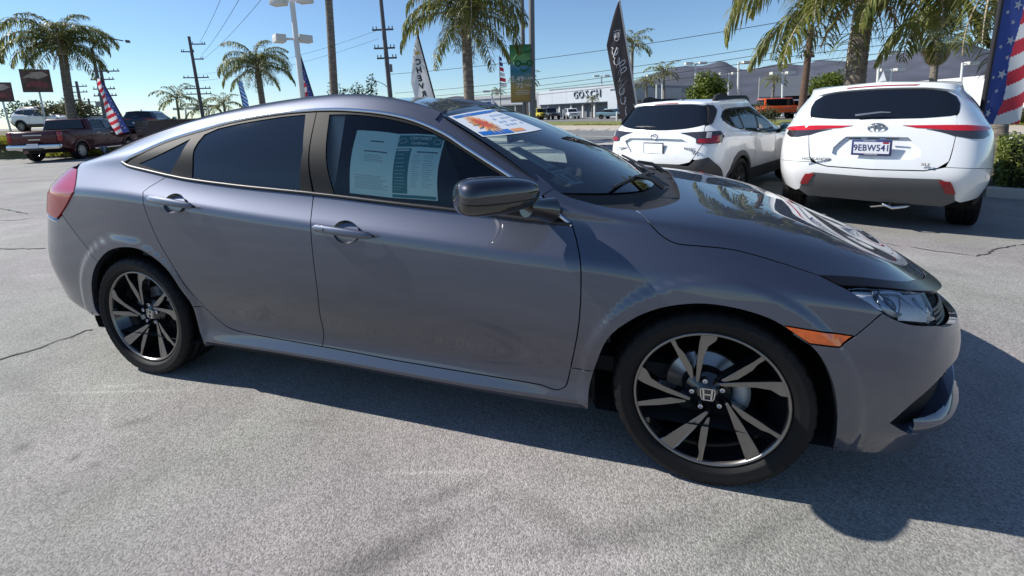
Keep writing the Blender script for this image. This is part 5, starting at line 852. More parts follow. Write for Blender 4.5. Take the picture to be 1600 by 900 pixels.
dB = dict(wb=2.745, rw=.35, ar=.405, aw=.055, track=.815, rim=.235, spokes=5, pair=True, rim_mat=ALLOY, sill=.95, doors=(.66, 1.66), handles=(.42, 1.40), mw=1.02, mz=1.07, mirror_mat=BLACK_SATIN,
    seam=[(-1.749, 6.08), (-1.42, 6.05), (-1.1, 5.9), (-.87, 5.75), (-.80, 5.4), (-.95, 4.32), (-1.04, 4.2), (-1.06, 3.7), (-1.09, 2.67), (-1.19, 2.19), (-1.25, 1.84)], body_low=[(-1.20, 1.79), (-.963, 1.96), (-.865, 1.63), (-.60, .42)],
    tailgate=[(-1.749, 1.30), (-1.45, 1.34), (-1.30, 1.60), (-1.20, 2.20), (-1.10, 2.67), (-1.07, 3.7), (-1.05, 4.2), (-1.06, 4.30), (-1.64, 3.86), (-1.749, 3.84), (-1.749, 2.98), (-1.44, 2.95), (-1.36, 2.75), (-1.47, 2.12), (-1.749, 2.08)],
    recess=[(-1.749, 2.98), (-1.44, 2.95), (-1.36, 2.75), (-1.47, 2.12), (-1.749, 2.08)],
    glass=[(-1.749, 3.86), (-1.62, 3.90), (-1.08, 4.30), (-.97, 4.28), (-.82, 5.36), (-.90, 5.72), (-1.1, 5.85), (-1.417, 6.0), (-1.749, 6.02)],
    clad=[(-1.749, 1.26), (-1.45, 1.26), (-1.33, 1.2), (-1.206, 1.80), (-.963, 1.97), (-.869, 1.63), (-.56, .35), (-.58, .03), (-1.1, .03), (-1.749, .03)], clad_mat=mat('dark cladding', (.045, .047, .05), .55), clad_off=.014, arch_mat=mat('dark cladding', (.045, .047, .05), .55),
    lampB=[(-1.466, 3.51), (-1.3, 3.62), (-1.071, 3.68), (-.76, 3.67), (-.694, 3.14), (-.756, 2.73), (-.95, 2.69), (-1.22, 2.74), (-1.23, 3.02)], lampB2=[(-.98, 3.2), (-.80, 3.25), (-.80, 2.78), (-.95, 2.73), (-1.20, 2.76), (-1.18, 3.0), (-1.0, 3.0)], lampB3=[(-1.02, 3.55), (-.93, 3.55), (-.95, 3.05), (-1.04, 3.05)], refl=[(-1.10, .92), (-1.01, .85), (-.99, .25), (-1.08, .25)],
    lamps={'lampB': ('tail_light', SMOKE, .012), 'lampB2': ('brake_light', RED_DARK, .016), 'lampB3': ('reverse_light', CLEAR_LENS, .019), 'refl': ('reflector', RED_LENS, .022)},
    dlo=[(-.71, 4.84), (-.60, 5.2), (-.17, 5.42), (.25, 5.50), (1.05, 5.56), (1.38, 5.3), (1.65, 4.6), (2.02, 3.06), (1.83, 3.02), (.83, 3.30), (.22, 3.70), (-.107, 4.06), (-.66, 4.54)],
    windows=[[(-.67, 4.84), (-.57, 5.12), (-.17, 5.32), (.14, 5.38), (.20, 3.86), (-.1, 4.16), (-.63, 4.62)], [(.28, 3.78), (.22, 5.41), (.98, 5.46), (.83, 3.40)], [(.93, 3.36), (1.06, 5.46), (1.34, 5.2), (1.60, 4.5), (1.93, 3.12), (1.83, 3.10)]])
suv_b = suv(SB, 'parked_suv', 'lower white SUV with black roof rails, left of the taller white one', (1.82, 5.30, -.185), 30.7, dB)
# ---- details of the tall one
def oval(g, c, a, b, r, n=24, nx=(-1, 0, 0)): g.tube([(c[0], c[1]+a*math.cos(t), c[2]+b*math.sin(t)) for t in np.linspace(0, 2*math.pi, n+1)], r, 5, cap=False)
BACK = lambda x, y, z: frame_m((x, y, z), (0, -1, 0), (0, 0, 1))     # lettering that faces backwards
g = Geo(); oval(g, (-1.008, 0, 1.20), .075, .050, .007); oval(g, (-1.010, 0, 1.20), .022, .046, .006); oval(g, (-1.010, 0, 1.222), .048, .018, .006); g.build('badge', SILVER, suv_a)
pl = Geo().box((-1.088, .03, .985), (.012, .345, .175)).build('number_plate', PLATE_BLUE, suv_a, bevel=.006); Geo().box((-1.095, .03, .985), (.006, .305, .128)).build('plate_face', PLATE, pl)
text_obj('plate_number', '9EBW541', .098, PLATE_BLUE, pl, BACK(-1.0995, .03, .982), .001, xs=.74, bold=.001, space=1.05); text_obj('frame_lettering', 'PARADISE', .026, PLATE, pl, BACK(-1.0955, .03, .912), .001); text_obj('frame_lettering', 'HIGHLANDER', .018, PLATE, pl, BACK(-1.0955, .05, 1.062), .001)
Geo().box((-1.097, -.09, 1.040), (.004, .05, .018)).build('plate_tag', RED_DARK, pl)
text_obj('model_lettering', 'HIGHLANDER', .045, SILVER, suv_a, frame_m((-1.092, .52, .835), (.10, -1, 0), (0, 0, 1)), .003, bold=.001); text_obj('trim_lettering', 'XLE', .04, SILVER, suv_a, frame_m((-1.098, -.42, .82), (-.10, -1, 0), (0, 0, 1)), .003, bold=.001)
g = Geo()
for s in (.16, 0, -.16): g.box((-1.068, s+.02, 1.085), (.01, .11, .012))
g.build('recess_slots', DARK_VOID, suv_a)
sp = half_join(SA, [[(-1.749, 6.06), (-1.45, 6.0), (-1.22, 5.86), (-1.08, 5.80), (-1.0, 6.1), (-.95, 6.7), (-1.2, 7.4), (-1.749, 7.8)]], 'spoiler', WHITE, suv_a, off=.028, depth=.05, gap=0, roundr=.012)
half_join(SA, [[(-1.749, 6.32), (-1.52, 6.32), (-1.50, 6.60), (-1.749, 6.62)]], 'brake_light', RED_DARK, suv_a, off=.031, depth=.006, gap=0)
g = Geo(); g.grid(np.array([[(-.05-.12*t, .045*s*(1-t)**.8, 1.73+.0*t+.13*t**1.5) for s in (-1, 0, 1)] for t in np.linspace(0, 1, 6)])); g.build('shark_fin', WHITE, suv_a)
g = Geo(); g.tube([(-.975, .20, 1.345), (-.985, -.02, 1.375), (-.985, -.10, 1.37)], [.012, .009, .006], 6); g.build('rear_wiper', SILVER, suv_a)
g = Geo(); g.tube([(-.86, -.34, .33), (-.98, -.30, .335), (-1.0, -.20, .31), (-.95, -.12, .335)], .018, 8); g.tube([(-.80, -.02, .27), (-.94, -.18, .335)], .018, 8); g.build('exhaust', CHROME, suv_a)
# ---- details of the lower one
g = Geo(); oval(g, (-.935, 0, 1.055), .055, .036, .006); g.tube([(-.94, -.035, 1.055), (-.94, .035, 1.062)], .004, 5); g.build('badge', SILVER, suv_b); g = Geo(); g.lathe([(.001, 0), (.05, .004)], 20, 'y'); 
pl = Geo().box((-.955, .0, .87), (.012, .33, .19)).build('number_plate', PLATE_FRAME, suv_b, bevel=.006); Geo().box((-.963, 0, .876), (.006, .30, .145)).build('plate_face', mat('paper plate', (.80, .82, .86), .5), pl)
text_obj('model_lettering', 'OUTBACK', .038, SILVER, suv_b, frame_m((-.955, .52, .86), (.12, -1, 0), (0, 0, 1)), .003, bold=.001); text_obj('trim_lettering', 'TOURING', .042, SILVER, suv_b, frame_m((-.955, -.56, .89), (-.14, -1, 0), (0, 0, 1)), .003, bold=.001); text_obj('trim_lettering', 'XT', .042, SILVER, suv_b, frame_m((-.955, -.62, .84), (-.14, -1, 0), (0, 0, 1)), .003, bold=.001)
for s in (1, -1):
    g = Geo(); R = []
    for x, h in ((-.28, .02), (-.22, .085), (-.05, .105), (.25, .06), (.7, .06), (1.0, .09), (1.10, .075), (1.18, .01)):
        z0 = float(SB.pos(max(x, -.24), 6.6)[2]) if x < .8 else 1.575-.35*max(0, x-.85)**1.4
        R.append([(x, s*.575, z0-.02), (x, s*.575, z0+h), (x, s*.62, z0+h), (x, s*.63, z0-.02)])
    g.grid(np.array(R), flip=(s < 0)); g.build('roof_rail', BLACK_PLASTIC, suv_b)
g = Geo(); g.grid(np.array([[(.02-.10*t, .03*s*(1-t)**.8, 1.60+.0*t+.09*t**1.5) for s in (-1, 0, 1)] for t in np.linspace(0, 1, 6)])); g.build('shark_fin', BLACK_SATIN, suv_b)
g = Geo(); g.tube([(-.82, .45, 1.195), (-.86, .15, 1.20), (-.86, .02, 1.195)], [.010, .014, .008], 6); g.build('rear_wiper', BLACK_SATIN, suv_b)
half_join(SB, [[(-1.749, 6.10), (-1.45, 6.12), (-1.1, 5.98), (-.95, 6.0), (-.86, 6.3), (-.9, 6.9), (-1.2, 7.4), (-1.749, 7.6)]], 'spoiler', WHITE, suv_b, off=.014, depth=.03, gap=0, roundr=.008)
for q in two(SB, [[(-1.02, 4.36), (-.92, 4.30), (-.80, 5.30), (-.86, 5.78), (-1.06, 5.92), (-1.0, 5.4)]], 'spoiler_wing', BLACK_SATIN, suv_b, off=.03, depth=.035, gap=0): pass
half_join(SB, [[(-1.749, 6.15), (-1.6, 6.15), (-1.6, 6.4), (-1.749, 6.4)]], 'brake_light', RED_DARK, suv_b, off=.017, depth=.004, gap=0)
# ---------------------------------------------------------------- ground
def ground_z(x, y):
    t = min(1, max(0, (y-.9)/3.4)); l = min(1, max(0, (-x-6)/14))*min(1, max(0, (y-2)/6)); return -.2*t*t*(3-2*t)-.18*l*l*(3-2*l)
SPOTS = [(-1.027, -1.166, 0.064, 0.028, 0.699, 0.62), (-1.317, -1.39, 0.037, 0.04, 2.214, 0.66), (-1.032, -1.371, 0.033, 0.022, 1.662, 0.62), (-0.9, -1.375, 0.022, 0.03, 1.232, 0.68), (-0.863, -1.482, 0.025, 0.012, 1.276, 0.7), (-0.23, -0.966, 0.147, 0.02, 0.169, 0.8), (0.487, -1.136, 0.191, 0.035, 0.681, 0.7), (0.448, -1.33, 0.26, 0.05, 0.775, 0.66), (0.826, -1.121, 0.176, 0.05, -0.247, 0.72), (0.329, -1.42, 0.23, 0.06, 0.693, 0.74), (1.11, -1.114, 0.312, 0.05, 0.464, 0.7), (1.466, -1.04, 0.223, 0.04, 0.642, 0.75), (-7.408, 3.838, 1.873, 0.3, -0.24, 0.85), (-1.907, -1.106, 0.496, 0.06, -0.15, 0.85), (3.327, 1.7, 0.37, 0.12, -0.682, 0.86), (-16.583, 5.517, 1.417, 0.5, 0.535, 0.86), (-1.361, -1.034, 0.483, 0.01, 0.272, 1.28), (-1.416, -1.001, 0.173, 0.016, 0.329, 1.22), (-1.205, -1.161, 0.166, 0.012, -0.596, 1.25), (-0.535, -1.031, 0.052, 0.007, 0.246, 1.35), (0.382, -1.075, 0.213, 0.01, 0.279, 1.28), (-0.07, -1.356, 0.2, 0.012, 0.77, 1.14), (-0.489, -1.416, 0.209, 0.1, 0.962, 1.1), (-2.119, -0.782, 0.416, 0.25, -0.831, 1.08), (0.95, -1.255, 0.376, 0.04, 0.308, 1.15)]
def ground_mat():
    m = bpy.data.materials.new('old asphalt'); m.use_nodes = True; N = m.node_tree; b = N.nodes['Principled BSDF']; L = N.links
    def nd(t, **k):
        n = N.nodes.new(t)
        for a, v in k.items(): setattr(n, a, v)
        return n
    g = nd('ShaderNodeNewGeometry')
    def noi(sc, det=6, ro=.6, dis=0):
        n = nd('ShaderNodeTexNoise'); n.inputs['Scale'].default_value = sc; n.inputs['Detail'].default_value = det; n.inputs['Roughness'].default_value = ro; n.inputs['Distortion'].default_value = dis
        L.new(g.outputs['Position'], n.inputs['Vector']); return n.outputs[0]
    def mr(i, a, b_, c, d):
        n = nd('ShaderNodeMapRange'); L.new(i, n.inputs[0])
        for k, v in enumerate((a, b_, c, d)): n.inputs[k+1].default_value = v
        return n.outputs[0]
    def mul(a, b_):
        n = nd('ShaderNodeMath', operation='MULTIPLY'); L.new(a, n.inputs[0])
        if isinstance(b_, float): n.inputs[1].default_value = b_
        else: L.new(b_, n.inputs[1])
        return n.outputs[0]
    def add(a, b_):
        n = nd('ShaderNodeMath', operation='ADD'); L.new(a, n.inputs[0]); L.new(b_, n.inputs[1]); return n.outputs[0]
    big = mr(noi(.35, 5, .62, .6), .3, .7, .80, 1.18); mid = mr(noi(2.4, 7, .7, .3), .3, .7, .86, 1.13)
    vo = nd('ShaderNodeTexVoronoi'); vo.inputs['Scale'].default_value = 190; L.new(g.outputs['Position'], vo.inputs['Vector'])
    ch = nd('ShaderNodeSeparateColor'); L.new(vo.outputs['Color'], ch.inputs[0]); stone = mr(ch.outputs[0], 0, 1, .66, 1.36)
    fine = mr(noi(230, 3, .7), .35, .65, .82, 1.2)
    v = mul(mul(mul(big, mid), stone), fine)
    # the sheet wears smoother towards the back of the lot: individual stones read only up close
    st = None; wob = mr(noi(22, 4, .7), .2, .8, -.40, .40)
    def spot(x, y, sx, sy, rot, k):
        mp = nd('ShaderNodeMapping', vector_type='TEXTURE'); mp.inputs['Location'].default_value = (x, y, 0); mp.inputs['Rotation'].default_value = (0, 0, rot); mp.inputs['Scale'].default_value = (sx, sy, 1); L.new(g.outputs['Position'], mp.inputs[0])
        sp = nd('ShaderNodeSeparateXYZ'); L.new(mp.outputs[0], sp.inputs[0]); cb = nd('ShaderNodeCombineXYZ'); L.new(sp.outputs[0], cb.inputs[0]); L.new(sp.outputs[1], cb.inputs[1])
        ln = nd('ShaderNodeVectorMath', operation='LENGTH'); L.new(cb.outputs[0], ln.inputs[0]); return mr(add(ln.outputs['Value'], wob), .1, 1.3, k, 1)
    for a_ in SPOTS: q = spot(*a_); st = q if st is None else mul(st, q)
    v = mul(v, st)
    cr = nd('ShaderNodeValToRGB'); cr.color_ramp.elements[0].color = (.0, .0, .0, 1); cr.color_ramp.elements[1].color = (1, 1, 1, 1)
    tint = nd('ShaderNodeMix', data_type='RGBA'); L.new(mr(noi(.6, 3, .5, .6), .42, .6, 0, 1), tint.inputs[0]); tint.inputs[6].default_value = (.252, .250, .226, 1); tint.inputs[7].default_value = (.262, .242, .232, 1)
    mx = nd('ShaderNodeMix', data_type='RGBA', blend_type='MULTIPLY'); mx.inputs[0].default_value = 1; L.new(tint.outputs[2], mx.inputs[6]); L.new(v, mx.inputs[7]); L.new(mx.outputs[2], b.inputs['Base Color'])
    b.inputs['Roughness'].default_value = .82; b.inputs['Specular IOR Level'].default_value = .35
    h = add(mul(vo.outputs['Distance'], -1.0), mul(noi(190, 3, .7), .5)); bp = nd('ShaderNodeBump'); bp.inputs['Strength'].default_value = .42; bp.inputs['Distance'].default_value = .0045; L.new(h, bp.inputs['Height']); L.new(bp.outputs[0], b.inputs['Normal'])
    return m
ASPHALT = ground_mat()
xs = np.concatenate([[-3000, -300, -60], np.linspace(-40, 40, 41), [60, 300, 3000]]); ys = np.concatenate([[-3000, -200, -40, -10, -3], np.linspace(-1, 6, 36), [10, 20, 60, 300, 5000]])
G_ = np.array([[(x, y, ground_z(x, y)) for y in ys] for x in xs]); tag(Geo().grid(G_).build('ground', ASPHALT), kind='structure')
# ---------------------------------------------------------------- road, kerbs, far side, hills, haze-blue distance
GZ = -.2
E_ = Vector((.87, -.49, 0)).normalized(); N_ = Vector((.49, .87, 0)).normalized()
def en(e, n, z=GZ): q = E_*e+N_*n; return (q.x, q.y, z)
ROAD = mat('road asphalt', (.17, .168, .162), .85, var=.10, vscale=1.2, bump=.25, bscale=120)
CONC = mat('kerb concrete', (.40, .37, .33), .85, var=.12, vscale=3, bump=.15, bscale=60)
TAN = mat('tan dirt strip', (.42, .36, .28), .95, var=.12, vscale=1.5, bump=.2, bscale=30)
LAWN = mat('lawn', (.16, .17, .045), .95, var=.35, vscale=1.6, bump=.6, bscale=40)
MARK = mat('road paint', (.68, .68, .66), .7, var=.10, vscale=6)
def band(name, e0, e1, n0, n1, z, m, k=24):
    return tag(Geo().grid(np.array([[en(e0+(e1-e0)*i/k, n0+(n1-n0)*j/2, z) for j in range(3)] for i in range(k+1)]), flip=False).build(name, m), kind='structure')
band('road', -160, 160, 15.6, 24.2, GZ+.006, ROAD)
band('lane_marking', -160, 160, 18.52, 18.66, GZ+.012, MARK); 
def kerb(name, e0, e1, n0, n1, h=.14):
    g = Geo(); k = 20
    g.grid(np.array([[en(e0+(e1-e0)*i/k, *q) for q in ((n0, GZ-.02), (n0+.02, GZ+h-.02), (n0+.05, GZ+h), (n1, GZ+h))] for i in range(k+1)]), smooth=False); return tag(g.build(name, CONC), kind='structure')
kerb('far_kerb', -160, 160, 24.2, 24.5); band('far_sidewalk', -160, 160, 24.5, 29.5, GZ+.138, TAN)
band('far_verge', -160, 160, 29.5, 40, GZ+.15, LAWN); band('far_parking', -160, 200, 40, 130, GZ+.16, ROAD)
# near planter with its kerb, right of the two SUVs
def kerb_path(name, P, w, h, m, cap=True):
    P = [Vector((x, y, 0)) for x, y in P]; g = Geo(); R = []
    for i, q in enumerate(P):
        t = (P[min(i+1, len(P)-1)]-P[max(i-1, 0)]).normalized(); o = Vector((-t.y, t.x, 0))
        R.append([(q+o*a)+Vector((0, 0, z)) for a, z in ((0, GZ-.05), (.015, GZ+h-.02), (.04, GZ+h), (w-.02, GZ+h), (w, GZ+h-.02), (w, GZ-.05))])
    R = [[tuple(v) for v in r] for r in R]; g.grid(np.array(R), smooth=False); g.add(R[0], [tuple(range(6))[::-1]]); g.add(R[-1], [tuple(range(6))]); return tag(g.build(name, m), kind='structure')
kerb_path('near_kerb', [en(2.55, 8.1)[:2], en(6, 8.1)[:2], en(12, 8.1)[:2], en(26, 8.1)[:2]], .16, .15, CONC)
band('near_planter', 2.6, 26, 8.2, 13.5, GZ+.10, mat('planter soil', (.10, .075, .05), .95, var=.2, vscale=4))
band('near_sidewalk', -160, 160, 13.6, 15.5, GZ+.02, CONC)
# hills
def hills(name, prof, d, z0, m, depth=900):
    R = []; c = Vector((1.106, -2.3, 0)); n = len(prof); rr2 = random.Random(5)
    for i, (az, h) in enumerate(prof):
        u = Vector((math.sin(az), math.cos(az), 0)); row = []
        for j in range(8):
            t = j/7; z = z0+(h-z0)*(math.sin(min(1, t*1.25)*math.pi/2)**1.3 if t < .8 else 1-(t-.8)*1.5)
            z += (0 if j in (0,) else (rr2.uniform(-1, 1)*h*.035*(1 if t != .8 else .2)))
            q = c+u*(d+depth*(t-.8)); row.append((q.x, q.y, z))
        R.append(row)
    R = np.array(R); big = np.zeros(((n-1)*4+1, R.shape[1], 3))
    for j in range(R.shape[1]): big[:, j] = spline_eval(np.arange(n), R[:, j], np.linspace(0, n-1, (n-1)*4+1))
    return tag(Geo().grid(big, flip=True).build(name, m), kind='structure')
HILL = mat('hazy hill scrub', (.060, .066, .088), .95, var=.28, vscale=.012)  # scrub colour with the blue of distance haze mixed in
hills('hills', [(-0.1306, 69.9), (-0.0522, 83.2), (0.0053, 157.2), (0.0424, 184.9), (0.0747, 202.7), (0.1127, 193.4), (0.131, 202.8), (0.1491, 209.0), (0.1694, 206.8), (0.1908, 183.0), (0.2195, 168.7), (0.2523, 174.5), (0.2807, 180.5), (0.2993, 173.8), (0.3143, 173.5), (0.3289, 178.7), (0.3669, 170.2), (0.4027, 167.3), (0.4397, 186.4), (0.4745, 199.1), (0.5034, 211.9), (0.5358, 176.1), (0.5664, 137.8), (0.6034, 114.7), (0.6477, 94.9), (0.7111, 41.2)], 2400, -5, HILL)
hills('hills', [(-0.5199, 45.8), (-0.4544, 100.6), (-0.425, 119.9), (-0.403, 122.4), (-0.3667, 93.2), (-0.3004, 60.7), (-0.1966, 59.3), (-0.109, 58.8), (-0.0521, 22.6)], 3000, -5, HILL)
# ---------------------------------------------------------------- where the far things stand (metres)
PT = {
 'left_b': (-34.28, 16.35, 1.82),
 'left_c': (-34.20, 16.50, 6.38),
 'mid_b': (-23.58, 21.07, 2.94),
 'mid_c': (-23.57, 21.09, 4.80),
 'tall_b': (-13.98, 16.36, 2.42),
 'tall_c': (-13.72, 16.57, 9.27),
 'front_b': (-5.27, 13.46, 1.86),
 'front_c': (-5.27, 13.46, 4.95),
 'big_b': (7.17, 12.51, 1.81),
 'big_c': (7.16, 12.51, 4.66),
 'far_a_b': (-63.92, 44.30, 1.97),
 'far_a_c': (-63.80, 44.46, 4.75),
 'far_b_b': (-62.16, 46.66, 2.16),
 'far_b_c': (-62.13, 46.70, 3.30),
 'far_c_b': (-52.64, 42.55, 2.31),
 'far_c_c': (-52.65, 42.54, 3.51),
 'flag_palm_b': (0.63, 43.70, 1.56),
 'flag_palm_c': (0.44, 43.70, 7.49),
 'white_palm_b': (4.50, 57.60, 2.74),
 'white_palm_c': (4.21, 57.62, 5.54),
 'thin_palm_b': (2.33, 59.69, 1.59),
 'thin_palm_c': (2.11, 59.69, 4.61),
 'banner_palm_b': (-16.21, 65.52, 2.27),
 'banner_palm_c': (-16.31, 65.50, 6.24),
 'tiny_b': (-30.20, 92.67, 2.90),
 'tiny_c': (-30.10, 92.71, 5.82),
 'road_palm_b': (16.76, 57.69, 1.07),
 'road_palm_c': (16.99, 57.63, 4.07),
 'mini_b': (-5.92, 67.35, 0.40),
 'mini_c': (-5.91, 67.35, 2.83),
 'fan_b': (19.85, 33.04, 2.29),
 'fan_c': (19.76, 33.08, 5.15),
 'side_b': (8.64, 9.50, 1.31),
 'side_c': (8.50, 9.59, 3.85),
 'lamp_b': (-33.49, 17.78, 1.77),
 'lamp_t': (-33.53, 17.70, 6.41),
 'lamp_end_b': (-32.69, 19.10, 6.96),
 'lamp_end_t': (-32.69, 19.10, 6.96),
 'u1_b': (-46.27, 34.51, 1.94),
 'u1_t': (-46.45, 34.29, 10.67),
 'u2_b': (-95.47, 50.35, 2.67),
 'u2_t': (-95.52, 50.27, 9.26),
 'u3_b': (-129.84, 70.87, 2.96),
 'u3_t': (-129.90, 70.76, 8.00),
 'u4_b': (-76.53, 43.23, 4.26),
 'u4_t': (-76.56, 43.17, 10.14),
 'u5_b': (-20.08, 31.63, 3.07),
 'u5_t': (-20.30, 31.49, 11.83),
 'u6_b': (9.54, 24.40, 0.29),
 'u6_t': (9.72, 24.34, 5.27),
 'lp_b': (-13.67, 14.00, 2.34),
 'lp_t': (-13.69, 13.98, 6.47),
 'ban_b': (-3.63, 17.13, 0.98),
 'ban_t': (-3.53, 17.16, 7.31),
 'post_a_b': (-34.79, 15.34, 2.38),
 'post_a_t': (-34.84, 15.25, 6.11),
 'post_b_b': (-35.44, 13.96, 2.67),
 'post_b_t': (-35.50, 13.83, 4.65),
 'usflag_b': (-17.32, 54.80, 2.69),
 'usflag_t': (-17.27, 54.82, 9.08),
 'flagR_b': (4.94, 4.15, 1.08),
 'flagR_t': (4.98, 4.12, 2.66),
 'cad_b': (1.15, 10.70, 1.32),
 'cad_t': (0.55, 10.69, 4.34),
 'chev_b': (-6.25, 13.03, 1.77),
 'chev_t': (-6.91, 12.69, 4.28),
 'usL_b': (-17.61, 9.26, 1.05),
 'usL_t': (-17.90, 8.78, 3.03),
 'usM_b': (-13.29, 14.33, 2.04),
 'usM_t': (-13.63, 14.04, 4.28),
 'blue_b': (-28.80, 24.26, 2.34),
 'blue_t': (-28.90, 24.15, 4.41),
 'antenna_b': (-42.55, 38.86, 9.75),
 'antenna_t': (-42.36, 39.06, 13.45),
 'l1_b': (-5.32, 77.44, 3.67),
 'l1_t': (-5.32, 77.44, 7.29),
 'l2_b': (-2.84, 77.60, 3.57),
 'l2_t': (-2.87, 77.60, 8.06),
 'l3_b': (3.41, 57.66, 1.96),
 'l3_t': (3.34, 57.66, 5.51),
 'l4_b': (4.63, 67.61, 2.04),
 'l4_t': (4.54, 67.62, 6.16),
 'l5_b': (9.83, 72.19, 3.91),
 'l5_t': (9.70, 72.21, 8.08),
 'l6_b': (11.84, 56.73, 3.20),
 'l6_t': (11.76, 56.75, 5.21),
 'l7_b': (9.97, 41.82, 1.81),
 'l7_t': (9.82, 41.85, 5.15),
 'l8_b': (16.08, 50.62, 1.06),
 'l8_t': (15.89, 50.68, 4.58),
 'l9_b': (16.52, 32.43, 2.42),
 'l9_t': (16.38, 32.50, 4.43),
 'l10_b': (30.86, 49.81, 2.96),
 'l10_t': (30.73, 49.88, 4.58),
 'l11_b': (26.33, 52.14, 3.01),
 'l11_t': (26.22, 52.19, 4.44),
 'l12_b': (-71.49, 50.90, 1.49),
 'l12_t': (-71.33, 51.11, 3.70),
 'l13_b': (-69.53, 53.48, 2.99),
 'l13_t': (-69.45, 53.58, 4.07),
 'l14_b': (-28.21, 82.79, 2.78),
 'l14_t': (-28.10, 82.83, 5.80),
 'ford_a': (-33.20, 86.29, 4.77),
 'ford_b': (-18.21, 83.56, 4.74),
 'gosch_a': (-17.76, 81.61, 5.10),
 'gosch_b': (-2.06, 69.63, 5.16),
 'dark_a': (-2.15, 71.63, 5.26),
 'dark_b': (11.28, 92.15, 6.30),
 'grey_a': (19.22, 90.96, 6.19),
 'grey_b': (19.64, 75.53, 5.41),
 'grey_c': (30.96, 71.92, 4.84),
 'white_a': (38.82, 73.88, 3.75),
 'white_b': (39.88, 55.98, 3.71),
 'jeep': (-11.82, 62.42, 0.45),
 'whitecar': (-8.96, 64.95, 0.13),
 'yellowcar': (-13.89, 64.03, 0.48),
 'ojeep': (13.33, 41.01, 0.71),
 'gcar': (13.48, 48.21, 0.81),
 'gcar2': (15.11, 40.47, 0.88),
 'bcar': (-2.18, 57.61, 0.62),
 'dsuv': (20.83, 27.82, 0.77),
 'round_tree': (7.22, 42.28, 2.94),
 'tree_r': (14.71, 35.31, 2.58),
 'bush': (-13.27, 16.92, 2.57),
 'left_tree': (-36.11, 17.17, 2.41),
 'left_tree2': (-39.67, 16.73, 2.26),
 'shrub': (-2.49, 35.53, 0.48),
 'truck': (-19.39, 8.14, 0.07),
 'suvL': (-18.96, 10.86, 0.99),
 'bedL': (-16.72, 10.60, 1.10),
 'wsuv': (-25.93, 10.70, 1.58),
 'fordsign': (-27.58, 79.83, 3.13),
 'goschsign': (-6.30, 72.33, 3.90),
 'sign_l': (-37.90, 20.14, 2.65),
 'board': (-33.52, 17.73, 1.55),
}
# ---------------------------------------------------------------- foliage
def leaf_mat(name, c0, c1, trans=.35, rough=.45, scale=3):
    if name in MATS: return MATS[name]
    m = bpy.data.materials.new(name); m.use_nodes = True; MATS[name] = m; N = m.node_tree; L = N.links; b = N.nodes['Principled BSDF']; o = N.nodes['Material Output']
    g = N.nodes.new('ShaderNodeNewGeometry'); n = N.nodes.new('ShaderNodeTexNoise'); n.inputs['Scale'].default_value = scale; n.inputs['Detail'].default_value = 3; L.new(g.outputs['Position'], n.inputs[0])
    a = N.nodes.new('ShaderNodeMath'); a.operation = 'MULTIPLY_ADD'; L.new(g.outputs['Random Per Island'], a.inputs[0]); a.inputs[1].default_value = .55; L.new(n.outputs[0], a.inputs[2])
    r = N.nodes.new('ShaderNodeMapRange'); L.new(a.outputs[0], r.inputs[0]); r.inputs[1].default_value = .35; r.inputs[2].default_value = 1.05
    x = N.nodes.new('ShaderNodeMix'); x.data_type = 'RGBA'; L.new(r.outputs[0], x.inputs[0]); x.inputs[6].default_value = (*c0, 1); x.inputs[7].default_value = (*c1, 1)
    L.new(x.outputs[2], b.inputs['Base Color']); b.inputs['Roughness'].default_value = rough; b.inputs['Specular IOR Level'].default_value = .4
    t = N.nodes.new('ShaderNodeBsdfTranslucent'); L.new(x.outputs[2], t.inputs[0]); s = N.nodes.new('ShaderNodeMixShader'); s.inputs[0].default_value = trans
    L.new(b.outputs[0], s.inputs[1]); L.new(t.outputs[0], s.inputs[2]); L.new(s.outputs[0], o.inputs[0]); return m
FROND = leaf_mat('palm frond', (.065, .10, .026), (.27, .27, .075), .45); FROND_DRY = leaf_mat('dry frond', (.22, .15, .07), (.34, .25, .12), .3)
LEAF = leaf_mat('tree leaf', (.045, .085, .012), (.17, .21, .03), .35, scale=1.5); LEAF_DARK = leaf_mat('dark leaf', (.022, .045, .012), (.07, .11, .03), .25); HEDGE_LEAF = leaf_mat('hedge leaf', (.04, .07, .015), (.22, .25, .06), .3, .35, 5)
SHRUB = leaf_mat('shrub leaf', (.06, .075, .03), (.16, .16, .07), .3); BANK_GRASS = leaf_mat('bank grass', (.16, .17, .02), (.36, .34, .05), .4)
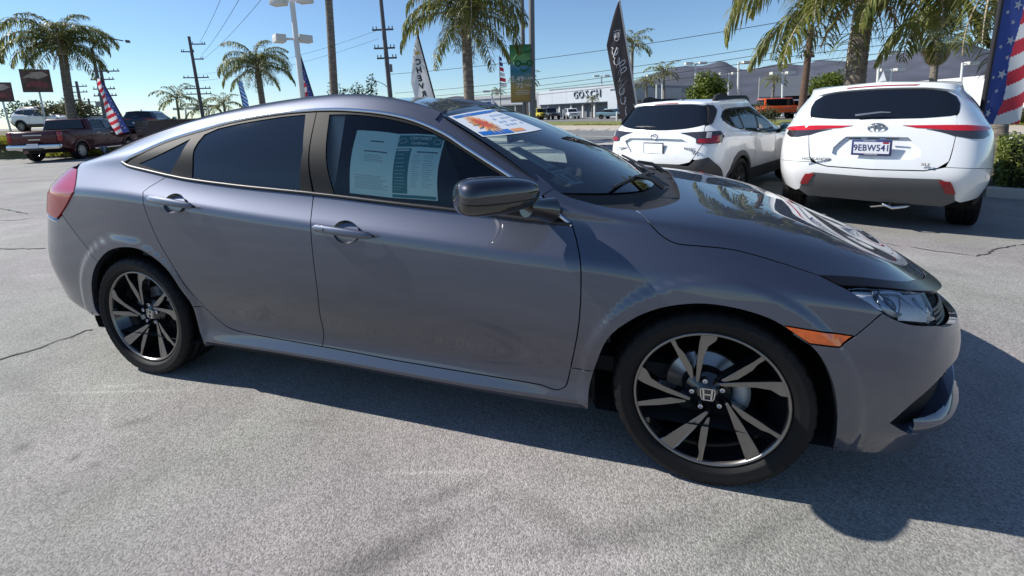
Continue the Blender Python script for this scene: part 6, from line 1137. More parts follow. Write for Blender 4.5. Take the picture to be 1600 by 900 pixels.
def bark_mat():
    m = mat('palm bark', (.20, .17, .14), .95, var=.35, vscale=7); N = m.node_tree; b = N.nodes['Principled BSDF']; tc = N.nodes.new('ShaderNodeTexCoord'); mp = N.nodes.new('ShaderNodeMapping'); mp.inputs['Scale'].default_value = (1.2, 1.2, 13); N.links.new(tc.outputs['Object'], mp.inputs[0])
    n = N.nodes.new('ShaderNodeTexNoise'); n.inputs['Scale'].default_value = 2.2; n.inputs['Detail'].default_value = 6; n.inputs['Roughness'].default_value = .7; N.links.new(mp.outputs[0], n.inputs[0]); bp = N.nodes.new('ShaderNodeBump'); bp.inputs['Strength'].default_value = .9; bp.inputs['Distance'].default_value = .05; N.links.new(n.outputs[0], bp.inputs['Height']); N.links.new(bp.outputs[0], b.inputs['Normal'])
    r = N.nodes.new('ShaderNodeMapRange'); r.inputs[1].default_value = .35; r.inputs[2].default_value = .65; r.inputs[3].default_value = .55; r.inputs[4].default_value = 1.35; N.links.new(n.outputs[0], r.inputs[0]); src = b.inputs['Base Color'].links[0].from_socket; x = N.nodes.new('ShaderNodeMix'); x.data_type = 'RGBA'; x.blend_type = 'MULTIPLY'; x.inputs[0].default_value = 1; N.links.new(src, x.inputs[6]); N.links.new(r.outputs[0], x.inputs[7]); N.links.new(x.outputs[2], b.inputs['Base Color']); return m
BARK = bark_mat(); BARK_PALE = mat('palm sheath', (.38, .31, .22), .85, var=.3, vscale=7); WOOD = mat('brown wood', (.10, .062, .042), .9, var=.25, vscale=6)
def frond_mesh(e0, length, droop, nl, ll, seed, wid=.022, mats=None):
    r = random.Random(seed); g = Geo(); n = 18; pts = []; x = z = 0.; th = math.radians(e0); yb = r.uniform(-.12, .12)
    for i in range(n+1):
        t = i/n; pts.append(Vector((x, yb*t*t*length, z))); s = length/n; a = th-math.radians(droop)*t**1.35; x += s*math.cos(a); z += s*math.sin(a)
    g.tube([tuple(q) for q in pts], [.026*(1-.85*i/n)+.004 for i in range(n+1)], 5, mi=1)
    for k in range(nl):
        t = .10+.90*(k+r.random())/nl; f = t*n; i = min(int(f), n-1); q = pts[i].lerp(pts[i+1], f-i); d = (pts[i+1]-pts[i]).normalized(); side = 1 if k % 2 else -1
        out = Vector((0, side, 0)); L = ll*(math.sin(math.pi*min(1, .12+t*.88))**.55)*r.uniform(.75, 1.1); rise = r.uniform(-.35, .55)
        u = (out*r.uniform(.65, 1)+d*r.uniform(.35, .75)+Vector((0, 0, rise))).normalized(); P = [q]; v = u.copy(); w = Vector((0, 0, 1)).cross(u)
        if w.length < .1: w = Vector((1, 0, 0))
        w = (w.normalized()+Vector((0, 0, r.uniform(-.5, .5)))).normalized(); W = [wid*r.uniform(.7, 1.1)]
        for j in range(4): P.append(P[-1]+v*L/4); v = (v+Vector((0, 0, -.62))).normalized(); W.append(W[0]*(1.0, .9, .65, .12)[j])
        V = []
        for a, b in zip(P, W): V += [a-w*b, a+w*b]
        g.add(V, [(2*j, 2*j+1, 2*j+3, 2*j+2) for j in range(4)], mi=0)
    me = g.mesh('frond')
    for m in (mats or (FROND, BARK_PALE)): me.materials.append(m)
    return me
FRONDS = [frond_mesh(80, 2.9, 120, 124, .80, 1), frond_mesh(66, 3.1, 140, 130, .84, 2), frond_mesh(58, 3.2, 150, 136, .88, 7), frond_mesh(46, 3.1, 146, 130, .86, 3), frond_mesh(30, 3.0, 132, 124, .82, 4), frond_mesh(10, 2.8, 104, 112, .76, 5), frond_mesh(-18, 2.4, 66, 90, .62, 6)]
FRONDS_LO = [frond_mesh(70, 2.9, 100, 34, .7, 11, .05), frond_mesh(50, 3.0, 125, 36, .75, 12, .05), frond_mesh(28, 2.9, 118, 36, .72, 13, .05), frond_mesh(0, 2.6, 85, 32, .66, 14, .05)]
def trunk_geo(a, b, r0, r1, n=12, seg=28, seed=0, rings=.02):
    r = random.Random(seed); a = Vector(a); b = Vector(b); g = Geo(); bend = Vector((r.uniform(-.1, .1), r.uniform(-.1, .1), 0)); P = []; R = []
    for i in range(seg+1):
        t = i/seg; P.append(tuple(a.lerp(b, t)+bend*math.sin(math.pi*t))); R.append((r0+(r1-r0)*t)*(1+(rings if i % 2 else -rings))*(1+.25*max(0, .12-t)/.12))
    return g.tube(P, R, n)
def palm(base, top, label, r0=.2, scale=1., n=26, lo=False, seed=0, group='palm trees along the street', low=1., spin=None, dry=True, zmin=None):
    r = random.Random(seed); t = empty('palm_tree', base, 0, label, 'palm tree', group); b = Vector((0, 0, 0)); c = Vector(top)-Vector(base)
    H = c.length; trunk_geo(b, c*(1-.45*scale/H), r0*1.05, r0*.86, 10 if lo else 18, 14 if lo else int(H*9), seed).build('trunk', BARK, t)
    g = Geo(); k = c*(1-.5*scale/H); g.tube([tuple(k), tuple(k.lerp(c, .35)), tuple(k.lerp(c, .7)), tuple(c+Vector((0, 0, .25*scale)))], [r0*.88, r0*.98, r0*.72, r0*.25], 10); g.build('crown_shaft', BARK_PALE, t)
    src = FRONDS_LO if lo else FRONDS
    for i in range(n):
        q = i/n; me = src[min(len(src)-1, int(q**.8*len(src)*low))] if not lo else src[min(3, int(q*4))]
        o = link_mesh('frond', me, None, t); az = i*2.39996+r.uniform(-.25, .25)+(spin or 0); s = scale*r.uniform(.85, 1.1)
        o.location = c+Vector((0, 0, .12*scale*(1-q))); o.rotation_euler = (r.uniform(-.12, .12), r.uniform(-.10, .10), az); o.scale = (s, s, s)
    if dry:
        for i in range(3):
            o = link_mesh('dry_frond', DRYF, None, t); o.location = c+Vector((0, 0, -.15*scale)); o.rotation_euler = (0, r.uniform(-.1, .2), r.uniform(0, 6.28)); o.scale = (scale*.7,)*3
    return t
DRYF = frond_mesh(-50, 1.8, 35, 40, .4, 9, .02, (FROND_DRY, BARK_PALE))
def leaf_cloud(g, c, R, n, size, r, mi=0, shell=.55, flat=0):
    c = Vector(c)
    for _ in range(n):
        d = Vector((r.gauss(0, 1), r.gauss(0, 1), r.gauss(0, 1))).normalized(); k = r.random()**.33*(1-shell)+shell if r.random() < .85 else r.random()
        q = c+Vector((d.x*R[0]*k, d.y*R[1]*k, d.z*R[2]*k)); u = Vector((r.gauss(0, 1), r.gauss(0, 1), r.gauss(0, 1)*(1-flat))).normalized(); v = u.cross(d+Vector((.1, .2, .3))).normalized(); s = size*r.uniform(.6, 1.3)
        g.add([q-u*s, q+v*s*.42, q+u*s, q-v*s*.42], [(0, 1, 2, 3)], mi=mi)
def tree(nm, base, clumps, trunk_h, label, cat='tree', m=LEAF, n=900, size=.14, seed=1, group=None, r0=.13):
    r = random.Random(seed); t = empty(nm, base, 0, label, cat, group); g = Geo()
    for (x, y, z, rx, ry, rz) in clumps: leaf_cloud(g, (x, y, z), (rx, ry, rz), int(n*rx*rz/(1.0)), size, r, shell=.5)
    g.build('crown', m, t); g = Geo(); top = Vector((0, 0, trunk_h)); g.tube([(0, 0, -.1), tuple(top*.5+Vector((.04, 0, 0))), tuple(top)], [r0*1.15, r0*.9, r0*.75], 8)
    for (x, y, z, rx, ry, rz) in clumps[:8]: g.tube([tuple(top*.85), tuple(top.lerp(Vector((x, y, z)), .5)+Vector((0, 0, .1))), (x, y, z)], [r0*.55, r0*.35, r0*.1], 5)
    g.build('trunk', WOOD, t); return t
def clumps(n, R, c, rr_, seed):
    r = random.Random(seed); out = []
    for _ in range(n):
        d = Vector((r.gauss(0, 1), r.gauss(0, 1), r.gauss(0, .8))).normalized()*r.uniform(.45, .85); k = r.uniform(.7, 1.2)*rr_
        out.append((c[0]+d.x*R[0], c[1]+d.y*R[1], c[2]+d.z*R[2], k, k, k*.8))
    return out
def gz(p, z=-.25): return (p[0], p[1], z)
E_left = palm(gz(PT['left_b'], .3), PT['left_c'], 'thick leaning palm behind the maroon truck at far left', .25, 1.15, 34, seed=3, spin=.4)
palm(gz(PT['mid_b']), PT['mid_c'], 'low bushy palm between the left power pole and white light pole', .21, .95, 24, seed=5, spin=1.2)
palm(gz(PT['tall_b']), PT['tall_c'], 'tall bare palm trunk right of the white light pole, crown above view', .20, 1.0, 26, seed=8)
palm(gz(PT['front_b']), PT['front_c'], 'palm with hanging yellow-green fronds above the sedan roof', .215, 1.08, 30, seed=12, spin=.9)
palm(gz(PT['big_b']), PT['big_c'], 'stout palm behind the tall white SUV, long fronds over the street', .27, 1.45, 36, seed=21, spin=.35)
palm(gz(PT['side_b']), PT['side_c'], 'palm whose fronds hang beside the large striped flag at right', .17, 1.15, 26, seed=25, spin=.2)
for k, (nm, lab, s) in enumerate((('far_a', 'small distant palm left of the left power pole', 1.25), ('far_b', 'tiny distant palm at the foot of the left power pole', 1.1), ('far_c', 'tiny yellow-green palm peeking over the sedan rear roof', 1.0), ('flag_palm', 'distant palm crown behind the dark brown feather flag', .95), ('white_palm', 'distant palm among white lot lamps right of the brown flag', 1.0), ('thin_palm', 'thin drooping palm just right of the brown feather flag', .7), ('banner_palm', 'distant palm showing behind the hanging street banner', 1.1), ('tiny', 'tiny palm top above the oval sign building', .9), ('road_palm', 'short palm before the grey garage across the street', .62), ('mini', 'little fan palm beside the lettered showroom', .5))):
    palm(gz(PT[nm+'_b']), PT[nm+'_c'], lab, .17 if s > .6 else .12, s, 16, True, 40+k, 'palms in the distance', dry=False)
# fan palm with its skirt
t = empty('fan_palm', gz(PT['fan_b']), 0, 'fan palm with a brown skirt behind the tall white SUV', 'palm tree'); c = Vector(PT['fan_c'])-Vector(gz(PT['fan_b'])); trunk_geo((0, 0, 0), c, .24, .17, 10, 24, 3).build('trunk', BARK, t)
def fan_mesh(seed, L):
    r = random.Random(seed); g = Geo(); g.tube([(0, 0, 0), (L*.35, 0, .06), (L*.6, 0, .02)], [.02, .015, .01], 4); o = Vector((L*.6, 0, .02))
    for k in range(22):
        a = math.radians(-80+160*k/21); d = Vector((math.cos(a), math.sin(a), r.uniform(-.05, .1))); tip = o+d*L*.55+Vector((0, 0, -.22*L*r.uniform(.5, 1))); m_ = o+d*L*.33; w = Vector((-d.y, d.x, 0))*.028
        g.add([o, m_-w, m_+w, tip], [(0, 1, 3, 2)])
    me = g.mesh('frond'); return me
fm = [fan_mesh(k, 1.5) for k in range(3)]; fd = [fan_mesh(k+5, 1.3) for k in range(2)]
for q in fm: q.materials.append(FROND)
for q in fd: q.materials.append(FROND_DRY)
r = random.Random(4)
for i in range(46): o = link_mesh('frond', fm[i % 3], None, t); o.location = c; o.rotation_euler = (r.uniform(-.3, .3), math.radians(-75+115*(i/46)), i*2.4)
for i in range(40): o = link_mesh('dry_frond', fd[i % 2], None, t); o.location = c-Vector((0, 0, .1+.5*i/40)); o.rotation_euler = (r.uniform(-.3, .3), math.radians(48+36*i/40), i*2.4+.5); o.scale = (.85,)*3
# broadleaf trees, shrubs, hedge, grass
tree('round_tree', gz(PT['round_tree']), clumps(26, (1.75, 1.75, 1.5), (0, 0, PT['round_tree'][2]+.25), .85, 2), 1.6, 'round bright green tree behind the lower white SUV', n=520, size=.13, seed=3)
tree('street_tree', gz(PT['tree_r']), clumps(18, (1.2, 1.2, 1.2), (0, 0, PT['tree_r'][2]+.1), .75, 5), 1.4, 'light green tree left of the stout palm trunk', n=520, size=.12, seed=4)
tree('bush', gz(PT['bush']), [(-1.0, 0, 2.9, .35, .35, .7), (-.2, 0, 2.6, .6, .5, .5), (.35, .1, 2.8, .35, .35, .6), (.9, 0, 2.5, .6, .5, .5), (1.3, .0, 3.0, .28, .28, .75), (-.6, 0, 2.3, .7, .5, .5), (.5, 0, 2.2, .9, .5, .5)], 2.0, 'dark leafy bush right of the tall bare palm trunk', 'bush', LEAF_DARK, 900, .075, 6)
tree('tree', gz(PT['left_tree']), clumps(14, (2.2, 1.2, 1.1), (0, 0, 2.5), .7, 8), 1.6, 'yellow-green shrub tree behind the white SUV at left', n=480, size=.11, seed=9, m=SHRUB)
tree('tree', gz(PT['left_tree2']), clumps(8, (1.0, 1.0, .8), (0, 0, 2.9), .5, 18), 1.6, 'small dark tree top above the white SUV roof at left', n=480, size=.10, seed=10, m=LEAF_DARK)
r = random.Random(12)
SHR = [(905, 188, 1.7), (921, 189, 1.5), (937, 188, 1.9), (951, 187, 1.6), (966, 182, 2.2), (974, 186, 1.6)]
for k, (e, n, s, h, lab) in enumerate(((-20.0, 31.2, 1.6, 1.0, 'long dark low shrub by the far kerb, leftmost'), (-18.0, 31.4, 1.2, .95, 'grey-green shrub by the far kerb, second from left'), (-16.3, 31.2, 1.3, 1.1, 'rounded shrub with rocks by the far kerb, third from left'), (-14.6, 31.5, 1.2, 1.25, 'tallest shrub by the far kerb beside the brown flag'), (6.6, 31, 1.2, .8, 'shrub by the brown power pole foot'), (4.5, 31.5, 1.0, .7, 'shrub left of the brown power pole'), (23, 31, 1.4, .8, 'shrub on the far verge beyond the striped flag'))):
    p_ = en(e+ (7.5 if k < 4 else 0), n, GZ+.1); g = Geo(); q_ = random.Random(60+k)
    for _ in range(5): leaf_cloud(g, (q_.uniform(-s, s)*.6, q_.uniform(-.4, .4), h*.55+q_.uniform(-.1, .2)), (s*.5, .55, h*.5), 170, .085, q_)
    o = g.build('shrub', SHRUB if k % 2 else LEAF_DARK, None, p_); tag(o, lab, 'shrub', 'shrubs on the far verge')
g = Geo(); q_ = random.Random(77); h0 = Vector(en(2.7, 8.35)); h1 = Vector(en(12, 8.35)); hd = empty('hedge', tuple(h0), math.atan2(E_.y, E_.x), 'clipped green hedge behind the kerb at right', 'hedge'); Lh = (h1-h0).length
for _ in range(15000):
    f = q_.choice((0, 0, 0, 1, 1, 2)); x = q_.uniform(0, Lh); y = q_.uniform(0, 1.1); z = q_.uniform(.12, .86)
    if f == 0: y = q_.uniform(-.05, .07)+.05*math.sin(x*5+z*7)
    elif f == 1: z = .86+q_.uniform(-.05, .05)+.04*math.sin(x*4.3)*math.cos(y*6)
    else: x = q_.uniform(-.04, .06)
    u = Vector((q_.gauss(0, 1), q_.gauss(0, 1), q_.gauss(0, 1))).normalized(); v = u.orthogonal().normalized(); s = q_.uniform(.018, .036); c_ = Vector((x, y, z)); g.add([c_-u*s, c_+v*s*.55, c_+u*s, c_-v*s*.55], [(0, 1, 2, 3)])
g.build('foliage', HEDGE_LEAF, hd); Geo().box((Lh/2, .55, .46), (Lh-.1, .95, .72)).build('dark_core', mat('hedge core', (.012, .016, .006), 1), hd)  # solid near-black box paints in the shade inside the hedge
def tufts(name, pts, n, h, m, seed, w=.012):
    q_ = random.Random(seed); g = Geo()
    for _ in range(n):
        i = q_.randrange(len(pts)-1); a, b = Vector(pts[i]), Vector(pts[i+1]); c_ = a.lerp(b, q_.random())+Vector((q_.gauss(0, .5), q_.gauss(0, .5), 0)); d = Vector((q_.gauss(0, .4), q_.gauss(0, .4), 1)).normalized()*h*q_.uniform(.6, 1.2); s = Vector((q_.gauss(0, 1), q_.gauss(0, 1), 0)).normalized()*w*3
        g.add([c_-s, c_+s, c_+d*.6+s*.6, c_+d+Vector((d.x, d.y, -.1))], [(0, 1, 2, 3)])
    return tag(g.build(name, m), kind='stuff')
# ---------------------------------------------------------------- poles, lamps, wires
GREY_POLE = mat('grey pole', (.16, .165, .17), .6, .3); WHITE_POLE = mat('white pole paint', (.66, .66, .63), .5); LAMP_BOX = mat('cream lamp housing', (.62, .60, .54), .5); POLE_DARK = mat('weathered pole', (.105, .10, .105), .9, var=.2, vscale=4); BRONZE = mat('bronze flag pole', (.22, .22, .24), .4, .6)
def utility_pole(b, t, r, arms, label, m=POLE_DARK, yaw=0., extras=()):
    o = empty('utility_pole', gz(b), 0, label, 'power pole', 'power poles'); T = Vector(t)-Vector(gz(b)); H = T.z; g = Geo(); g.tube([(0, 0, 0), tuple(T*.5), tuple(T)], [r*1.15, r, r*.8], 10); g.build('pole', m, o)
    for k, (z, L, off) in enumerate(arms):
        c = T*(z/H); d = Vector((math.cos(yaw), math.sin(yaw), 0)); g = Geo(); g.bar(c-d*L*(.5-off), c+d*L*(.5+off), r*.62, r*.7); a = g.build('crossarm', m, o)
        g = Geo()
        for q in (-.46, -.3, .3, .46): p_ = c+d*L*(q+off); g = Geo(); g.tube([tuple(p_), tuple(p_+Vector((0, 0, r*1.5)))], r*.22, 5); g.build('insulator', m, a)
    return o, T
def wire(P, label=None, sag=.3, r=.012):
    P = [Vector(q) for q in P]; out = []
    for a, b in zip(P[:-1], P[1:]): out += [tuple(a.lerp(b, t)-Vector((0, 0, sag*4*t*(1-t)))) for t in np.linspace(0, 1, 14)]
    o = Geo().tube(out, r, 4, cap=False).build('power_line', mat('wire', (.03, .03, .033), .8)); return tag(o, label, 'power line', 'power lines')
cam_yaw = math.radians(-16.7)
up1, T1 = utility_pole(PT['u1_b'], PT['u1_t'], .17, [(10.1, 1.6, .45), (9.3, 1.3, -.3), (8.5, 1.2, .4), (6.5, 2.6, 0), (5.3, 2.6, 0), (4.7, 2.6, 0), (3.0, 1.2, 0)], 'tall dark power pole with many crossarms left of the sedan roof', yaw=.45)
for nm, arms, lab in (('u2', [(8.6, 3.2, 0), (7.6, 3.0, 0), (5.0, 5.6, 0)], 'distant power pole right of the leaning palm'), ('u3', [(7.4, 5, 0), (6.2, 5, 0), (4.6, 5, 0)], 'faintest distant power pole, smallest of its row'), ('u4', [(9.6, 3.6, .2), (8.4, 3.2, 0), (7.0, 3.0, 0), (6.0, 3.2, 0)], 'distant power pole behind the curved street lamp')): utility_pole(PT[nm+'_b'], PT[nm+'_t'], .24, arms, lab, yaw=.4)
up5, T5 = utility_pole(PT['u5_b'], PT['u5_t'], .20, [(9.0, 1.85, -.05), (7.45, 1.85, -.05), (6.6, 1.75, .02), (2.9, .7, .1)], 'power pole with a transformer in the middle of the sky', yaw=.25)
g = Geo(); c5 = T5*(5.75/T5.z); g.tube([(c5.x+.3, c5.y, c5.z-.35), (c5.x+.3, c5.y, c5.z+.3)], .17, 10); g.build('transformer', GREY_POLE, up5)
g = Geo(); c5 = T5*(3.9/T5.z); g.tube([tuple(c5), (c5.x-.5, c5.y, c5.z+.45), (c5.x-1.1, c5.y, c5.z+.75), (c5.x-1.5, c5.y, c5.z+.72)], [.04, .035, .03, .06], 6); g.build('lamp_arm', GREY_POLE, up5)
up6, T6 = utility_pole(PT['u6_b'], PT['u6_t'], .17, [(5.05, 1.6, 0), (4.0, 1.2, .1)], 'brown wooden power pole between the two white SUVs', WOOD, yaw=.9)
g = Geo(); g.tube([(.28, -.1, 0), (.28, -.1, 1.55)], .05, 6); g.build('guard_pipe', mat('pale pipe', (.5, .42, .38), .7), up6)
b5 = Vector(gz(PT['u5_b'])); b6 = Vector(gz(PT['u6_b']))
def on5(z, o=0): return tuple(b5+T5*(z/T5.z)+Vector((o, 0, 0)))
def on6(z, o=0): return tuple(b6+T6*(z/T6.z)+Vector((o*.6, o*.75, 0)))
east = lambda z: (60, -6, z)
for k, (z5, z6, o, lab) in enumerate(((5.2, 6.0, .2, 'highest wire right of the middle power pole'), (3.55, 4.9, .5, 'second wire right of the middle power pole'), (3.05, 4.45, .1, 'third wire right of the middle power pole'), (2.85, 4.05, -.3, 'fourth wire right of the middle power pole'), (2.5, 3.7, 0, 'faint lowest wire right of the middle power pole'))): wire([on5(z5, o), on6(z6, o), east(z6+2.2)], lab, .35, .016 if k else .018)
b1 = Vector(gz(PT['u1_b']))
for k, (z, d) in enumerate(((10.3, 0), (8.9, 1.5), (8.4, 3.2))): wire([tuple(b1+Vector((.6, .3, z))), (-14+d, 13.5, 11.2-.5*d), (26, 6, 17-d)], ('upper', 'middle', 'lower')[k]+' of three wires rising from the left power pole', .5, .016)
for k, z in enumerate((7.2, 6.5)): wire([on5(z+1.8, -.6), tuple(b1+Vector((-.4, -.2, z-.4)))], ('upper', 'lower')[k]+' faint wire linking the left and middle power poles', .6, .012)
# street lamp with a curved arm
b = Vector(gz(PT['lamp_b'])); t = Vector(PT['lamp_t']); e = Vector(PT['lamp_end_b']); o = empty('street_lamp', tuple(b), 0, 'grey street lamp with a long curved arm at left', 'street lamp'); T = t-b; Ee = e-b
Geo().tube([(0, 0, 0), tuple(T*.5), tuple(T)], [.14, .11, .085], 10).build('pole', GREY_POLE, o); Geo().tube([tuple(T*.985), tuple(T.lerp(Ee, .2)+Vector((0, 0, .38))), tuple(T.lerp(Ee, .5)+Vector((0, 0, .42))), tuple(Ee)], [.06, .05, .045, .04], 8).build('arm', GREY_POLE, o)
Geo().box(tuple(Ee+Vector((.12, .18, -.02))), (.25, .62, .12), rz=.95).build('lamp_head', GREY_POLE, o, bevel=.03); Geo().box(tuple(T*.45), (.9, .05, .32), rz=.35).build('back_sign', mat('sign back', (.42, .42, .41), .5, .3), o)
# white light pole with four box lamps
def lot_light(b, t, label, s=1., n=2, yaw=0., m=WHITE_POLE, group='parking lot lights'):
    o = empty('lot_light', gz(b), 0, label, 'light pole', group); T = Vector(t)-Vector(gz(b)); Geo().tube([(0, 0, 0), tuple(T)], [.075*s, .06*s], 8).build('pole', m, o)
    for k in range(n):
        a = yaw+2*math.pi*k/n; d = Vector((math.cos(a), math.sin(a), 0)); g = Geo(); g.bar(T-Vector((0, 0, .06*s)), T+d*.28*s-Vector((0, 0, .06*s)), .05*s); h = g.build('lamp_arm', m, o); Geo().box(tuple(T+d*.55*s-Vector((0, 0, .04*s))), (.58*s, .36*s, .18*s), rz=a).build('lamp_head', LAMP_BOX, h)
    return o
b = Vector(gz(PT['lp_b'])); t = Vector(PT['lp_t']); o = empty('lot_light', tuple(b), 0, 'white light pole with big boxy lamps beyond the sedan roof', 'light pole', 'parking lot lights'); T = t-b
Geo().tube([(0, 0, 0), tuple(T)], [.13, .11], 10).build('pole', WHITE_POLE, o)
for k, (z, dx, dy, a) in enumerate(((0, -.62, -.12, .1), (.05, .55, .15, .1), (-1.62, -.58, -.35, -.55), (-1.55, .0, .5, 1.2))):
    c_ = T+Vector((0, 0, z)); h = Geo().bar(c_, c_+Vector((dx, dy, .02))*.6, .09).build('lamp_arm', WHITE_POLE, o); Geo().box(tuple(c_+Vector((dx, dy, .02))), (.62, .42, .33), rz=a).build('lamp_head', LAMP_BOX, h, bevel=.015)
for k, (nm, s, n, lab) in enumerate((('l1', 1.7, 2, 'white lot light above the lettered showroom, nearer the letters'), ('l2', 1.5, 1, 'thin lot light left of the brown feather flag'), ('l3', 1.5, 2, 'left of two white lot lights right of the brown flag'), ('l4', 1.7, 2, 'right of two white lot lights right of the brown flag'), ('l5', 2.0, 2, 'white lot light rising behind the round tree'), ('l6', 1.4, 2, 'short lot light just right of the round tree'), ('l7', 1.4, 1, 'bare white pole right of the round tree'), ('l8', 1.5, 2, 'white twin lot light behind the orange off-roader'), ('l9', 1.3, 1, 'thin white pole right of the stout palm'), ('l10', 1.6, 1, 'single-arm lot light left of the striped flag'), ('l11', 1.5, 2, 'small twin lot light behind the fan palm'), ('l12', 2.2, 2, 'tiny twin lot light beside the distant left palm'), ('l13', 2.0, 2, 'tiny twin lot light behind the left power pole'), ('l14', 2.2, 2, 'lot light above the oval sign building'))): lot_light(PT[nm+'_b'], PT[nm+'_t'], lab, s, n, .3)
# ---------------------------------------------------------------- banners and flags
CLOTH_W = leaf_mat('white cloth', (.66, .66, .66), (.74, .74, .74), .45, .8); CLOTH_R = leaf_mat('red cloth', (.50, .03, .05), (.58, .05, .07), .4, .8); CLOTH_B = leaf_mat('blue cloth', (.03, .05, .20), (.04, .07, .26), .4, .8); CLOTH_BR = leaf_mat('brown cloth', (.060, .050, .052), (.085, .070, .070), .3, .8); CLOTH_SKY = leaf_mat('bright blue cloth', (.02, .16, .50), (.05, .25, .60), .4, .8); BLACK_CLOTH = mat('black sleeve', (.01, .01, .014), .8); WHITE_PRINT = mat('white flag print', (.72, .70, .70), .8)
def feather(name, base, top, side, W, label, paint, pole_m=BLACK_CLOTH, prof=None, bend=.12, ground=-.25, nu=22, nv=84, wave=.03, sleeve=.03, cloth_from=0.0, group='feather flags'):
    """tall feather flag: pole from the ground, cloth on one side; (a across from the pole, b up)"""
    B = Vector((base[0], base[1], ground)); Tt = Vector(top); Bc = Vector(base); ax = (Tt-Bc); H = ax.length; axn = ax.normalized(); S = Vector(side); S = (S-axn*S.dot(axn)).normalized(); Nn = axn.cross(S)
    o = empty(name, tuple(B), 0, label, 'flag', group)
    def pole(b): return Bc+ax*b+S*(-bend*H*(1-b)**0*math.sin(math.pi*.5*b)**3*0)
    prof = prof or (lambda b: W*min(1, (1-b)/.28)**.62 if b > .72 else W)
    def pt(a, b, lift=0):
        bb = cloth_from+(1-cloth_from)*b; w_ = prof(bb); q = pole(bb)+S*(bend*H*max(0, (bb-.35)/.65)**2.4)
        return q+S*(a*w_)+Nn*(wave*math.sin(a*5+b*9)*a*1.5+lift)-Vector(o.location)
    P = np.array([[tuple(pt(a, b)) for b in np.linspace(0, 1, nv)] for a in np.linspace(0, 1, nu)]); F = {}
    g = Geo(); ms = []; 
    for i in range(nu-1):
        for j in range(nv-1):
            m = paint((i+.5)/(nu-1), (j+.5)/(nv-1))
            if m not in ms: ms.append(m)
            F.setdefault(ms.index(m), []).append((i*nv+j, (i+1)*nv+j, (i+1)*nv+j+1, i*nv+j+1))
    for k, f in F.items(): g.add(P.reshape(-1, 3), f, mi=k, smooth=True)
    g.build('flag_cloth', ms, o)
    pl = [tuple(Vector((0, 0, 0)))]+[tuple(Bc+ax*b+S*(bend*H*max(0, (b-.35)/.65)**2.4)-Vector(o.location)) for b in np.linspace(0, 1, 26)]; Geo().tube(pl, [sleeve]*len(pl), 7).build('flag_pole', pole_m, o)
    return o, pt, H, S, axn, Nn
def star(g, pt, a, b, r, W, H, lift, rot=0):
    P = []
    for k in range(10):
        q = r if k % 2 == 0 else r*.42; t = math.pi/2+rot+k*math.pi/5; P.append(pt(a+q*math.cos(t)/W, b+q*math.sin(t)/H, lift))
    g.add(P+[pt(a, b, lift)], [(k, (k+1) % 10, 10) for k in range(10)])
def us_paint(canton, ns, slope):
    def f(a, b):
        if a < canton+.05*math.sin(b*14): return CLOTH_B
        return CLOTH_R if int(math.floor((b-a*slope)*ns)) % 2 == 0 else CLOTH_W
    return f
def us_flag(base, top, side, W, label, canton=.44, ns=15, slope=.10, stars=(), **k):
    o, pt, H, S, axn, Nn = feather('feather_flag', base, top, side, W, label, us_paint(canton, ns, slope), **k); rr3 = random.Random(int(W*100))
    for (a, b, r_) in stars:
        for lift in (.006, -.006):
            g = Geo(); star(g, pt, a, b, r_, W, H*(1-k.get('cloth_from', 0)), lift, -.3); g.build('star', CLOTH_W, o)
    return o
RIGHT = _r
big_st = [(.18, .06, .055), (.12, .12, .022), (.26, .175, .03), (.28, .26, .062), (.12, .245, .026), (.3, .345, .03), (.30, .43, .06), (.13, .40, .026), (.28, .52, .034), (.33, .605, .062), (.14, .57, .028), (.28, .69, .04), (.26, .77, .06), (.15, .83, .03), (.3, .87, .04)]
us_flag((5.0, 4.14, .98), (5.04, 4.10, 3.20), RIGHT, .62, 'large stars and stripes feather flag at the right edge', .42, 13, .10, big_st, sleeve=.024, ground=-.2, bend=.0, nu=64, nv=150, prof=lambda b: .42+.22*min(1, b*1.6))
sl = [(.2+.25*((k*7) % 5)/5, .08+.82*k/16, .045) for k in range(16)]
us_flag(PT['usL_b'], PT['usL_t'], -RIGHT, .52, 'stars and stripes feather flag right of the maroon truck', .45, 17, -.06, sl, sleeve=.02, ground=-.3, bend=.0, prof=lambda b: .62*max(.02, (1-b))**.45)
us_flag(PT['usM_b'], PT['usM_t'], -RIGHT, .42, 'stars and stripes feather flag under the white light pole', .45, 11, -.06, sl[:12], sleeve=.025, bend=.0, prof=lambda b: .62*max(.02, (1-b))**.6)
feather('feather_flag', PT['blue_b'], PT['blue_t'], RIGHT, .45, 'narrow bright blue feather flag beside the low bushy palm', lambda a, b: CLOTH_SKY if math.sin(b*40+a*9) < .6 else CLOTH_W, sleeve=.02, bend=0, prof=lambda b: .5*max(.05, 1-b*.3))
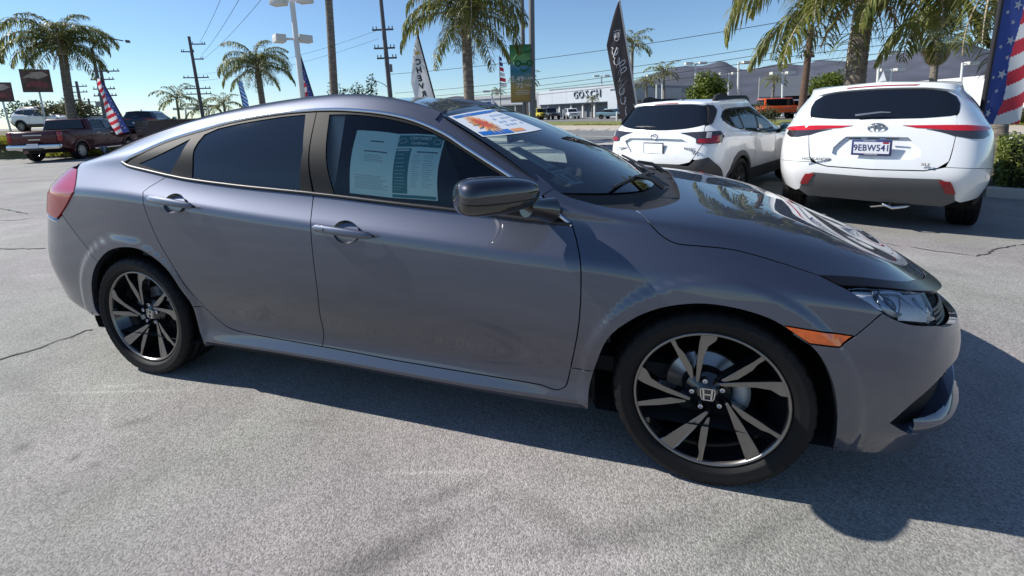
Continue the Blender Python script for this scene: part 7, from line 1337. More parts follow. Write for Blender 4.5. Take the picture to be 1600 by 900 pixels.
# white lettered flag, seen from behind so its letters read backwards
chb = (PT['chev_b'][0]+.05, PT['chev_b'][1], .5); o, pt, H, S, axn, Nn = feather('feather_flag', chb, PT['chev_t'], -RIGHT, .62, 'white feather flag with a gold emblem and backwards letters', lambda a, b: CLOTH_W, sleeve=.03, bend=.0, prof=lambda b: .74*min(1, (max(0, 1-b)/.42)**.75))
def flag_m(pt, a, b, lift): q = pt(a, b, lift); return frame_m(q, pt(a+.02, b, lift)-q, pt(a, b+.01, lift)-q)
for k, ch in enumerate('CHEVROLET'):
    for lf in (.012, -.012): text_obj('letter', ch, .30, BLACK_CLOTH, o, flag_m(pt, .50-.004*k, .755-.078*k, lf), .001, mirror=False, bold=.008) if lf > 0 else text_obj('letter', ch, .30, BLACK_CLOTH, o, flag_m(pt, .50-.004*k, .755-.078*k, lf), .001, bold=.008)
for lf in (.012, -.012):
    g = Geo(); q = [(-.13, -.02), (-.16, -.055), (-.05, -.055), (-.05, -.085), (.05, -.085), (.05, -.055), (.13, -.055), (.16, .02), (.05, .02), (.05, .05), (-.05, .05), (-.05, .02)]; V = [pt(.5+x/.5, .845+z/H, lf) for x, z in q]; g.add(V, [(0, 1, 2, 3, 4, 5, 6, 7, 8, 9, 10, 11)]); g.build('emblem', mat('gold print', (.55, .36, .10), .6), o)
# dark brown flag with white script, backwards
cb = (PT['cad_b'][0]+.06, PT['cad_b'][1], .55); o, pt, H, S, axn, Nn = feather('feather_flag', cb, PT['cad_t'], -RIGHT, .56, 'dark brown feather flag with white script left of the white SUVs', lambda a, b: CLOTH_BR, pole_m=mat('pale sleeve', (.55, .53, .52), .8), sleeve=.028, bend=.0, prof=lambda b: .56*min(1, (max(0, 1-b)/.30)**.8)*(1-.18*max(0, .25-b)/.25))
def script_path():
    P = []; x = 0.
    def loop(cx, cy, rx, ry, a0, a1, n=14): 
        for t in np.linspace(math.radians(a0), math.radians(a1), n): P.append((cx+rx*math.cos(t), cy+ry*math.sin(t)))
    loop(.34, .60, .26, .36, 60, 330, 26); P.append((.62, .30)); x = .62
    for ch in 'adillac':
        if ch in 'ac': loop(x+.14, .26, .11, .20, 60, 330, 14); P.append((x+.30, .08)); x += .28
        elif ch == 'd': loop(x+.12, .26, .10, .20, 70, 320, 12); P += [(x+.30, .80), (x+.27, .10)]; x += .30
        elif ch == 'i': P += [(x+.10, .42), (x+.11, .10)]; x += .14
        elif ch == 'l': P += [(x+.12, .45)]; loop(x+.19, .62, .055, .24, -120, 180, 12); P += [(x+.15, .10)]; x += .20
    return P, x
SP, SX = script_path()
for lf in (.012, -.012):
    V = [tuple(pt(.84-.74*z, .07+.60*(x/SX)+.045*z, lf)) for x, z in SP]; g = Geo(); g.tube(V, .013, 4); g.build('script', WHITE_PRINT, o)
    g = Geo()
    for k in range(5): g.tube([tuple(pt(.30+.09*k, .775, lf)), tuple(pt(.34+.075*k, .755, lf)), tuple(pt(.36+.065*k, .735, lf))], .009, 4)
    g.tube([tuple(pt(.28, .785, lf)), tuple(pt(.50, .79, lf)), tuple(pt(.70, .785, lf))], .008, 4); g.tube([tuple(pt(.34, .765, lf)), tuple(pt(.38, .725, lf)), tuple(pt(.50, .712, lf)), tuple(pt(.62, .725, lf)), tuple(pt(.66, .765, lf))], .008, 4); g.build('crest', WHITE_PRINT, o)
# flag on a tall pole far off
b = Vector(gz(PT['usflag_b'])); t = Vector(PT['usflag_t']); o = empty('flagpole', tuple(b), 0, 'distant pole with a limp striped flag left of the street banner', 'flagpole'); T = t-b; Geo().tube([(0, 0, 0), tuple(T)], [.07, .05], 6).build('pole', GREY_POLE, o)
g = Geo(); 
for k in range(6):
    z0 = T.z*(.985-.075*k); g.add([(T.x, T.y, z0), (T.x+.35+.12*k, T.y, z0-.25), (T.x+.35+.12*k, T.y, z0-.75), (T.x, T.y, z0-.55)], [(0, 1, 2, 3)], mi=0 if k < 2 else (k % 2)+1)
g.build('flag_cloth', [CLOTH_B, CLOTH_R, CLOTH_W], o)
# street banner on its pole
b = Vector(gz(PT['ban_b'])); t = Vector(PT['ban_t']); o = empty('banner_pole', tuple(b), 0, 'grey street pole right of the hanging-frond palm', 'pole'); T = t-b; Geo().tube([(0, 0, 0), tuple(T)], [.15, .13], 12).build('pole', GREY_POLE, o)
Geo().tube([(-.42, .25, 0), (-.42, .25, T.z)], .10, 10).build('pole', GREY_POLE, o)
bw, bh = 1.12, 2.55; bc = Vector((b.x-.36, b.y-.22, 3.02)); bx = RIGHT; bo = empty('street_banner', tuple(bc), 0, 'green, blue and gold street banner with a smiling car and loan rate', 'banner')
def ban_mat():
    m = bpy.data.materials.new('banner print'); m.use_nodes = True; N = m.node_tree; L = N.links; bs = N.nodes['Principled BSDF']; tc = N.nodes.new('ShaderNodeTexCoord'); sp = N.nodes.new('ShaderNodeSeparateXYZ'); L.new(tc.outputs['Object'], sp.inputs[0])
    mr = N.nodes.new('ShaderNodeMapRange'); mr.inputs[1].default_value = -bh/2; mr.inputs[2].default_value = bh/2; n = N.nodes.new('ShaderNodeTexNoise'); n.inputs['Scale'].default_value = 1.6; L.new(tc.outputs['Object'], n.inputs[0])
    a = N.nodes.new('ShaderNodeMath'); a.operation = 'MULTIPLY_ADD'; a.inputs[1].default_value = .5; L.new(n.outputs[0], a.inputs[0]); L.new(sp.outputs[2], a.inputs[2]); s = N.nodes.new('ShaderNodeMath'); s.operation = 'SUBTRACT'; s.inputs[1].default_value = .25; L.new(a.outputs[0], s.inputs[0]); L.new(s.outputs[0], mr.inputs[0])
    r = N.nodes.new('ShaderNodeValToRGB'); e = r.color_ramp.elements; e[0].color = (.34, .20, .05, 1); e[1].color = (.03, .16, .06, 1); e[1].position = .95
    for p_, c_ in ((.28, (.42, .31, .10, 1)), (.42, (.16, .24, .20, 1)), (.52, (.03, .16, .26, 1)), (.62, (.08, .22, .34, 1)), (.74, (.13, .30, .13, 1))): q = e.new(p_); q.color = c_
    L.new(mr.outputs[0], r.inputs[0]); L.new(r.outputs[0], bs.inputs['Base Color']); bs.inputs['Roughness'].default_value = .7; t_ = N.nodes.new('ShaderNodeBsdfTranslucent'); L.new(r.outputs[0], t_.inputs[0]); x = N.nodes.new('ShaderNodeMixShader'); x.inputs[0].default_value = .35; L.new(bs.outputs[0], x.inputs[1]); L.new(t_.outputs[0], x.inputs[2]); L.new(x.outputs[0], N.nodes['Material Output'].inputs[0]); return m
def bp(x, z, y=0): v = bx*x; return (v.x-_f.x*y*0+.0, v.y-y, z)
Geo().grid(np.array([[bp(x, z, .02*math.sin(x*4+z*2)) for z in np.linspace(-bh/2, bh/2, 12)] for x in np.linspace(-bw/2, bw/2, 8)]), flip=False).build('banner_cloth', ban_mat(), bo)
GRN = mat('banner green', (.02, .13, .04), .7); g = Geo()
ol = [(-.36, .42), (-.38, .62), (-.25, .80), (.05, .93), (.45, 1.0)]; g.tube([bp(x, z, .05) for x, z in ol], .035, 5); g.tube([bp(x, z, .05) for x, z in ((-.05, .42), (.22, .42))], .05, 5)
for cx in (-.17, .36): g.tube([bp(cx+.12*math.cos(t), .45+.12*math.sin(t), .05) for t in np.linspace(0, 6.283, 17)], .04, 5, cap=False)
g.tube([bp(.10+.17*math.cos(t), .24+.13*math.sin(t), .05) for t in np.linspace(math.radians(190), math.radians(350), 9)], .04, 5); g.build('car_emblem', GRN, bo)
BM = lambda x, z: frame_m(bp(x, z, .06), bx, (0, 0, 1))
text_obj('rate_print', '5.49', .36, WHITE_PRINT, bo, BM(-.22, -.24), .003, xs=.95); text_obj('rate_print', '% APR', .15, WHITE_PRINT, bo, BM(.30, -.22), .003); text_obj('rate_print', '72', .32, WHITE_PRINT, bo, BM(-.12, -.55), .003); text_obj('rate_print', 'MOS', .15, WHITE_PRINT, bo, BM(.28, -.53), .003)
g = Geo()
for z, w_ in ((-.76, .5), (-.84, .7), (-.92, .6)): g.add([bp(-w_/2, z, .06), bp(w_/2, z, .06), bp(w_/2, z+.018, .06), bp(-w_/2, z+.018, .06)], [(0, 1, 2, 3)])
g.build('small_print', WHITE_PRINT, bo)
for z in (-bh/2, bh/2): Geo().bar(bp(-bw/2, z, .0), bp(bw/2, z, 0), .035).build('banner_rod', GREY_POLE, bo)
# picture banners on poles at far left
for nm, lab, dx, dz, w_, h_, s in (('post_a', 'square picture banner on a pole above the white SUV', .0, 0, 1.35, 1.4, 1), ('post_b', 'dark picture banner on a pole at the left edge', 0, 0, 1.1, 1.15, 2)):
    b = Vector(gz(PT[nm+'_b'], .4)); t = Vector(PT[nm+'_t']); o = empty('banner_post', tuple(b), 0, lab, 'banner', 'picture banners at left'); T = t-b; Geo().tube([(0, 0, 0), tuple(T)], [.05, .045], 8).build('pole', mat('silver pole', (.5, .51, .53), .4, .5), o)
    d = Vector((math.cos(cam_yaw+.75), -math.sin(cam_yaw+.75), 0)); d = Vector((.69, .72, 0)); zc = T.z*.66 if s == 1 else T.z*.72; c_ = T*(zc/T.z)+Vector((.10, -.07, 0)); m1 = mat('banner photo brown', (.10, .06, .05), .7, var=.5, vscale=2.5); P_ = [c_+d*x*w_/2+Vector((0, 0, z*h_/2)) for x, z in ((-1, -1), (1, -1), (1, 1), (-1, 1))]
    ob = Geo().add(P_, [(0, 1, 2, 3)]).build('banner_face', m1, o); off = Vector((.72, -.69, 0))*.02
    g = Geo(); g.add([c_+off+d*x*w_/2+Vector((0, 0, z*h_/2)) for x, z in ((-.9, .2), (-.2, .75), (.5, .8), (.9, .5), (.2, .15), (-.4, .25))], [(0, 1, 2, 3, 4, 5)]); g.build('banner_picture', mat('banner photo pale', (.40, .33, .28), .7, var=.4, vscale=5), ob)
    g = Geo(); g.add([c_+off+d*x*w_/2+Vector((0, 0, z*h_/2)) for x, z in ((-.8, -.5), (.7, -.6), (.85, -.25), (.3, -.02), (-.5, -.08))], [(0, 1, 2, 3, 4)]); g.build('banner_car', mat('banner photo red', (.20, .05, .05), .6, var=.5, vscale=6), ob)
# ---------------------------------------------------------------- buildings across the street
B_WHITE = mat('showroom white', (.62, .62, .60), .7, var=.05, vscale=.5); B_PALE = mat('showroom pale blue', (.50, .54, .58), .55, var=.05, vscale=.4); B_GREY = mat('slate wall', (.16, .175, .20), .7, var=.08, vscale=.4); B_DARK = mat('dark glazing', (.03, .036, .044), .12); B_MID = mat('grey wall', (.30, .31, .32), .7, var=.06, vscale=.5); B_BEIGE = mat('beige wall', (.46, .44, .40), .8)
FZ = GZ+.16
def block(a, b, z0, z1, depth, out=0.):
    """box whose front edge runs from a to b (plan), going back by depth; returns a matrix: x along the front, y back, z up"""
    a = Vector((a[0], a[1], 0)); b = Vector((b[0], b[1], 0)); d = (b-a); L = d.length; return Matrix.Translation((a.x, a.y, 0)) @ Matrix.Rotation(math.atan2(d.y, d.x), 4, 'Z'), L
def bld(name, a, b, label): M, L = block(a, b, 0, 0, 0); o = empty(name, (0, 0, 0), 0, label, 'building'); o.matrix_world = M; return o, L
def bx(o, name, m, x0, x1, y0, y1, z0, z1, par=None): return Geo().box(((x0+x1)/2, (y0+y1)/2, (z0+z1)/2), (x1-x0, y1-y0, z1-z0)).build(name, m, par or o)
o, L = bld('showroom', PT['ford_a'], PT['ford_b'], 'low white showroom with a blue oval sign across the street')
bx(o, 'wall', B_WHITE, 0, L, 0, 14, FZ, 4.75); bx(o, 'parapet', B_WHITE, -.1, L+.1, -.15, .0, 4.3, 4.95)
for k, (x0, x1) in enumerate(((.42, .62), (.64, .80))): w_ = bx(o, 'window', B_DARK, L*x0, L*x1, -.03, .05, FZ+.2, 2.7); bx(o, 'window_head', B_MID, L*x0-.1, L*x1+.1, -.12, .0, 2.7, 2.95, w_)
bx(o, 'door_opening', B_DARK, L*.92, L*.985, -.04, .05, FZ, 3.6)
bx(o, 'entrance_pillar', B_PALE, L*.82, L*.90, -.9, .0, FZ, 4.6)
bx(o, 'entrance_pillar', B_WHITE, L*.995, L*1.05, -1.3, 6, FZ, 5.1)
g = Geo(); OV = [(L*.225+1.75*math.cos(t), 3.05+.86*math.sin(t)) for t in np.linspace(0, 2*math.pi, 32, endpoint=False)]; g.prism(OV, -.32, -.12, 'y'); s = g.build('oval_sign', mat('sign blue', (.02, .05, .20), .4), o)
g = Geo(); g.tube([(L*.225+1.55*math.cos(t), -.34, 3.05+.70*math.sin(t)) for t in np.linspace(0, 6.2832, 33)], .05, 4, cap=False); g.build('sign_ring', WHITE_PRINT, s); text_obj('sign_script', 'Ford', 1.15, WHITE_PRINT, s, frame_m((L*.225, -.36, 3.05), (1, 0, 0), (0, 0, 1)), .02, shear=.35, bold=.012)
o, L = bld('lettered_showroom', PT['gosch_a'], PT['gosch_b'], 'long pale showroom with dark outlined letters on its fascia')
bx(o, 'fascia', B_PALE, 0, L, -.2, 1.2, 2.55, 5.1); bx(o, 'roof', B_MID, .05, L-.05, 1.2, 18, 2.6, 4.7); bx(o, 'soffit', B_GREY, 0, L, .0, 3.5, 2.3, 2.55)
bx(o, 'back_wall', B_MID, 0, L*.995, 3.5, 3.8, FZ, 2.4)
bx(o, 'end_pier', B_PALE, L*.90, L, -.25, 3.4, FZ, 2.55)
for k, x in enumerate((.30, .45, .60, .74)): bx(o, 'window', B_DARK, L*x, L*(x+.11), 3.42, 3.5, FZ+.1, 2.1)
for x in (.10, .27, .43, .58, .72): bx(o, 'column', B_WHITE, L*x-.15, L*x+.15, .3, .6, FZ, 2.3)
for x in (.2, .4, .6, .8): bx(o, 'panel_joint', B_MID, L*x-.02, L*x+.02, -.207, -.2, 2.6, 5.08)
SIGN_EDGE = mat('sign letter', (.05, .06, .11), .5)
for k, ch in enumerate('GOSCH'): lt = text_obj('sign_letter', ch, 1.75, SIGN_EDGE, o, frame_m((L*(.525+.068*k), -.30, 3.95), (1, 0, 0), (0, 0, 1)), .08, xs=.95, bold=.02); text_obj('letter_face', ch, 1.75, B_PALE, lt, frame_m((L*(.525+.068*k), -.40, 3.95), (1, 0, 0), (0, 0, 1)), .02, xs=.95, bold=-.03)
text_obj('side_lettering', 'HEMET', .38, SIGN_EDGE, o, frame_m((L*.955, -.22, 4.35), (1, 0, 0), (0, 0, 1)), .02)
o, L = bld('slate_building', PT['dark_a'], PT['dark_b'], 'slate grey workshop behind the brown feather flag')
bx(o, 'wall', B_GREY, 0, L, 0, 16, FZ, 5.4); bx(o, 'window_band', B_MID, 0, L, -.06, 0, 2.9, 4.0); bx(o, 'shop_opening', B_DARK, L*.03, L*.26, -.08, .02, FZ, 2.6); bx(o, 'shop_opening', B_DARK, L*.5, L*.9, -.08, .02, FZ, 2.6)
o, L = bld('grey_garage', PT['grey_b'], PT['grey_c'], 'dark grey garage building with an open bay, right of the round tree')
bx(o, 'wall', B_GREY, 0, L, 0, 16, 2.4, 5.4); bx(o, 'lower_wall', B_MID, 0, L*.30, .25, 16, FZ, 2.4); bx(o, 'lower_wall', B_MID, L*.72, L, .25, 16, FZ, 2.4); bx(o, 'bay', DARK_VOID, L*.30, L*.72, .9, 15, FZ, 2.4); bx(o, 'side_wall', B_BEIGE, -.12, 0, .2, 17, FZ, 5.5); bx(o, 'door', B_GREY, L*.06, L*.12, .20, .25, FZ, 2.0); bx(o, 'dark_strip', B_DARK, L*.72, L*.86, .20, .25, FZ+.2, 2.3)  # includes a dark panel on the lower wall beside the bay
o, L = bld('white_building', PT['white_a'], PT['white_b'], 'plain white building behind the striped flag at right')
bx(o, 'wall', B_WHITE, 0, L, 0, 14, FZ, 3.75); bx(o, 'window', B_DARK, L*.72, L*.98, -.05, .05, FZ+.6, 1.6)
o = empty('low_sign', gz(PT['board'], .2), .35, 'framed pale sign board behind the maroon truck', 'sign'); bx(o, 'panel', mat('board pale', (.50, .52, .50), .6), -1.6, 1.0, -.05, .05, .9, 1.75); bx(o, 'frame', BLACK_SATIN, -1.68, 1.08, -.04, .04, .84, 1.82); bx(o, 'post', BLACK_SATIN, -1.5, -1.4, .0, .08, 0, .84); bx(o, 'post', BLACK_SATIN, .8, .9, .0, .08, 0, .84)
# ---------------------------------------------------------------- raised bank at far left
BK = mat('bank soil', (.13, .12, .05), .95, var=.3, vscale=2, bump=.4, bscale=20)
def cw(depth, lat, z=0): c_, s_ = math.cos(-YAW), math.sin(-YAW); return (1.106-math.sin(-YAW)*depth+math.cos(-YAW)*lat, -2.3+math.cos(-YAW)*depth+math.sin(-YAW)*lat, z)
bank = [[cw(d, l, z) for d, z in ((23.6, -.5), (24.3, .30), (25.2, .62), (27.5, .85), (60, 1.0))] for l in (-75, -50, -40, -33, -29, -26.2, -25.2)]
bank.append([cw(d, -24.2, -.5) for d in (23.6, 24.3, 25.2, 27.5, 60)]); tag(Geo().grid(np.array(bank), flip=True).build('bank', BK), kind='structure')
tufts('bank_grass', [cw(24.6, -48, .45), cw(24.6, -36, .45), cw(24.6, -29, .45), cw(24.7, -26.2, .40)], 3600, .55, BANK_GRASS, 5, .010)
tufts('bank_grass', [cw(24.2, -25.6, -.25), cw(24.2, -23.4, -.28)], 500, .5, BANK_GRASS, 6, .010)
tufts('verge_grass', [en(-22, 30.2, GZ+.15), en(0, 30.2, GZ+.15), en(20, 30.3, GZ+.15)], 3000, .16, BANK_GRASS, 7, .01)
# ---------------------------------------------------------------- pickup trucks and other parked cars
def pickup(nm, loc, heading, paint, label, cab=True):
    o = empty(nm, loc, math.pi/2-math.radians(heading), label, 'pickup' if cab else 'trailer'); W = 1.0
    def arch(cx, r=.47, n=9): return [(cx+r*math.cos(t), .42+r*math.sin(t)) for t in np.linspace(math.pi*1.03, -.03*math.pi, n)]
    prof = [(-2.85, .62)]+[(-2.30, .50)]+arch(-1.75)+[(-1.2, .45), (1.2, .45)]+arch(1.85)+[(2.5, .5), (2.92, .55), (2.95, 1.15), (2.8, 1.28), (1.45, 1.36), (-1.0, 1.40), (-1.02, 1.38), (-2.86, 1.38), (-2.90, 1.30)]
    Geo().prism(prof[::-1], -W, W, 'y').build('body', paint, o, bevel=.045)
    Geo().box((-1.93, 0, 1.375), (1.72, 1.72, .05)).build('bed_floor', DARK_VOID, o)
    g = Geo(); zb, zt = 1.34, 1.93; C = [(-1.03, .98, zb), (1.55, .98, zb), (.75, .80, zt-.02), (-.95, .80, zt)]; R_ = [[(x, s*y, z) for x, y, z in C] for s in (1, -1)]
    V = R_[0]+R_[1]; g.add(V, [(0, 1, 2, 3), (7, 6, 5, 4), (3, 2, 6, 7), (1, 5, 6, 2), (0, 3, 7, 4)]); g.build('cab', paint, o, bevel=.07, seg=3)
    for s in (1, -1):
        def side(x, z, lift=.004): t = (z-zb)/(zt-zb); return (x, s*(.98-.18*t+lift+.012), z)
        for x0, x1, s0, s1 in ((-.70, .10, -.64, .10), (.18, 1.28, .18, .78)): Geo().add([side(x0, 1.42), side(x1, 1.42), side(s1, 1.84), side(s0, 1.84)], [(0, 1, 2, 3) if s < 0 else (3, 2, 1, 0)]).build('side_window', PRIVACY if x0 < 0 else CABIN_DARK, o)
        g = Geo(); P_ = [side(-.76, 1.39, .012), side(1.36, 1.39, .012), side(.82, 1.87, .012), side(-.70, 1.87, .012)]; g.tube(P_+[P_[0]], .014, 5); g.build('window_trim', CHROME, o)
        g = Geo(); g.box((2.0-.95, s*1.13, 1.50), (.12, .22, .26)); g.build('door_mirror', BLACK_SATIN, o, bevel=.03)
        for x in (-.45, .55): Geo().box((x, s*1.012, 1.22), (.20, .03, .04)).build('door_handle', CHROME, o)
        for x in (-.95, .14, 1.28): Geo().box((x, s*1.001, .95), (.012, .004, .8)).build('door_seam', DARK_VOID, o)
        Geo().box((.2, s*.98, .46), (2.3, .16, .05)).build('side_step', CHROME, o)
        Geo().box((-2.87, s*.93, 1.14), (.10, .16, .42)).build('tail_light', RED_DARK, o, bevel=.02)
        for x in (-1.75, 1.85): simple_wheel(o, x, s*.87, .42, .25, 6, mat('bright alloy', (.5, .5, .5), .25, .9), width=.27, pair=True); 
        for cx in (-1.75, 1.85): Geo().prism([(cx+.52*math.cos(t), .42+.52*math.sin(t)) for t in np.linspace(0, math.pi, 14)]+[(cx+.46*math.cos(t), .42+.46*math.sin(t)) for t in np.linspace(math.pi, 0, 14)], s*1.0, s*1.025, 'y').build('arch_flare', paint, o)
    g = Geo(); g.add([(-1.10, -.82, 1.46), (-1.10, .82, 1.46), (-1.02, .70, 1.86), (-1.02, -.70, 1.86)], [(0, 3, 2, 1)]); g.build('rear_window', PRIVACY, o)
    g = Geo(); g.add([(1.50, -.84, 1.42), (1.50, .84, 1.42), (.86, .72, 1.88), (.86, -.72, 1.88)], [(0, 1, 2, 3)]); g.build('windscreen', PRIVACY, o)
    tg = Geo().box((-2.90, 0, 1.09), (.05, 1.66, .50)).build('tailgate', paint, o, bevel=.02); Geo().box((-2.93, .05, 1.22), (.02, .70, .045)).build('tailgate_badge', SILVER, tg); Geo().box((-2.93, 0, 1.02), (.02, .45, .04)).build('tailgate_handle', CHROME, tg)
    bp_ = Geo().box((-2.98, 0, .70), (.22, 1.98, .22)).build('rear_bumper', CHROME, o, bevel=.05); Geo().box((-3.095, 0, .74), (.02, .42, .22)).build('number_plate', PLATE, bp_); Geo().box((-3.06, 0, .60), (.10, .75, .10)).build('bumper_step', BLACK_SATIN, bp_)
    Geo().box((0, 0, .50), (4.6, 1.5, .22)).build('underbody', DARK_VOID, o)
    Geo().box((2.96, 0, .95), (.06, 1.5, .42)).build('grille', BLACK_SATIN, o, bevel=.02)
    return o
CABIN_DARK = mat('far side glass', (.09, .12, .13), .04, spec=.7)
MAROON = mat('maroon paint', (.060, .004, .010), .25, .2, spec=.3, coat=.5); NAVY = mat('navy paint', (.018, .026, .045), .2, .4, coat=1); CHARCOAL = mat('charcoal paint', (.03, .032, .036), .25, .3, coat=1)
tk = pickup('pickup_truck', (-28.3, 13.5, -.38), -30, MAROON, 'dark maroon crew-cab pickup with chrome rear bumper at far left')
tk.scale = (1.06, 1.06, 1.08)
def recolour(src, loc, heading, label, paint, skip=(), nm=None, group=None, extra=None):
    def cp(o, par):
        if o.name.split('.')[0] in skip: return None
        c = o.copy(); COL.objects.link(c)
        if par is not None: c.parent = par
        if o.type == 'MESH':
            for k, s in enumerate(c.material_slots):
                if s.material == WHITE: s.link = 'OBJECT'; s.material = paint
        for ch in o.children: cp(ch, c)
        return c
    c = cp(src, None); c.location = loc; c.rotation_euler = (0, 0, math.pi/2-math.radians(heading)); c['label'] = label
    if nm: c.name = nm
    if group: c['group'] = group
    elif 'group' in c: del c['group']
    return c
SK = ('plate_number', 'frame_lettering', 'plate_tag', 'model_lettering', 'trim_lettering', 'exhaust', 'badge')
recolour(suv_a, cw(27.5, -23.45, .42), -38, 'dark navy SUV seen from behind, right of the striped flag at left', NAVY, SK, 'dark_suv')
recolour(suv_b, cw(29.5, -32.5, 1.05), 77, 'white SUV on the raised bank above the maroon truck', WHITE, SK, 'bank_suv')
o = empty('trailer', cw(24.2, -17.2, -.3), 1.25, 'dark open-topped trailer bed right of the navy SUV', 'trailer')
for nm, c_, d_ in (('side_panel', (0, -1.0, 1.40), (5.6, .06, .75)), ('side_panel', (0, 1.0, 1.40), (5.6, .06, .75)), ('end_panel', (-2.8, 0, 1.40), (.06, 2.0, .75)), ('bed', (0, 0, 1.0), (5.6, 2.0, .1)), ('top_rail', (0, -1.02, 1.79), (5.64, .1, .06)), ('chassis', (0, 0, .75), (5.2, 1.2, .3))): Geo().box(c_, d_).build(nm, mat('trailer brown', (.045, .036, .034), .6, var=.15) if nm == 'side_panel' else CHARCOAL, o)
for x in (-1.2, .2): 
    for s in (1, -1): simple_wheel(o, x, s*.9, .40, .24, 5, GREY_POLE)
def far_car(nm, loc, heading, paint, label, kind='sedan', group='cars parked across the street'):
    o = empty(nm, loc, math.pi/2-math.radians(heading), label, 'car', group); W = .9
    P_ = {'sedan': ([(-2.2, .35), (2.2, .35), (2.25, .65), (1.9, .80), (.95, .90), (-1.35, .95), (-2.2, .92), (-2.28, .6)], [(.95, .88), (.25, 1.36), (-.85, 1.38), (-1.6, .93)]), 'suv': ([(-2.2, .38), (2.2, .38), (2.28, .75), (2.05, .98), (1.0, 1.05), (-2.15, 1.08), (-2.28, .7)], [(1.0, 1.03), (.35, 1.62), (-1.7, 1.66), (-2.15, 1.05)]), 'jeep': ([(-1.9, .55), (1.95, .55), (2.0, 1.05), (.75, 1.15), (-1.9, 1.15)], [(.72, 1.12), (.45, 1.80), (-1.85, 1.82), (-1.9, 1.12)])}[kind]
    Geo().prism(P_[0], -W, W, 'y').build('body', paint, o, bevel=.07); Geo().prism(P_[1][::-1], -W*.88, W*.88, 'y').build('cab', paint, o, bevel=.09)
    c = P_[1]; q = [(c[0][0]-.18, c[0][1]+.05), (c[1][0]-.05, c[1][1]-.08), (c[2][0]+.08, c[2][1]-.08), (c[3][0]+.2, c[3][1]+.06)]
    for s in (1, -1): g = Geo(); g.add([(x, s*(W*.88+.006), z) for x, z in q], [(0, 1, 2, 3) if s > 0 else (3, 2, 1, 0)]); g.build('side_window', PRIVACY, o)
    for (a, b_), n_ in (((c[0], c[1]), 'windscreen'), ((c[3], c[2]), 'back_window')):
        s = 1 if n_ == 'windscreen' else -1; e_ = .012*s; A = (a[0]*.9+b_[0]*.1+e_, a[1]*.9+b_[1]*.1); B_ = (a[0]*.15+b_[0]*.85+e_, a[1]*.15+b_[1]*.85); Geo().add([(A[0], -W*.78, A[1]), (A[0], W*.78, A[1]), (B_[0], W*.72, B_[1]), (B_[0], -W*.72, B_[1])], [(0, 1, 2, 3)]).build(n_, PRIVACY, o)
    r_ = .42 if kind == 'jeep' else .34
    for x in (-1.35, 1.35):
        for s in (1, -1): g = Geo(); g.lathe([(.001, -.11), (r_*.6, -.11), (r_*.62, -.13), (r_*.95, -.12), (r_, -.08), (r_, .1), (.001, .1)][::-1], 20, 'y'); w_ = g.build('wheel', RUBBER, o, (x, s*.84, r_), (0, 0, 0 if s < 0 else math.pi))
    for s in (1, -1): Geo().box((2.2 if kind != 'jeep' else 1.96, s*.62, .75 if kind == 'sedan' else .9), (.1, .3, .12)).build('headlight', CLEAR_LENS, o); Geo().box((-2.24 if kind != 'jeep' else -1.92, s*.68, .8), (.06, .2, .16)).build('tail_light', RED_DARK, o)
    Geo().box((2.25 if kind != 'jeep' else 1.98, 0, .62 if kind == 'sedan' else .8), (.05, .9, .2)).build('grille', BLACK_SATIN, o)
    return o
ORANGE = mat('orange paint', (.62, .085, .012), .3, coat=.6); YELLOW = mat('yellow paint', (.5, .40, .03), .3); BLUEG = mat('steel blue paint', (.10, .17, .20), .25, .4, coat=1); GREYP = mat('grey paint', (.20, .21, .22), .25, .4, coat=1)
def fz(p): return (p[0], p[1], FZ)
far_car('off_roader', fz(PT['jeep']), 150, CHARCOAL, 'black boxy off-roader before the lettered showroom', 'jeep'); far_car('far_car', fz(PT['whitecar']), 160, WHITE, 'white car right of the black boxy off-roader', 'suv'); far_car('far_car', fz(PT['yellowcar']), 140, YELLOW, 'yellow car left of the black boxy off-roader', 'jeep')
far_car('off_roader', fz(PT['ojeep']), 78, ORANGE, 'bright orange off-roader left of the brown power pole', 'jeep'); far_car('far_car', fz(PT['gcar']), 115, CHARCOAL, 'dark car left of the orange off-roader', 'sedan'); far_car('far_car', fz(PT['gcar2']), 165, GREYP, 'grey car right of the brown power pole', 'suv'); far_car('far_car', fz(PT['bcar']), 118, BLUEG, 'teal blue car behind the far shrubs left of the brown flag', 'sedan')
pk = pickup('pickup_truck', (22.3, 28.0, .55), 225, NAVY, 'dark pickup front with a broad grille beyond the striped flag')
g = Geo(); 
for k in range(5): g.box((3.0, 0, .86+.05*k), (.03, 1.15, .016))
g.build('grille_bar', CHROME, pk)
tag(Geo().grid(np.array([[en(e, n, GZ+.14+h) for n, h in ((26.2, 0), (27.5, .42), (29, .62), (40, .68))] for e in (8, 14, 20, 40)])).build('grass_mound', LAWN), kind='structure')
for k, (x, y, h, m, lab) in enumerate(((858, 190, .0, 0, ''),)): pass
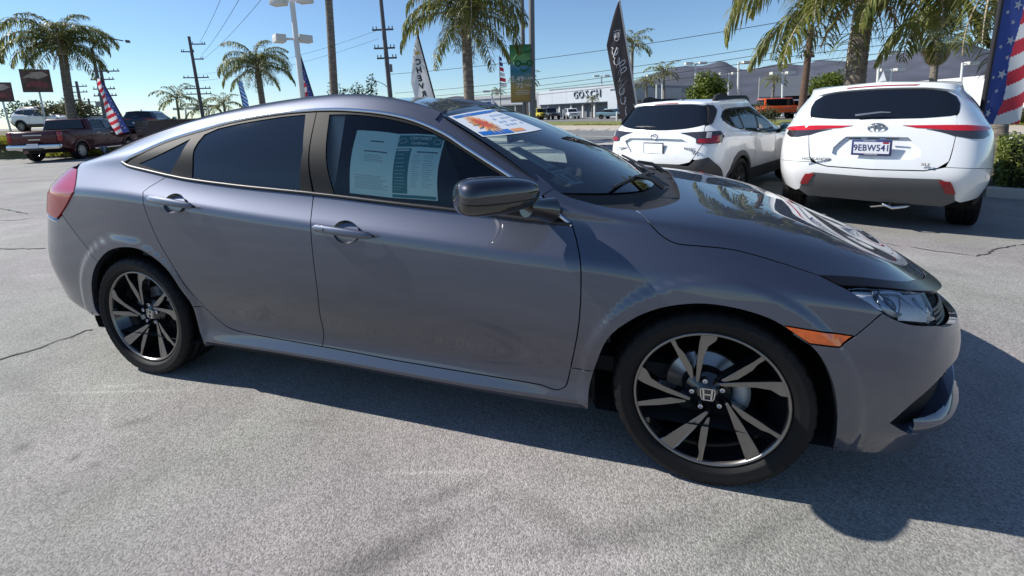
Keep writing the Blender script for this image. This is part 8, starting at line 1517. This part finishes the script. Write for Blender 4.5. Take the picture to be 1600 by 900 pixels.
for k, (dx, lab) in enumerate(((-10.9, 'white bollard by the far kerb, leftmost'), (-9.4, 'white bollard by the far kerb, second from left'), (-7.7, 'white bollard by the far kerb, beside the white car'))):
    o = Geo().lathe([(.09, 0), (.09, .95), (.07, 1.02), (.001, 1.04)], 12).build('bollard', WHITE_POLE, None, en(-16-8+dx*.0+k*1.6, 40.2, GZ+.15)); tag(o, lab, 'bollard', 'bollards by the far kerb')
# ---------------------------------------------------------------- cracks and scuffs in the lot
CRACK = mat('dark crack', (.035, .034, .033), .95); SCUFF = mat('pale scuff', (.36, .33, .27), .9, var=.25, vscale=40)  # cracks are thin strips in one dark colour
def crack(P, w, m, seed, label=None):
    q_ = random.Random(seed); pts = [Vector((x, y, 0)) for x, y in P]; out = []
    for a, b in zip(pts[:-1], pts[1:]):
        n = max(2, int((b-a).length/.06)); out += [a.lerp(b, k/n)+Vector((q_.gauss(0, .012), q_.gauss(0, .012), 0)) for k in range(n)]
    g = Geo(); V = []
    for i, q in enumerate(out):
        t = (out[min(i+1, len(out)-1)]-out[max(i-1, 0)]).normalized(); s = Vector((-t.y, t.x, 0))*w*q_.uniform(.4, 1.2); z = ground_z(q.x, q.y)+.004; V += [(q-s).to_tuple()[:2]+(z,), (q+s).to_tuple()[:2]+(z,)]
    g.add(V, [(2*i, 2*i+1, 2*i+3, 2*i+2) for i in range(len(out)-1)]); return tag(g.build('crack' if m is CRACK else 'scuff', m), kind='structure')
crack([(-2.39, -1.0), (-2.32, -0.91), (-2.3, -0.78), (-2.29, -0.66), (-2.21, -0.58)], 0.006, CRACK, 0)
crack([(3.61, 2.51), (3.74, 2.38), (3.88, 2.3), (3.97, 2.23), (4.3, 2.58), (4.56, 2.81), (4.83, 2.99)], 0.008, CRACK, 1)
crack([(3.46, 2.64), (3.52, 2.54), (3.61, 2.51)], 0.006, CRACK, 2)
crack([(-5.61, 0.38), (-5.29, 0.46), (-5.0, 0.54)], 0.012, CRACK, 3)
crack([(-7.77, 1.3), (-7.48, 1.4), (-7.6, 1.67)], 0.01, CRACK, 4)
crack([(-9.57, 2.07), (-8.74, 1.9), (-8.01, 1.75)], 0.012, CRACK, 5)
